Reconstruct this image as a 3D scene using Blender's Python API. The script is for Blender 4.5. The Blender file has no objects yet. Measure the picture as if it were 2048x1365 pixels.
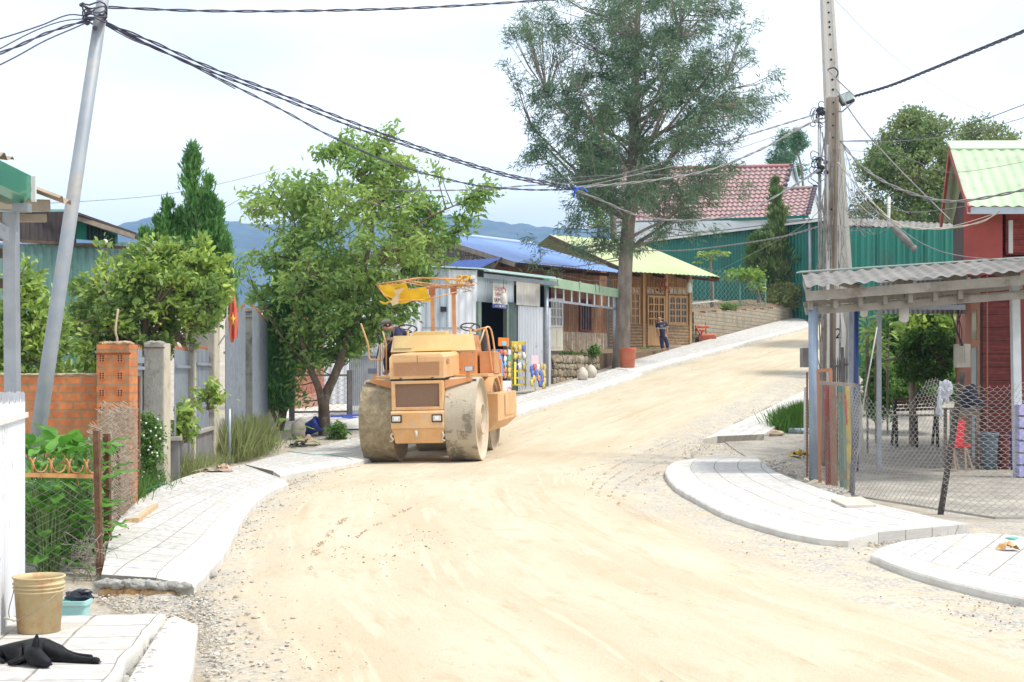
import bpy, bmesh, math, random
import numpy as np
from mathutils import Vector, Matrix, noise as mnoise
R = math.radians
PI = math.pi
random.seed(7)
scene = bpy.context.scene
COL = scene.collection
F, HY, CH = 2844.4, 749.0, 1.7          # focal length in photo pixels, horizon row, eye height
cam_d = bpy.data.cameras.new("camera")
cam = bpy.data.objects.new("camera", cam_d)
COL.objects.link(cam)
cam.location = (0, 0, CH)
cam.rotation_euler = (R(90), 0, 0)
cam_d.lens = 50
cam_d.sensor_width = 36
cam_d.shift_y = 66.5 / 2048
cam_d.clip_start = 0.1
cam_d.clip_end = 9000
scene.camera = cam
SUN_EL, SUN_AZ = 60.0, 104.0             # azimuth measured from +Y (north) towards +X
world = bpy.data.worlds.new("World")
scene.world = world
world.use_nodes = True
wn, wl = world.node_tree.nodes, world.node_tree.links
wn.clear()
wo = wn.new('ShaderNodeOutputWorld')
bg = wn.new('ShaderNodeBackground')
sky = wn.new('ShaderNodeTexSky')
sky.sky_type = 'NISHITA'
sky.sun_disc = False
sky.sun_elevation = R(SUN_EL)
sky.sun_rotation = R(SUN_AZ)
sky.air_density = 1.0
sky.dust_density = 2.5
tc = wn.new('ShaderNodeTexCoord')
mp = wn.new('ShaderNodeMapping')
mp.inputs['Scale'].default_value = (1.0, 1.0, 4.5)
mp.inputs['Location'].default_value = (0.35, 0.2, 0.0)
nz = wn.new('ShaderNodeTexNoise')
nz.inputs['Scale'].default_value = 1.3
nz.inputs['Detail'].default_value = 5
nz.inputs['Roughness'].default_value = 0.45
rp = wn.new('ShaderNodeValToRGB')
rp.color_ramp.elements[0].position = 0.40
rp.color_ramp.elements[0].color = (0.30, 0.30, 0.30, 1)
rp.color_ramp.elements[1].position = 0.62
rp.color_ramp.elements[1].color = (1, 1, 1, 1)
mxs = wn.new('ShaderNodeMixRGB')
mxs.inputs[2].default_value = (10.9, 11.3, 11.6, 1)     # bright thin cloud over the blue
wl.new(tc.outputs['Generated'], mp.inputs['Vector'])
wl.new(mp.outputs[0], nz.inputs['Vector'])
wl.new(nz.outputs['Fac'], rp.inputs[0])
wl.new(rp.outputs[0], mxs.inputs[0])
wl.new(sky.outputs[0], mxs.inputs[1])
wl.new(mxs.outputs[0], bg.inputs[0])
bg.inputs[1].default_value = 0.105
wl.new(bg.outputs[0], wo.inputs[0])
sun_d = bpy.data.lights.new("sun", 'SUN')
sun_d.energy = 2.5
sun_d.angle = R(10.0)
sun_d.color = (1.0, 0.955, 0.88)
sun = bpy.data.objects.new("sun", sun_d)
COL.objects.link(sun)
sv = Vector((math.sin(R(SUN_AZ)) * math.cos(R(SUN_EL)), math.cos(R(SUN_AZ)) * math.cos(R(SUN_EL)), math.sin(R(SUN_EL))))
sun.rotation_euler = sv.to_track_quat('Z', 'Y').to_euler()
sun.location = sv * 60
scene.view_settings.view_transform = 'Standard'
scene.view_settings.look = 'None'
scene.view_settings.gamma = 1
scene.view_settings.exposure = 0.70
def P(px, py, Y):
    return Vector(((px - 1024) / F * Y, Y, CH + (HY - py) / F * Y))
def G(y):
    """height of the ground along the street"""
    if y < 27: return 0.0
    if y < 33: return 0.1 * (y - 27) ** 2 / 12
    if y < 80: return 0.1 * (y - 30)
    if y < 100: return 5.0 + 0.1 * (y - 80) - 0.1 * (y - 80) ** 2 / 40
    return 6.0
def gp(px, py, h=0.0):
    """point on the ground (raised by h) seen at a pixel"""
    lo, hi = 3.0, 95.0
    f = lambda Y: CH + (HY - py) / F * Y - (G(Y) + h)
    a = lo
    step = 0.25
    Y = lo
    while Y < hi:
        if f(Y) <= 0: break
        Y += step
    b, a = Y, Y - step
    for _ in range(24):
        m = (a + b) / 2
        if f(m) > 0: a = m
        else: b = m
    return Vector(((px - 1024) / F * a, a, G(a) + h))
def wm(o):
    m = Matrix.LocRotScale(o.location, o.rotation_euler, o.scale)
    if o.parent:
        m = wm(o.parent) @ o.matrix_parent_inverse @ m
    return m
def tag(o, label=None, cat=None, group=None, kind=None):
    if label: o['label'] = label
    if cat: o['category'] = cat
    if group: o['group'] = group
    if kind: o['kind'] = kind
    return o
def thing(name, label, cat, loc=(0, 0, 0), rz=0.0, group=None, rot=None):
    o = bpy.data.objects.new(name, None)
    COL.objects.link(o)
    o.empty_display_size = 0.2
    o.location = loc
    o.rotation_euler = rot if rot else (0, 0, rz)
    return tag(o, label, cat, group)
def attach(o, parent, local=False):
    o.parent = parent
    if not local:
        o.matrix_parent_inverse = wm(parent).inverted()
def copy_tree(o, parent=None):
    c = o.copy()
    COL.objects.link(c)
    c.parent = parent
    if parent: c.matrix_parent_inverse = o.matrix_parent_inverse.copy()
    for ch in list(o.children):
        copy_tree(ch, c)
    return c
class MB:
    """collects shapes, then links them as ONE mesh object"""
    def __init__(s):
        s.v = []; s.f = []; s.sm = []; s.uv = {}
    def add(s, vs, fs, smooth=False):
        b = len(s.v)
        s.v += [tuple(v) for v in vs]
        for f in fs:
            s.f.append(tuple(i + b for i in f)); s.sm.append(smooth)
        return s
    def quad(s, a, b, c, d):
        return s.add([a, b, c, d], [(0, 1, 2, 3)])
    def box(s, c, size, rot=None):
        x, y, z = size[0] / 2, size[1] / 2, size[2] / 2
        vs = [Vector((i * x, j * y, k * z)) for i in (-1, 1) for j in (-1, 1) for k in (-1, 1)]
        if rot is not None: vs = [rot @ v for v in vs]
        c = Vector(c)
        return s.add([v + c for v in vs], [(0, 1, 3, 2), (4, 6, 7, 5), (0, 4, 5, 1), (2, 3, 7, 6), (0, 2, 6, 4), (1, 5, 7, 3)])
    def b2(s, a, b):
        return s.box([(a[i] + b[i]) / 2 for i in range(3)], [abs(a[i] - b[i]) for i in range(3)])
    def hexa(s, q, w):
        """q: four points, w: thickness vector"""
        w = Vector(w); q = [Vector(p) for p in q]
        return s.add(q + [p + w for p in q], [(0, 3, 2, 1), (4, 5, 6, 7), (0, 1, 5, 4), (1, 2, 6, 5), (2, 3, 7, 6), (3, 0, 4, 7)])
    def prism(s, poly, z0, z1):
        n = len(poly)
        vs = [(p[0], p[1], z0) for p in poly] + [(p[0], p[1], z1) for p in poly]
        fs = [tuple(range(n - 1, -1, -1)), tuple(range(n, 2 * n))] + [(i, (i + 1) % n, n + (i + 1) % n, n + i) for i in range(n)]
        return s.add(vs, fs)
    def beam(s, a, b, w, h=None, up=(0, 0, 1)):
        a = Vector(a); b = Vector(b); h = h or w
        d = (b - a).normalized(); u = Vector(up)
        if abs(d.dot(u)) > 0.98: u = Vector((0, 1, 0))
        x = d.cross(u).normalized(); u = x.cross(d).normalized()
        q = [a + x * w / 2 * i + u * h / 2 * j for i, j in ((-1, -1), (1, -1), (1, 1), (-1, 1))]
        return s.hexa(q, b - a)
    def tube(s, pts, r, n=8, caps=True, smooth=True):
        pts = [Vector(p) for p in pts]
        rs = r if isinstance(r, (list, tuple)) else [r] * len(pts)
        m = len(pts)
        t0 = (pts[1] - pts[0]).normalized()
        u = Vector((0, 0, 1)) if abs(t0.z) < 0.9 else Vector((1, 0, 0))
        u = (u - t0 * u.dot(t0)).normalized()
        vs = []
        for i in range(m):
            t = (pts[min(i + 1, m - 1)] - pts[max(i - 1, 0)])
            t = t.normalized() if t.length > 1e-9 else t0
            u = u - t * u.dot(t)
            u = u.normalized() if u.length > 1e-6 else t.orthogonal().normalized()
            w = t.cross(u)
            for k in range(n):
                a = 2 * PI * k / n
                vs.append(pts[i] + (u * math.cos(a) + w * math.sin(a)) * rs[i])
        fs = [(i * n + k, i * n + (k + 1) % n, (i + 1) * n + (k + 1) % n, (i + 1) * n + k) for i in range(m - 1) for k in range(n)]
        s.add(vs, fs, smooth)
        if caps:
            b = len(s.v) - m * n
            s.f.append(tuple(b + k for k in range(n - 1, -1, -1))); s.sm.append(False)
            s.f.append(tuple(b + (m - 1) * n + k for k in range(n))); s.sm.append(False)
        return s
    def cyl(s, a, b, r, n=20, r2=None):
        return s.tube([a, b], [r, r if r2 is None else r2], n)
    def lathe(s, prof, c=(0, 0, 0), n=28, M=None, smooth=True):
        """prof: [(radius, height)...] turned about z at c"""
        c = Vector(c); vs = []
        for r, h in prof:
            for k in range(n):
                a = 2 * PI * k / n
                p = Vector((r * math.cos(a), r * math.sin(a), h))
                if M is not None: p = M @ p
                vs.append(p + c)
        m = len(prof)
        fs = [(i * n + k, i * n + (k + 1) % n, (i + 1) * n + (k + 1) % n, (i + 1) * n + k) for i in range(m - 1) for k in range(n)]
        return s.add(vs, fs, smooth)
    def blob(s, c, r, seed=0, sub=2, rough=0.15, M=None, sq=1.0):
        bm = bmesh.new(); bmesh.ops.create_icosphere(bm, subdivisions=sub, radius=1)
        c = Vector(c); r = r if hasattr(r, '__len__') else (r, r, r)
        vs = []
        for v in bm.verts:
            k = 1 + rough * mnoise.noise(v.co * 1.7 + Vector((seed * 3.1, seed, 0)))
            w = [math.copysign(abs(t) ** sq, t) for t in v.co] if sq != 1 else v.co
            p = Vector((w[0] * r[0] * k, w[1] * r[1] * k, w[2] * r[2] * k))
            if M is not None: p = M @ p
            vs.append(p + c)
        fs = [tuple(v.index for v in f.verts) for f in bm.faces]
        bm.free()
        return s.add(vs, fs, sub > 1)
    def corr(s, o, U, V, pitch=0.18, amp=0.02, nu=1, flat=0.0, thick=0.0):
        """ribbed sheet: ribs run along U, waves across V"""
        o = Vector(o); U = Vector(U); V = Vector(V)
        nrm = U.cross(V).normalized()
        L = V.length; n = max(4, int(L / pitch * 8)); vs = []
        for i in range(nu + 1):
            for k in range(n + 1):
                t = k / n; w = math.sin(2 * PI * t * L / pitch)
                if flat: w = max(-1, min(1, w * flat))
                vs.append(o + U * (i / nu) + V * t + nrm * (amp * w))
        fs = [(i * (n + 1) + k, i * (n + 1) + k + 1, (i + 1) * (n + 1) + k + 1, (i + 1) * (n + 1) + k) for i in range(nu) for k in range(n)]
        return s.add(vs, fs, not flat)
    def build(s, name, m, parent=None, local=False, bevel=0.0, label=None):
        me = bpy.data.meshes.new(name)
        me.from_pydata(s.v, [], s.f)
        me.polygons.foreach_set('use_smooth', s.sm)
        if m is not None: me.materials.append(m)
        me.validate()
        me.update()
        o = bpy.data.objects.new(name, me)
        COL.objects.link(o)
        if parent is None:
            xs = np.array(s.v, dtype=float)
            if len(xs):
                mn, mx = xs.min(0), xs.max(0)
                c = Vector(((mn[0] + mx[0]) / 2, (mn[1] + mx[1]) / 2, mn[2]))
                me.transform(Matrix.Translation(-c)); o.location = c
        else:
            attach(o, parent, local)
        if bevel:
            b = o.modifiers.new('bevel', 'BEVEL'); b.width = bevel; b.segments = 2; b.limit_method = 'ANGLE'; b.angle_limit = R(40)
        if label: o['label'] = label
        return o
def catmull(pts, n=8):
    pts = [Vector(p) for p in pts]
    out = []
    for i in range(len(pts) - 1):
        p0 = pts[max(i - 1, 0)]; p1 = pts[i]; p2 = pts[i + 1]; p3 = pts[min(i + 2, len(pts) - 1)]
        for k in range(n):
            t = k / n
            out.append(0.5 * ((2 * p1) + (p2 - p0) * t + (2 * p0 - 5 * p1 + 4 * p2 - p3) * t * t + (-p0 + 3 * p1 - 3 * p2 + p3) * t ** 3))
    out.append(pts[-1])
    return out
def resample(pts, n):
    pts = [Vector(p) for p in pts]
    L = [0]
    for a, b in zip(pts, pts[1:]): L.append(L[-1] + (b - a).length)
    out = []
    j = 0
    for i in range(n):
        d = L[-1] * i / (n - 1)
        while j < len(pts) - 2 and L[j + 1] < d: j += 1
        t = (d - L[j]) / max(1e-9, L[j + 1] - L[j])
        out.append(pts[j].lerp(pts[j + 1], min(1, max(0, t))))
    return out
class Wall:
    """a vertical plane through two ground points; s along it, z up, d towards the camera"""
    def __init__(s, A, B):
        s.A = Vector((A[0], A[1], 0)); s.B = Vector((B[0], B[1], 0))
        s.u = (s.B - s.A).normalized()
        n = Vector((-s.u.y, s.u.x, 0))
        mid = (s.A + s.B) / 2
        if n.dot(-mid) < 0: n = -n
        s.n = n; s.L = (s.B - s.A).length
    def p(s, a, z, d=0.0):
        q = s.A + s.u * a + s.n * d
        return Vector((q.x, q.y, z))
    def hit(s, px, py, d=0.0):
        A = s.A + s.n * d
        dx = (px - 1024) / F
        t = s.n.dot(A) / (s.n.x * dx + s.n.y)
        q = Vector((dx * t, t, 0))
        return (q - A).dot(s.u), CH + (HY - py) / F * t
    def rect(s, x0, y0, x1, y1):
        a0, _ = s.hit(x0, y0); a1, _ = s.hit(x1, y1)
        _, z1 = s.hit((x0 + x1) / 2, y0); _, z0 = s.hit((x0 + x1) / 2, y1)
        return min(a0, a1), max(a0, a1), z0, z1
    def box(s, mb, a0, a1, z0, z1, d0, d1):
        q = [s.p(a0, z0, d0), s.p(a1, z0, d0), s.p(a1, z1, d0), s.p(a0, z1, d0)]
        return mb.hexa(q, s.n * (d1 - d0))
MATS = {}
def mat(name, c1, c2=None, scale=6.0, rough=0.8, metal=0.0, bump=0.0, bscale=40.0, c3=None, s3=1.2, p3=(0.55, 0.68),
        stretch=(1, 1, 1), island=None, transl=0.0, spec=None, coords='Object', detail=5, p2=(0.38, 0.64), alpha=None):
    if name in MATS: return MATS[name]
    m = bpy.data.materials.new(name); m.use_nodes = True
    nt = m.node_tree; n, l = nt.nodes, nt.links
    bs = n['Principled BSDF']
    bs.inputs['Roughness'].default_value = rough
    bs.inputs['Metallic'].default_value = metal
    if spec is not None: bs.inputs['Specular IOR Level'].default_value = spec
    t = n.new('ShaderNodeTexCoord'); mp = n.new('ShaderNodeMapping'); mp.inputs['Scale'].default_value = stretch
    l.new(t.outputs[coords], mp.inputs[0])
    col = None
    def rgba(c): return (c[0], c[1], c[2], 1)
    if island:
        g = n.new('ShaderNodeNewGeometry'); r = n.new('ShaderNodeValToRGB')
        l.new(g.outputs['Random Per Island'], r.inputs[0])
        els = r.color_ramp.elements
        for i, c in enumerate(island):
            if i < 2: els[i].position = i / (len(island) - 1); els[i].color = rgba(c)
            else: e = els.new(i / (len(island) - 1)); e.color = rgba(c)
        for i, c in enumerate(island): els[i].position = i / (len(island) - 1); els[i].color = rgba(c)
        col = r.outputs[0]
        if c2 is not None:
            nn = n.new('ShaderNodeTexNoise'); nn.inputs['Scale'].default_value = scale; nn.inputs['Detail'].default_value = 2
            l.new(mp.outputs[0], nn.inputs['Vector'])
            rr = n.new('ShaderNodeValToRGB'); rr.color_ramp.elements[0].position = p2[0]; rr.color_ramp.elements[1].position = p2[1]
            l.new(nn.outputs['Fac'], rr.inputs[0])
            mx = n.new('ShaderNodeMixRGB'); mx.blend_type = 'MIX'; mx.inputs[2].default_value = rgba(c2)
            mm = n.new('ShaderNodeMath'); mm.operation = 'MULTIPLY'; mm.inputs[1].default_value = 0.75
            l.new(rr.outputs[0], mm.inputs[0]); l.new(mm.outputs[0], mx.inputs[0]); l.new(col, mx.inputs[1]); col = mx.outputs[0]
    elif c2 is not None:
        nn = n.new('ShaderNodeTexNoise'); nn.inputs['Scale'].default_value = scale; nn.inputs['Detail'].default_value = detail
        nn.inputs['Roughness'].default_value = 0.6
        l.new(mp.outputs[0], nn.inputs['Vector'])
        r = n.new('ShaderNodeValToRGB')
        r.color_ramp.elements[0].position = p2[0]; r.color_ramp.elements[1].position = p2[1]
        r.color_ramp.elements[0].color = rgba(c1); r.color_ramp.elements[1].color = rgba(c2)
        l.new(nn.outputs['Fac'], r.inputs[0]); col = r.outputs[0]
    else:
        bs.inputs['Base Color'].default_value = rgba(c1)
    if c3 is not None:
        n3 = n.new('ShaderNodeTexNoise'); n3.inputs['Scale'].default_value = s3; n3.inputs['Detail'].default_value = 8
        n3.inputs['Roughness'].default_value = 0.7
        l.new(t.outputs[coords], n3.inputs['Vector'])
        r3 = n.new('ShaderNodeValToRGB'); r3.color_ramp.elements[0].position = p3[0]; r3.color_ramp.elements[1].position = p3[1]
        l.new(n3.outputs['Fac'], r3.inputs[0])
        mx = n.new('ShaderNodeMixRGB'); mx.inputs[2].default_value = rgba(c3)
        l.new(r3.outputs[0], mx.inputs[0])
        if col is not None: l.new(col, mx.inputs[1])
        else: mx.inputs[1].default_value = rgba(c1)
        col = mx.outputs[0]
    if col is not None: l.new(col, bs.inputs['Base Color'])
    if bump:
        nb = n.new('ShaderNodeTexNoise'); nb.inputs['Scale'].default_value = bscale; nb.inputs['Detail'].default_value = 6
        l.new(mp.outputs[0], nb.inputs['Vector'])
        bp = n.new('ShaderNodeBump'); bp.inputs['Strength'].default_value = bump; bp.inputs['Distance'].default_value = 0.02
        l.new(nb.outputs['Fac'], bp.inputs['Height']); l.new(bp.outputs[0], bs.inputs['Normal'])
    if transl:
        tr = n.new('ShaderNodeBsdfTranslucent')
        if col is not None: l.new(col, tr.inputs[0])
        else: tr.inputs[0].default_value = rgba(c1)
        ms = n.new('ShaderNodeMixShader'); ms.inputs[0].default_value = transl
        l.new(bs.outputs[0], ms.inputs[1]); l.new(tr.outputs[0], ms.inputs[2])
        l.new(ms.outputs[0], n['Material Output'].inputs[0])
    if alpha is not None:
        tp = n.new('ShaderNodeBsdfTransparent'); ms = n.new('ShaderNodeMixShader'); ms.inputs[0].default_value = alpha
        l.new(tp.outputs[0], ms.inputs[1]); l.new(bs.outputs[0], ms.inputs[2]); l.new(ms.outputs[0], n['Material Output'].inputs[0])
    MATS[name] = m
    return m
def brick_mat(name, c1, c2, mortar, bw, bh, ms=0.012, bump=0.5, stain=None, axis='xz', offs=0.5, rough=0.9, smooth=0.1, warp=0.0):
    """bricks measured in metres; axis says which object axes carry the courses ('uv' uses the mesh's own metres)"""
    if name in MATS: return MATS[name]
    m = bpy.data.materials.new(name); m.use_nodes = True
    nt = m.node_tree; n, l = nt.nodes, nt.links
    bs = n['Principled BSDF']; bs.inputs['Roughness'].default_value = rough
    t = n.new('ShaderNodeTexCoord')
    sp = n.new('ShaderNodeSeparateXYZ'); cb = n.new('ShaderNodeCombineXYZ')
    src = t.outputs['UV'] if axis == 'uv' else t.outputs['Object']
    if warp:
        wn_ = n.new('ShaderNodeTexNoise'); wn_.inputs['Scale'].default_value = 3.0
        l.new(src, wn_.inputs['Vector'])
        va = n.new('ShaderNodeVectorMath'); va.operation = 'SCALE'; va.inputs['Scale'].default_value = warp
        l.new(wn_.outputs['Color'], va.inputs[0])
        vb = n.new('ShaderNodeVectorMath'); vb.operation = 'ADD'
        l.new(src, vb.inputs[0]); l.new(va.outputs[0], vb.inputs[1]); src2 = vb.outputs[0]
    else: src2 = src
    l.new(src2, sp.inputs[0])
    ax = {'x': 0, 'y': 1, 'z': 2}
    a, b = (0, 1) if axis == 'uv' else (ax[axis[0]], ax[axis[1]])
    l.new(sp.outputs[a], cb.inputs[0]); l.new(sp.outputs[b], cb.inputs[1])
    br = n.new('ShaderNodeTexBrick')
    br.offset = offs
    br.inputs['Color1'].default_value = (*c1, 1); br.inputs['Color2'].default_value = (*c2, 1); br.inputs['Mortar'].default_value = (*mortar, 1)
    br.inputs['Scale'].default_value = 1; br.inputs['Mortar Size'].default_value = ms; br.inputs['Mortar Smooth'].default_value = smooth
    br.inputs['Brick Width'].default_value = bw; br.inputs['Row Height'].default_value = bh; br.inputs['Bias'].default_value = 0
    l.new(cb.outputs[0], br.inputs['Vector'])
    col = br.outputs['Color']
    nz = n.new('ShaderNodeTexNoise'); nz.inputs['Scale'].default_value = 9; nz.inputs['Detail'].default_value = 8
    l.new(src, nz.inputs['Vector'])
    rr = n.new('ShaderNodeValToRGB'); rr.color_ramp.elements[0].color = (0.72, 0.72, 0.72, 1); rr.color_ramp.elements[1].color = (1.15, 1.12, 1.08, 1)
    rr.color_ramp.elements[0].position = .3; rr.color_ramp.elements[1].position = .7
    l.new(nz.outputs['Fac'], rr.inputs[0])
    mu = n.new('ShaderNodeMixRGB'); mu.blend_type = 'MULTIPLY'; mu.inputs[0].default_value = 1
    l.new(col, mu.inputs[1]); l.new(rr.outputs[0], mu.inputs[2]); col = mu.outputs[0]
    if stain:
        n3 = n.new('ShaderNodeTexNoise'); n3.inputs['Scale'].default_value = 1.3; n3.inputs['Detail'].default_value = 9; n3.inputs['Roughness'].default_value = 0.7
        l.new(src, n3.inputs['Vector'])
        r3 = n.new('ShaderNodeValToRGB'); r3.color_ramp.elements[0].position = 0.52; r3.color_ramp.elements[1].position = 0.64
        l.new(n3.outputs['Fac'], r3.inputs[0])
        mx = n.new('ShaderNodeMixRGB'); mx.inputs[2].default_value = (*stain, 1)
        l.new(r3.outputs[0], mx.inputs[0]); l.new(col, mx.inputs[1]); col = mx.outputs[0]
    l.new(col, bs.inputs['Base Color'])
    if bump:
        inv = n.new('ShaderNodeMath'); inv.operation = 'SUBTRACT'; inv.inputs[0].default_value = 1.0
        l.new(br.outputs['Fac'], inv.inputs[1])
        ad = n.new('ShaderNodeMath'); ad.operation = 'MULTIPLY_ADD'; ad.inputs[1].default_value = 0.35
        l.new(nz.outputs['Fac'], ad.inputs[0]); l.new(inv.outputs[0], ad.inputs[2])
        bp = n.new('ShaderNodeBump'); bp.inputs['Strength'].default_value = bump; bp.inputs['Distance'].default_value = 0.015
        l.new(ad.outputs[0], bp.inputs['Height']); l.new(bp.outputs[0], bs.inputs['Normal'])
    MATS[name] = m
    return m
def plank_mat(name, c1, c2, width=0.12, axis='x', rough=0.75, dark=(0.03, 0.02, 0.012), gap=0.006, stain=None, wear=None):
    """boards of a given width side by side along an object axis"""
    if name in MATS: return MATS[name]
    other = {'x': 'xz', 'y': 'yz', 'z': 'zx'}[axis]
    m = brick_mat(name, c1, c2, dark, width, 6.0, gap, 0.6, stain, other, 0.37, rough)
    nt = m.node_tree; n, l = nt.nodes, nt.links
    bs = n['Principled BSDF']
    old = bs.inputs['Base Color'].links[0].from_socket
    t = n.new('ShaderNodeTexCoord'); mp_ = n.new('ShaderNodeMapping')
    mp_.inputs['Scale'].default_value = (2, 2, 30) if axis == 'z' else (30, 30, 1.4)
    if axis == 'z': mp_.inputs['Scale'].default_value = (1.2, 1.2, 40)
    l.new(t.outputs['Object'], mp_.inputs[0])
    nz = n.new('ShaderNodeTexNoise'); nz.inputs['Scale'].default_value = 1.0; nz.inputs['Detail'].default_value = 6
    l.new(mp_.outputs[0], nz.inputs['Vector'])
    rr = n.new('ShaderNodeValToRGB'); rr.color_ramp.elements[0].color = (0.5, 0.48, 0.45, 1); rr.color_ramp.elements[1].color = (1.2, 1.2, 1.2, 1)
    rr.color_ramp.elements[0].position = .3; rr.color_ramp.elements[1].position = .65
    l.new(nz.outputs['Fac'], rr.inputs[0])
    mu = n.new('ShaderNodeMixRGB'); mu.blend_type = 'MULTIPLY'; mu.inputs[0].default_value = 1
    l.new(old, mu.inputs[1]); l.new(rr.outputs[0], mu.inputs[2])
    l.new(mu.outputs[0], bs.inputs['Base Color'])
    return m
def text_mesh(body, size, m, parent, loc, rot, sx=1.0, local=False, name='lettering'):
    """flat raised lettering turned into a plain mesh"""
    c = bpy.data.curves.new('tmp', 'FONT'); c.body = body; c.size = size; c.align_x = 'CENTER'; c.align_y = 'CENTER'; c.extrude = .0012; c.resolution_u = 3
    t = bpy.data.objects.new('tmp', c); COL.objects.link(t)
    me = bpy.data.meshes.new_from_object(t); bpy.data.objects.remove(t); bpy.data.curves.remove(c)
    me.name = name; me.materials.clear(); me.materials.append(m)
    o = bpy.data.objects.new(name, me); COL.objects.link(o); attach(o, parent, local)
    o.location = loc; o.rotation_euler = rot; o.scale = (sx, 1, 1); return o
# ================================================================ SETTING: ground, road, pavements, hills
def ground_mat(name, kind):
    m = bpy.data.materials.new(name); m.use_nodes = True
    nt = m.node_tree; n, l = nt.nodes, nt.links
    bs = n['Principled BSDF']; bs.inputs['Roughness'].default_value = 0.95
    bs.inputs['Specular IOR Level'].default_value = 0.2
    t = n.new('ShaderNodeTexCoord')
    def noise(scale, vec=None, detail=8, rough=0.6, st=(1, 1, 1)):
        mp = n.new('ShaderNodeMapping'); mp.inputs['Scale'].default_value = st
        l.new(vec or t.outputs['Object'], mp.inputs[0])
        k = n.new('ShaderNodeTexNoise'); k.inputs['Scale'].default_value = scale; k.inputs['Detail'].default_value = detail; k.inputs['Roughness'].default_value = rough
        l.new(mp.outputs[0], k.inputs['Vector']); return k.outputs['Fac']
    def ramp(v, a, b, ca=(0, 0, 0), cb=(1, 1, 1)):
        r = n.new('ShaderNodeValToRGB'); r.color_ramp.elements[0].position = a; r.color_ramp.elements[1].position = b
        r.color_ramp.elements[0].color = (*ca, 1); r.color_ramp.elements[1].color = (*cb, 1); l.new(v, r.inputs[0]); return r.outputs[0]
    def mix(f, a, b, typ='MIX'):
        k = n.new('ShaderNodeMixRGB'); k.blend_type = typ
        for i, s in ((0, f), (1, a), (2, b)):
            if isinstance(s, tuple): k.inputs[i].default_value = (*s, 1)
            elif isinstance(s, float): k.inputs[i].default_value = s
            else: l.new(s, k.inputs[i])
        return k.outputs[0]
    def math_(op, a, b=None, c=None):
        k = n.new('ShaderNodeMath'); k.operation = op
        for i, s in enumerate((a, b, c)):
            if s is None: continue
            if isinstance(s, (int, float)): k.inputs[i].default_value = s
            else: l.new(s, k.inputs[i])
        return k.outputs[0]
    if kind == 'road':
        uv = t.outputs['UV']
        base = mix(ramp(noise(1.1, uv, 6, 0.55, (1.0, 0.22, 1)), 0.38, 0.62), (0.52, 0.435, 0.305), (0.585, 0.51, 0.38))
        base = mix(ramp(noise(5, uv, 9, 0.7, (1, 0.25, 1)), 0.54, 0.78), base, (0.44, 0.335, 0.20))
        base = mix(math_('MULTIPLY', ramp(noise(34, uv, 3, 0.7), 0.56, 0.70), 0.35), base, (0.38, 0.28, 0.165))
        base = mix(math_('MULTIPLY', ramp(noise(60, uv, 2, 0.6), 0.60, 0.68), 0.45), base, (0.66, 0.62, 0.54))
        st = ramp(noise(2.6, uv, 4, 0.6, (1.0, 0.035, 1)), 0.60, 0.70)
        tr = ramp(noise(7.0, uv, 3, 0.6, (1.0, 0.06, 1)), 0.56, 0.66)
        base = mix(math_('MULTIPLY', st, 0.4), base, (0.42, 0.30, 0.16))
        base = mix(math_('MULTIPLY', tr, 0.5), base, (0.66, 0.58, 0.44))
        patch = ramp(noise(0.9, uv, 9, 0.72, (1, 0.6, 1)), 0.60, 0.66)
        base = mix(math_('MULTIPLY', patch, 0.22), base, (0.31, 0.20, 0.10))
        sp = n.new('ShaderNodeSeparateXYZ'); l.new(uv, sp.inputs[0])
        half = math_('ABSOLUTE', math_('SUBTRACT', sp.outputs[0], 2.75))
        edge = ramp(math_('ADD', half, math_('MULTIPLY', noise(0.9, uv, 7, 0.65), 1.7)), 0.62, 0.80)
        e2 = n.new('ShaderNodeMapRange'); l.new(math_('ADD', half, math_('MULTIPLY', noise(0.8, uv, 8, 0.7, (1, 0.6, 1)), 2.2)), e2.inputs[0])
        e2.inputs[1].default_value = 3.05; e2.inputs[2].default_value = 3.75
        g = mix(ramp(noise(26, None, 4, 0.7), 0.40, 0.62), (0.30, 0.275, 0.235), (0.60, 0.57, 0.51))
        fac = math_('MULTIPLY', e2.outputs[0], ramp(noise(3.2, None, 8, 0.75), 0.40, 0.56))
        base = mix(fac, base, g)
    else:
        base = mix(ramp(noise(1.3), 0.38, 0.62), (0.38, 0.315, 0.22), (0.50, 0.44, 0.34))
        g = mix(ramp(noise(24, None, 4, 0.7), 0.38, 0.62), (0.25, 0.23, 0.20), (0.54, 0.51, 0.46))
        base = mix(ramp(noise(2.1, None, 8, 0.75), 0.42, 0.58), base, g)
        if kind == 'ground':
            sp = n.new('ShaderNodeSeparateXYZ'); l.new(t.outputs['Object'], sp.inputs[0])
            ln = n.new('ShaderNodeVectorMath'); ln.operation = 'LENGTH'; l.new(t.outputs['Object'], ln.inputs[0])
            mr = n.new('ShaderNodeMapRange'); l.new(ln.outputs['Value'], mr.inputs[0])
            mr.inputs[1].default_value = 95; mr.inputs[2].default_value = 130
            gr = mix(ramp(noise(0.05), 0.4, 0.6), (0.05, 0.075, 0.03), (0.10, 0.12, 0.05))
            base = mix(mr.outputs[0], base, gr)
    l.new(base, bs.inputs['Base Color'])
    b1 = noise(55, None, 5, 0.7); b2 = noise(9, None, 6, 0.6)
    h = math_('MULTIPLY_ADD', b2, 1.6, b1)
    bp = n.new('ShaderNodeBump'); bp.inputs['Strength'].default_value = 0.55; bp.inputs['Distance'].default_value = 0.02
    l.new(h, bp.inputs['Height']); l.new(bp.outputs[0], bs.inputs['Normal'])
    return m
M_ROAD = ground_mat('dirt_road', 'road')
M_GROUND = ground_mat('village_ground', 'ground')
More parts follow.
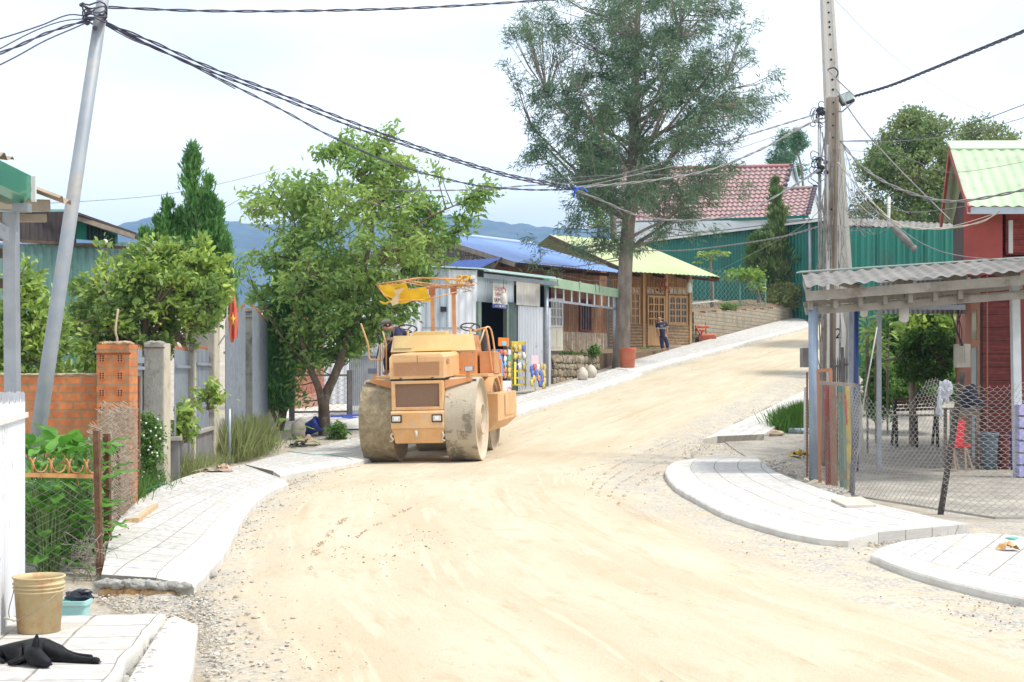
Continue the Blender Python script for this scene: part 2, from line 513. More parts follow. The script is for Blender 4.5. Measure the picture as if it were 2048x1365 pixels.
M_DIRT = ground_mat('stony_dirt', 'dirt')
def far_z(x, y):
    """ground sheet: follows the street, flattens out of the village"""
    return G(max(y, 0))
xs = sorted(set([-4000, -1500, -600, -250, -120, -60, -40] + [x for x in range(-30, 61, 5)] + [80, 120, 250, 600, 1500, 4000]))
ys = sorted(set([-60, -20] + [0.0 + i for i in range(0, 110, 2)] + [27, 29, 31, 33] + [120, 160, 250, 500, 900, 1500, 2500, 4000, 6500]))
mb = MB()
vs = [(x, y, far_z(x, y) - 0.012) for y in ys for x in xs]
nx = len(xs)
fs = [(j * nx + i, j * nx + i + 1, (j + 1) * nx + i + 1, (j + 1) * nx + i) for j in range(len(ys) - 1) for i in range(nx - 1)]
mb.add(vs, fs, True)
o = MB.build(mb, 'ground', M_GROUND); me = o.data
me.transform(Matrix.Translation(o.location)); o.location = (0, 0, 0)
tag(o, kind='structure')
LK = [(-1.2, 2), (-1.5, 6), (-1.95, 8.7), (-2.55, 11), (-2.95, 13.8), (-3.4, 17.2), (-3.65, 22.4), (-3.25, 26.7), (-2.3, 30.5), (-.35, 35.8), (1.9, 41.5), (4.0, 47), (8.4, 56.5), (14.4, 70), (19.3, 81), (25, 93), (30, 104)]
RK = [(6.8, 2), (6.2, 6), (5.2, 8.7), (4.5, 11), (3.9, 13.8), (3.2, 17.2), (2.9, 22.4), (3.4, 26.7), (4.1, 30.5), (6.2, 35.8), (8.9, 41.5), (11.4, 47), (15.6, 56.5), (21.4, 70), (26.3, 81), (31.5, 93), (36, 104)]
NL = 260
Lp = resample(catmull([(a, b, 0) for a, b in LK], 10), NL)
Rp = resample(catmull([(a, b, 0) for a, b in RK], 10), NL)
NU = 28
vs, uvs = [], []
al = 0
for i in range(NL):
    if i: al += ((Lp[i] + Rp[i]) / 2 - (Lp[i - 1] + Rp[i - 1]) / 2).length
    for k in range(NU + 1):
        u = k / NU
        p = Lp[i].lerp(Rp[i], u)
        w = (Rp[i] - Lp[i]).length
        crown = 0.055 * (1 - (2 * u - 1) ** 2)
        z = G(p.y) + 0.004 + crown + 0.012 * mnoise.noise(Vector((p.x * 1.1, p.y * 0.5, 3)))
        z -= 0.02 * max(0, 1 - abs(u - 0.3) / 0.05) * (0.5 + 0.5 * mnoise.noise(Vector((0, p.y * .3, 9))))
        if k in (0, NU): z = G(p.y) - .03
        vs.append((p.x, p.y, z)); uvs.append((u * w, al))
fs = [(j * (NU + 1) + i, j * (NU + 1) + i + 1, (j + 1) * (NU + 1) + i + 1, (j + 1) * (NU + 1) + i) for j in range(NL - 1) for i in range(NU)]
me = bpy.data.meshes.new('road'); me.from_pydata(vs, [], fs)
uvl = me.uv_layers.new(name='UVMap')
idx = np.empty(len(me.loops), dtype=np.int32); me.loops.foreach_get('vertex_index', idx)
uvl.data.foreach_set('uv', np.array(uvs, dtype=np.float32)[idx].ravel())
me.polygons.foreach_set('use_smooth', [True] * len(fs)); me.materials.append(M_ROAD)
o = bpy.data.objects.new('road', me); COL.objects.link(o); tag(o, kind='structure')
M_TILE = brick_mat('pavement_tiles', (0.60, 0.59, 0.57), (0.52, 0.51, 0.49), (0.28, 0.26, 0.22), 0.40, 0.40, 0.009, 0.5, (0.47, 0.43, 0.36), 'uv', 0.0)
M_KERB = mat('kerb_concrete', (0.66, 0.64, 0.59), (0.55, 0.52, 0.46), 3, 0.9, bump=0.35, bscale=60, c3=(0.50, 0.43, 0.32), s3=1.6, p3=(0.60, 0.72))
M_MORTAR = mat('grey_mortar', (0.30, 0.29, 0.265), (0.42, 0.405, 0.37), 14, 0.95, bump=0.8, bscale=30)
def slab(name, front, back, kerbw=0.42, h=0.14, kh=0.10, n=90, rag=0.02, zoff=0.0, seed=0):
    """pavement: tiles, a lower kerb strip with a worn edge, and a rough front face"""
    Fp = resample(catmull(front, 6), n); Bp = resample(catmull(back, 6), n)
    rows = []
    al = 0
    for i in range(n):
        if i: al += (Fp[i] - Fp[i - 1]).length
        f = Fp[i].copy(); b = Bp[i].copy()
        d = (b - f); d.z = 0; w = d.length; d = d / w
        j = rag * mnoise.noise(Vector((al * 2.5, seed, 0))) + rag * .6 * mnoise.noise(Vector((al * 9, seed, 5)))
        f = f + d * j
        k = min(kerbw, w * .4)
        rows.append((f, f + d * k, b, w, al, k))
    K, T, M = MB(), MB(), MB()
    kv, tv, tu, mv = [], [], [], []
    nt_ = 6
    for f, k, b, w, al, kw in rows:
        gf, gk, gb = G(f.y) + zoff, G(k.y) + zoff, G(b.y) + zoff
        drop = 0.012 * abs(mnoise.noise(Vector((al * 3, seed, 2))))
        kv += [(f.x, f.y, gf - 0.05), (f.x, f.y, gf + kh - 0.015 - drop), (f.x + (k.x - f.x) * .05, f.y + (k.y - f.y) * .05, gf + kh - drop * .5), (k.x, k.y, gk + h + 0.001), (k.x, k.y, gk)]
        for q in range(nt_ + 1):
            t = q / nt_
            p = k.lerp(b, t)
            tv.append((p.x, p.y, G(p.y) + zoff + h + 0.002)); tu.append((t * (w - kw), al))
        tv.append((b.x, b.y, gb - 0.05)); tu.append((w - kw + .15, al))
    a = 5
    kf = [(i * a + q, (i + 1) * a + q, (i + 1) * a + q + 1, i * a + q + 1) for i in range(n - 1) for q in range(a - 1)]
    kf += [(0, 1, 2, 3, 4), tuple((n - 1) * a + q for q in (4, 3, 2, 1, 0))]
    K.add(kv, kf)
    a = nt_ + 2
    tf = [(i * a + q, (i + 1) * a + q, (i + 1) * a + q + 1, i * a + q + 1) for i in range(n - 1) for q in range(a - 1)]
    me = bpy.data.meshes.new(name)
    for e in (0, n - 1):
        k, b = rows[e][1], rows[e][2]
        s0 = len(tv); tv += [(k.x, k.y, G(k.y) + zoff - .05)]; tu.append((0, 0))
        seq = [s0] + [e * a + q for q in range(a)]
        tf.append(tuple(seq if e == 0 else seq[::-1]))
    me.from_pydata(tv, [], tf)
    uvl = me.uv_layers.new(name='UVMap')
    idx = np.empty(len(me.loops), dtype=np.int32); me.loops.foreach_get('vertex_index', idx)
    uvl.data.foreach_set('uv', np.array(tu, dtype=np.float32)[idx].ravel())
    me.materials.append(M_TILE); me.update()
    o = bpy.data.objects.new(name, me); COL.objects.link(o); tag(o, kind='structure')
    kb = K.build('kerb', M_KERB, o)
    return o
def px(lst, h=0.1): return [gp(a, b, h) for a, b in lst]
slabB = slab('pavement', px([(388, 1172), (418, 1140), (455, 1095), (482, 1042), (512, 1003), (545, 980), (577, 968)]),
     px([(203, 1150), (224, 1064), (244, 1034), (285, 995), (340, 966), (400, 946), (488, 930)], .14), seed=1)
slabC = slab('pavement', px([(560, 951), (640, 936), (705, 925), (790, 903), (900, 872), (1010, 836), (1120, 800), (1210, 773), (1286, 748)]),
     px([(490, 929.5), (560, 910), (620, 897), (700, 878), (820, 850), (940, 820), (1040, 792), (1140, 764), (1228, 738)], .14), n=200, seed=2)
slabD = slab('pavement', px([(1270, 745), (1330, 729), (1400, 711), (1480, 689), (1550, 670), (1620, 652)]),
     px([(1229, 737.5), (1290, 716), (1350, 697), (1430, 676), (1520, 652), (1600, 632)], .14), n=120, seed=3)
slabE = slab('pavement', px([(1385, 917), (1348, 924), (1332, 937), (1333, 950), (1350, 972), (1400, 1001), (1450, 1026), (1560, 1060), (1640, 1075), (1697, 1079)]),
     px([(1512, 914), (1520, 921), (1530, 929), (1542, 938), (1565, 950), (1640, 978), (1700, 996), (1800, 1019), (1870, 1036), (1938, 1049)], .14), n=140, seed=4)
slabF = slab('pavement', px([(1740, 1110), (1800, 1134), (1900, 1163), (2048, 1195), (2300, 1240), (2600, 1290)]),
     px([(1805, 1083), (1870, 1075), (1960, 1067), (2090, 1076), (2330, 1090), (2600, 1105)], .14), n=70, seed=5)
slabG = slab('pavement', px([(1406, 878), (1440, 861), (1500, 834), (1600, 785), (1690, 745), (1760, 715)]),
     px([(1528, 869), (1560, 848), (1610, 815), (1680, 775), (1750, 742), (1800, 720)], .14), kerbw=.35, n=80, seed=6)
slabA = slab('pavement', [(-1.62, 4.5, 0), (-1.85, 6.2, 0), gp(232, 1365, .1), gp(330, 1240, .1)], [(-4.6, 4.5, 0), (-4.4, 6.2, 0), (-4.3, 7.3, 0), (-3.95, 9.05, 0)], kerbw=.04, kh=.135, n=40, seed=7)
rnd = random.Random(3)
mb = MB()
q = [gp(270, 1365, 0), gp(334, 1262, 0), gp(352, 1256, 0), gp(396, 1276, 0), gp(385, 1365, 0)]
q = [Vector((-1.66, 5.0, 0))] + q + [Vector((-1.28, 5.0, 0))]
mb.prism([(p.x, p.y) for p in q], -0.03, 0.085)
mo = MB()
for k in range(70):
    p = gp(232, 1365, .1).lerp(gp(338, 1240, .1), k / 69) + Vector((rnd.uniform(.0, .10) * (1 - .6 * k / 69), 0, 0)); mo.blob((p.x + rnd.uniform(-.03, .03), p.y, .048), (.045, .035, .022 + .02 * rnd.random()), seed=k, sub=2, rough=.6)
tag(mo.build('mortar_fill', M_MORTAR), kind='structure')
kb = mb.build('kerb_block', M_KERB, bevel=0.015); tag(kb, 'pale concrete kerb block beside the tiled slab the dog lies on', 'kerb block', kind='structure')
mb = MB()
rnd = random.Random(3)
e0, e1 = gp(205, 1163, .12), gp(372, 1168, .12)
for i in range(40):
    t = i / 39
    p = e0.lerp(e1, t)
    mb.blob((p.x, p.y - .015 + rnd.uniform(-.02, .01), 0.105 + rnd.uniform(-.012, .01)), (.055, .035 + rnd.random() * .02, .032), seed=i, sub=2, rough=.6)
for i in range(30):
    a = i / 29
    p = gp(365 + 55 * a, 1172 - 28 * a, .05)
    mb.blob((p.x, p.y, .03 + .03 * (1 - a)), (.05, .05, .035), seed=i, sub=2, rough=.6)
o = mb.build('mortar_lip', M_MORTAR); tag(o, 'rough grey mortar smeared along the raw end of the pavement slab', 'mortar', kind='structure')
M_CLAY = mat('raw_clay', (0.42, 0.21, 0.075), (0.50, 0.36, 0.20), 7, 0.95, bump=.6, bscale=25, c3=(.33, .30, .25))
mb = MB()
for i in range(16):
    t = (i + .5) / 16
    p = e0.lerp(e1, t * .86)
    mb.blob((p.x, p.y - .028 + rnd.uniform(-.012, .01), 0.035), (.05, .04, .045), seed=i + 9, sub=2, rough=.5)
o = mb.build('clay_fill', M_CLAY); tag(o, 'orange clay fill showing under the pavement edge', 'clay', kind='structure')
def patch(name, pts, h, m, label, kind='structure', rough=0.03, n=26):
    pts = [gp(a, b, 0) for a, b in pts]
    mnx, mxx = min(p.x for p in pts), max(p.x for p in pts); mny, mxy = min(p.y for p in pts), max(p.y for p in pts)
    def inside(x, y):
        c = False; j = len(pts) - 1
        for i in range(len(pts)):
            a, b = pts[i], pts[j]
            if (a.y > y) != (b.y > y) and x < (b.x - a.x) * (y - a.y) / (b.y - a.y) + a.x: c = not c
            j = i
        return c
    def edge(x, y):
        d = 9
        for i in range(len(pts)):
            a, b = pts[i], pts[(i + 1) % len(pts)]
            ab = Vector((b.x - a.x, b.y - a.y)); ap = Vector((x - a.x, y - a.y))
            t = max(0, min(1, ap.dot(ab) / max(ab.length_squared, 1e-9))); d = min(d, (ap - ab * t).length)
        return d
    vs, ok = [], []
    nxx, nyy = n, int(n * 1.6)
    for j in range(nyy + 1):
        for i in range(nxx + 1):
            x = mnx + (mxx - mnx) * i / nxx; y = mny + (mxy - mny) * j / nyy
            ins = inside(x, y); e = edge(x, y) if ins else 0
            z = G(y) + 0.002 + min(1, e / .35) * h * (0.7 + 0.6 * mnoise.noise(Vector((x * 2, y * 2, 1)))) + (rough * mnoise.noise(Vector((x * 6, y * 6, 4))) * min(1, e / .2))
            if not ins: z = G(y) - .03
            vs.append((x, y, z)); ok.append(ins)
    fs = [(j * (nxx + 1) + i, j * (nxx + 1) + i + 1, (j + 1) * (nxx + 1) + i + 1, (j + 1) * (nxx + 1) + i) for j in range(nyy) for i in range(nxx)]
    fs = [f for f in fs if any(ok[k] for k in f)]
    o = MB().add(vs, fs, True).build(name, m)
    return tag(o, label, 'dirt', kind=kind)
patch('rubble', [(1512, 922), (1560, 905), (1640, 900), (1650, 965), (1700, 998), (1640, 980), (1560, 953)], .11, M_DIRT, 'heap of dug earth and stones behind the curved pavement', 'stuff', .06, 40)
patch('rubble', [(1690, 1082), (1745, 1052), (1945, 1050), (1990, 1062), (1800, 1088), (1745, 1108)], .06, M_DIRT, 'ridge of stony spoil between the two right pavement slabs', 'stuff', .05, 34)
patch('rubble', [(180, 1200), (205, 1178), (375, 1178), (420, 1150), (470, 1165), (420, 1250), (340, 1262), (250, 1226)], .04, M_DIRT, 'crumbled grey mortar and stones between the two left slabs', 'stuff', .04, 34)
M_YARD = mat('yard_concrete', (0.26, 0.235, 0.195), (0.38, 0.35, 0.30), 2.2, 0.85, bump=.2, bscale=40, c3=(.46, .42, .34), s3=.7)
mb = MB()
yv = []
Ys = [16.78] + [16.8 + i * .8 for i in range(30)]
for j, y in enumerate(Ys):
    x0 = 4.75 + max(0, 20 - y) * .3
    for x in (x0 - .02, x0, 6.5, 8.5, 11, 15, 22): yv.append((x, y, G(y) + (-.03 if j == 0 or x < x0 else .012)))
mb.add(yv, [(j * 7 + i, j * 7 + i + 1, (j + 1) * 7 + i + 1, (j + 1) * 7 + i) for j in range(len(Ys) - 1) for i in range(6)])
o = mb.build('courtyard_floor', M_YARD); tag(o, kind='structure')
def stones(name, spots, m, label, seed=1):
    rng = np.random.default_rng(seed)
    ico = bmesh.new(); bmesh.ops.create_icosphere(ico, subdivisions=1, radius=1)
    V = np.array([v.co[:] for v in ico.verts]); Fc = np.array([[v.index for v in f.verts] for f in ico.faces]); ico.free()
    pts = []
    for (x, y, z, s) in spots: pts.append((x, y, z, s))
    n = len(pts); pts = np.array(pts)
    sc = pts[:, 3:4] * rng.uniform(.6, 1.3, (n, 3)); sc[:, 2] *= .6
    jit = 1 + rng.uniform(-.25, .25, (n, len(V), 1))
    vv = V[None] * jit * sc[:, None, :]
    a = rng.uniform(0, 6.28, n); ca, sa = np.cos(a)[:, None], np.sin(a)[:, None]
    vx = vv[:, :, 0] * ca - vv[:, :, 1] * sa; vy = vv[:, :, 0] * sa + vv[:, :, 1] * ca
    vv = np.stack([vx, vy, vv[:, :, 2]], 2) + pts[:, None, :3]
    ff = (Fc[None] + (np.arange(n) * len(V))[:, None, None]).reshape(-1, 3)
    me = bpy.data.meshes.new(name); me.from_pydata(vv.reshape(-1, 3).tolist(), [], ff.tolist())
    me.materials.append(m)
    o = bpy.data.objects.new(name, me); COL.objects.link(o)
    return tag(o, label, 'gravel', kind='stuff')
M_STONE = mat('crushed_stone', (.4, .4, .4), island=[(.27, .25, .215), (.40, .375, .33), (.54, .52, .47), (.46, .39, .29), (.60, .58, .54)], rough=.95)
rnd = random.Random(11)
sp = []
def road_pt(i, u):
    k = int(i); f = i - k
    a, b = Lp[k].lerp(Lp[k + 1], f), Rp[k].lerp(Rp[k + 1], f)
    return a.lerp(b, u), (b - a).length
for _ in range(7500):
    i = rnd.random() ** 1.5 * 170 + 8
    side = rnd.random() < .55
    u = abs(rnd.gauss(0, .04)) + .0
    if side: u = 1 - u - .0
    p, w = road_pt(i, u)
    if mnoise.noise(Vector((p.x * .8, p.y * .5, 8))) < -.12: continue
    s = .006 + abs(rnd.gauss(0, .007))
    sp.append((p.x, p.y, G(p.y) + .012 + .05 * (1 - (2 * u - 1) ** 2), s))
for _ in range(900):
    i = rnd.random() * 150 + 8
    p, w = road_pt(i, rnd.random())
    sp.append((p.x, p.y, G(p.y) + .05, .004 + abs(rnd.gauss(0, .005))))
def scatter_px(poly, n, smin, smax, h=.05):
    for _ in range(n):
        a = rnd.random(); k = rnd.random()
        t = len(poly) // 2
        i = min(int(a * (t - 1)), t - 2); f = a * (t - 1) - i
        top = Vector(poly[i]).lerp(Vector(poly[i + 1]), f); bot = Vector(poly[-1 - i]).lerp(Vector(poly[-2 - i]), f)
        q = top.lerp(bot, k); p = gp(q.x, q.y, h * .6)
        sp.append((p.x, p.y, G(p.y) + h * rnd.uniform(.5, 1.1), rnd.uniform(smin, smax) * rnd.uniform(.4, 1)))
scatter_px([(1520, 925), (1600, 912), (1640, 905), (1645, 965), (1600, 960), (1545, 940)], 520, .01, .05, .09)
scatter_px([(1640, 970), (1700, 985), (1700, 998), (1640, 980)], 160, .02, .05, .03)
scatter_px([(1700, 1065), (1760, 1055), (1930, 1052), (1940, 1068), (1800, 1088), (1750, 1100)], 700, .008, .022, .05)
scatter_px([(1400, 885), (1480, 880), (1600, 875), (1640, 890), (1520, 912), (1380, 910)], 500, .008, .028, .01)
scatter_px([(185, 1195), (300, 1185), (400, 1175), (430, 1235), (340, 1245), (240, 1225)], 900, .006, .018, .04)
scatter_px([(395, 1170), (430, 1150), (470, 1160), (540, 1300), (450, 1365), (395, 1290)], 1300, .005, .014, .012)
scatter_px([(355, 975), (420, 950), (480, 938), (480, 945), (420, 955), (360, 980)], 200, .01, .03, .14)
scatter_px([(1440, 868), (1500, 866), (1540, 862), (1560, 878), (1500, 880), (1420, 884)], 200, .01, .035, .01)
stones('gravel', sp, M_STONE, 'loose crushed stone scattered along the dirt road edges')
cl = []
for cx_, cy_, sx_, sy_, n_ in ((880, 1090, 70, 10, 60), (1180, 960, 130, 12, 120), (1520, 1000, 60, 8, 50), (1650, 1100, 70, 16, 90), (1970, 1240, 60, 25, 110), (730, 1120, 60, 14, 50), (620, 1330, 60, 20, 40), (1240, 1200, 120, 40, 40), (1000, 965, 60, 6, 40), (1240, 905, 100, 8, 60), (700, 985, 90, 10, 70)):
    for _ in range(n_):
        p = gp(rnd.gauss(cx_, sx_), min(1360, max(890, rnd.gauss(cy_, sy_)))); cl.append((p.x, p.y, G(p.y) + .052, .003 + abs(rnd.gauss(0, .0045))))
for arc in ([(1165, 1010), (1195, 965), (1260, 925), (1360, 885)], [(1185, 1015), (1215, 970), (1280, 930), (1385, 888)], [(1212, 1012), (1240, 975), (1300, 940), (1375, 905)], [(1235, 1020), (1262, 985), (1320, 950)], [(690, 1110), (725, 1075), (800, 1035), (900, 985)], [(620, 1150), (640, 1100), (690, 1045)], [(1020, 985), (1100, 965), (1220, 930), (1350, 880)], [(560, 985), (640, 955), (720, 938)]):
    pa = resample(catmull([gp(a, b) for a, b in arc], 8), 400)
    for q in pa:
        if mnoise.noise(q * 2.5) > -.05: cl.append((q.x + rnd.gauss(0, .02), q.y + rnd.gauss(0, .03), G(q.y) + .05, .003 + rnd.random() * .006))
stones('clods', cl, mat('brown_clods', (.4, .3, .2), island=[(.26, .17, .09), (.36, .25, .14), (.44, .33, .2)], rough=.95), 'brown clods of earth dropped on the dirt road', 5)
M_HILL = mat('forested_hill', (0.006, 0.014, 0.007), (0.075, 0.11, 0.04), 0.022, 1.0, detail=8)
def hill(y0, prof, seed, depth=900, amp=26):
    """prof: [(photo column, ridge row)...] at distance y0"""
    mbh = MB()
    n = 260; rows = 14
    xs_ = [prof[0][0] + (prof[-1][0] - prof[0][0]) * i / n for i in range(n + 1)]
    vs = []
    for j in range(rows + 1):
        t = j / rows
        for x in xs_:
            k = 0
            while k < len(prof) - 2 and prof[k + 1][0] < x: k += 1
            f = (x - prof[k][0]) / (prof[k + 1][0] - prof[k][0]); f = f * f * (3 - 2 * f)
            row = prof[k][1] + (prof[k + 1][1] - prof[k][1]) * f
            zt = CH + (HY - row) / F * y0
            wx = (x - 1024) / F * y0
            hgt = zt * math.sin(t * PI / 2) ** 1.2
            hgt += (amp * mnoise.fractal(Vector((wx * .004, t * 3, seed)), 1.0, 2.0, 6) * t + 7 * mnoise.noise(Vector((wx * .05, t * 9, seed))) * t)
            vs.append((wx, y0 - depth * (1 - t), hgt - 5))
    fs = [(j * (n + 1) + i, j * (n + 1) + i + 1, (j + 1) * (n + 1) + i + 1, (j + 1) * (n + 1) + i) for j in range(rows) for i in range(n)]
    mbh.add(vs, fs, True)
    o = mbh.build('hills', M_HILL); tag(o, kind='structure'); return o
hill(3000, [(-900, 530), (-300, 510), (60, 484), (180, 466), (240, 452), (330, 442), (470, 441), (600, 446), (760, 438), (880, 434), (960, 442), (1060, 456), (1180, 462), (1300, 478), (1500, 500), (2400, 520), (3200, 540)], 3)
# ================================================================ BUILDINGS
M_ZINC = mat('zinc_sheet', (0.50, 0.525, 0.56), (0.62, 0.64, 0.67), 0.8, 0.42, 0.25, c3=(0.36, 0.35, 0.33), s3=2.2, p3=(.60, .70), stretch=(1, 1, .3))
M_WHITE_SHEET = mat('white_sheet', (0.72, 0.74, 0.77), (0.60, 0.62, 0.66), 0.9, 0.5, 0.1, c3=(0.38, 0.37, 0.36), s3=3.0, p3=(.64, .72), stretch=(1, 1, .25))
M_GREY_SHEET = mat('grey_sheet', (0.36, 0.42, 0.47), (0.45, 0.50, 0.54), 0.9, 0.5, 0.15, c3=(.28, .29, .29), stretch=(1, 1, .3))
M_GREEN_SHEET = mat('green_sheet', (0.012, 0.150, 0.110), (0.020, 0.195, 0.145), 1.1, 0.5, 0.05, stretch=(1, 1, .15), c3=(.045, .135, .105), s3=1.2, p3=(.50, .66))
M_OLDGREEN = mat('old_green_sheet', (0.10, 0.21, 0.185), (0.20, 0.30, 0.28), 0.7, 0.55, 0.1, c3=(.07, .16, .13), s3=.8, stretch=(1, 1, .3))
M_BLUE_ROOF = mat('blue_roof', (0.11, 0.22, 0.52), (0.16, 0.29, 0.60), 0.6, 0.32, 0.1)
M_BLUE_ROOF2 = mat('deep_blue_sheet', (0.05, 0.12, 0.45), (0.07, 0.16, 0.50), 0.6, 0.4, 0.1)
M_LIME_ROOF = mat('lime_roof', (0.41, 0.465, 0.23), (0.46, 0.51, 0.28), 0.5, 0.6, 0.0, bump=.25, bscale=3)
M_PALEGREEN_ROOF = mat('pale_green_roof', (0.36, 0.47, 0.28), (0.44, 0.54, 0.36), 0.9, 0.5, 0.1, c3=(.32, .36, .24), s3=1.4)
M_DARK_SHEET = mat('dark_brown_sheet', (0.045, 0.035, 0.035), (0.07, 0.055, 0.05), 1.2, 0.7)
M_FIBRO = mat('fibre_cement', (0.17, 0.16, 0.145), (0.25, 0.24, 0.22), 2.5, 0.9, c3=(.12, .11, .09), s3=2.0)
M_STEEL = mat('galvanised_steel', (0.30, 0.325, 0.355), (0.38, 0.405, 0.44), 5, 0.45, 0.45, c3=(.25, .22, .19), s3=5, p3=(.66, .74))
M_WHITE = mat('white_paint', (0.74, 0.74, 0.72), (0.66, 0.65, 0.62), 3, 0.6, c3=(.5, .45, .36), s3=3, p3=(.64, .72))
M_BROWN_BOARD = plank_mat('brown_boards', (0.24, 0.105, 0.045), (0.30, 0.15, 0.07), 0.13, 'x', stain=(0.19, 0.12, 0.075))
M_GREY_BOARD = plank_mat('grey_boards', (0.21, 0.19, 0.17), (0.28, 0.245, 0.21), 0.12, 'x')
M_PALE_BOARD = plank_mat('pale_worn_boards', (0.46, 0.40, 0.32), (0.34, 0.27, 0.20), 0.11, 'x', stain=(.22, .15, .09))
M_HONEY = plank_mat('honey_boards', (0.33, 0.165, 0.055), (0.40, 0.215, 0.085), 0.14, 'x')
M_LOG = plank_mat('weathered_courses', (0.36, 0.245, 0.13), (0.44, 0.31, 0.18), 0.125, 'z', dark=(.10, .06, .03), gap=.012)
M_WFRAME = mat('window_wood', (0.44, 0.245, 0.10), (0.52, 0.32, 0.15), 8, 0.6, stretch=(1, 1, .2))
M_TRIMWOOD = mat('trim_wood', (0.20, 0.165, 0.13), (0.28, 0.23, 0.18), 6, 0.8)
M_DARKWOOD = mat('dark_wood', (0.085, 0.05, 0.03), (0.13, 0.08, 0.05), 6, 0.8)
M_GLASS = mat('dark_glass', (0.045, 0.045, 0.05), (0.09, 0.085, 0.08), 3, 0.12, 0)
M_FROST = mat('frosted_glass', (0.42, 0.40, 0.34), (0.5, 0.49, 0.44), 3, 0.25, 0)
M_BLACK = mat('black_inside', (0.012, 0.012, 0.014))
M_RUST = mat('rusty_steel', (0.12, 0.055, 0.03), (0.20, 0.105, 0.055), 14, 0.85, 0.2, bump=.3)
M_REDWALL = plank_mat('red_boards', (0.16, 0.028, 0.022), (0.20, 0.036, 0.028), 0.24, 'z', dark=(.06, .012, .01), gap=.008)
M_REDPAINT = mat('red_painted_sheet', (0.42, 0.075, 0.055), (0.34, 0.06, 0.045), 3, 0.6, c3=(.24, .08, .07), s3=2)
M_TANDOOR = mat('tan_painted_wood', (0.50, 0.23, 0.12), (0.42, 0.18, 0.095), 4, 0.7)
def corr_wall(mb, W, a0, a1, z0, z1, pitch=.2, amp=.012, d=0.0, flat=1.6):
    mb.corr(W.p(a0, z0, d), (0, 0, z1 - z0), W.p(a1, z0, d) - W.p(a0, z0, d), pitch, amp, 1, flat)
def along(name, W, fn, m, parent, **k):
    """a part built in wall coordinates so that its object x runs along the wall"""
    o = None
    ang = math.atan2(W.u.y, W.u.x)
    base = Matrix.Translation(W.A) @ Matrix.Rotation(ang, 4, 'Z')
    inv = base.inverted()
    mb = MB(); fn(mb)
    mb.v = [tuple(inv @ Vector(v)) for v in mb.v]
    me = bpy.data.meshes.new(name); me.from_pydata(mb.v, [], mb.f); me.polygons.foreach_set('use_smooth', mb.sm)
    me.materials.append(m); me.validate()
    o = bpy.data.objects.new(name, me); COL.objects.link(o)
    o.parent = parent; o.matrix_parent_inverse = wm(parent).inverted()
    o.location = base.to_translation(); o.rotation_euler = (0, 0, ang)
    return o
def lattice(W, parent, x0, y0, x1, y1, cols, rows, name='window', fm=None, gm=None, frame=.06, arch=False, panel=0.0, deep=.05, bars=None):
    """framed glazing: frame+bars part with a pane sub-part"""
    fm = fm or M_WFRAME; gm = gm or M_GLASS
    a0, a1, z0, z1 = W.rect(x0, y0, x1, y1)
    def fr(mb):
        W.box(mb, a0, a0 + frame, z0, z1, .005, deep); W.box(mb, a1 - frame, a1, z0, z1, .005, deep)
        W.box(mb, a0 + frame, a1 - frame, z0, z0 + frame, .005, deep); W.box(mb, a0 + frame, a1 - frame, z1 - frame, z1, .005, deep)
        zz = z0 + frame + panel
        if panel: W.box(mb, a0 + frame, a1 - frame, z0 + frame, zz, .005, deep - .02)
        w = (a1 - a0 - 2 * frame) / cols
        for c in range(1, cols):
            k = a0 + frame + w * c; W.box(mb, k - .035, k + .035, zz, z1 - frame, .006, deep - .004)
        for c in range(cols):
            k = a0 + frame + w * (c + .5); W.box(mb, k - .012, k + .012, zz, z1 - frame, .007, deep - .012)
            if arch:
                cx = a0 + frame + w * (c + .5); rr_ = w / 2 - .03
                for s in (-1, 1):
                    for q in range(5):
                        t0, t1 = q / 5, (q + 1) / 5
                        xa = rr_ * t0; xb = rr_ * t1
                        ht = z1 - frame - (1 - math.sqrt(max(0, 1 - ((t0 + t1) / 2) ** 2))) * rr_
                        W.box(mb, cx + s * xa, cx + s * xb, ht, z1 - frame + .001, .0055, deep - .006)
        h = (z1 - frame - zz) / rows
        for r in range(1, rows):
            k = zz + h * r; W.box(mb, a0 + frame, a1 - frame, k - .025, k + .025, .008, deep - .008)
    f = along(name, W, fr, fm, parent)
    g = along('pane', W, lambda mb: W.box(mb, a0 + .02, a1 - .02, z0 + .02, z1 - .02, -.005, .012), gm, f)
    return f
def wall_px(W, x, y): return W.hit(x, y)
shop = thing('shop', 'corner shop walled with white and grey corrugated sheets behind the road roller', 'shop', (-2, 41.5, G(41)))
W1 = Wall((-5.8, 38.5), (-0.98, 40.2)); W2 = Wall((-0.98, 40.2), (1.22, 43.9))
ST = 4.62
zb1, zb2 = 0.7, 0.95
def s_(W, x): return W.hit(x, 700)[0]
mb = MB(); a_mid = s_(W1, 897)
a_l = s_(W1, 845)
corr_wall(mb, W1, 0, a_l, zb1, 4.70, .2, .012)
mb.build('side_wall', M_WHITE_SHEET, shop)
mb = MB(); corr_wall(mb, W1, a_l, a_mid, 2.9, 4.66, .2, .012, .006); mb.build('side_panel', M_GREY_SHEET, shop)
mb = MB(); corr_wall(mb, W1, a_l, s_(W1, 922), .9, 2.98, .2, .010, .02); corr_wall(mb, W1, a_mid, W1.L, zb2, 4.64, .2, .012, .002)
mb.build('side_wall', M_WHITE_SHEET, shop)
mb = MB(); W1.box(mb, a_l, s_(W1, 922), 2.98, 3.02, .0, .05); mb.build('rail', M_STEEL, shop)
dl, dr = s_(W2, 960), s_(W2, 1011)
zt = W2.hit(990, 606)[1]
mb = MB(); corr_wall(mb, W2, .0, s_(W2, 1031), zt, ST - .15, .12, .009, -.06)
mb.build('front_wall', M_GREY_SHEET, shop)
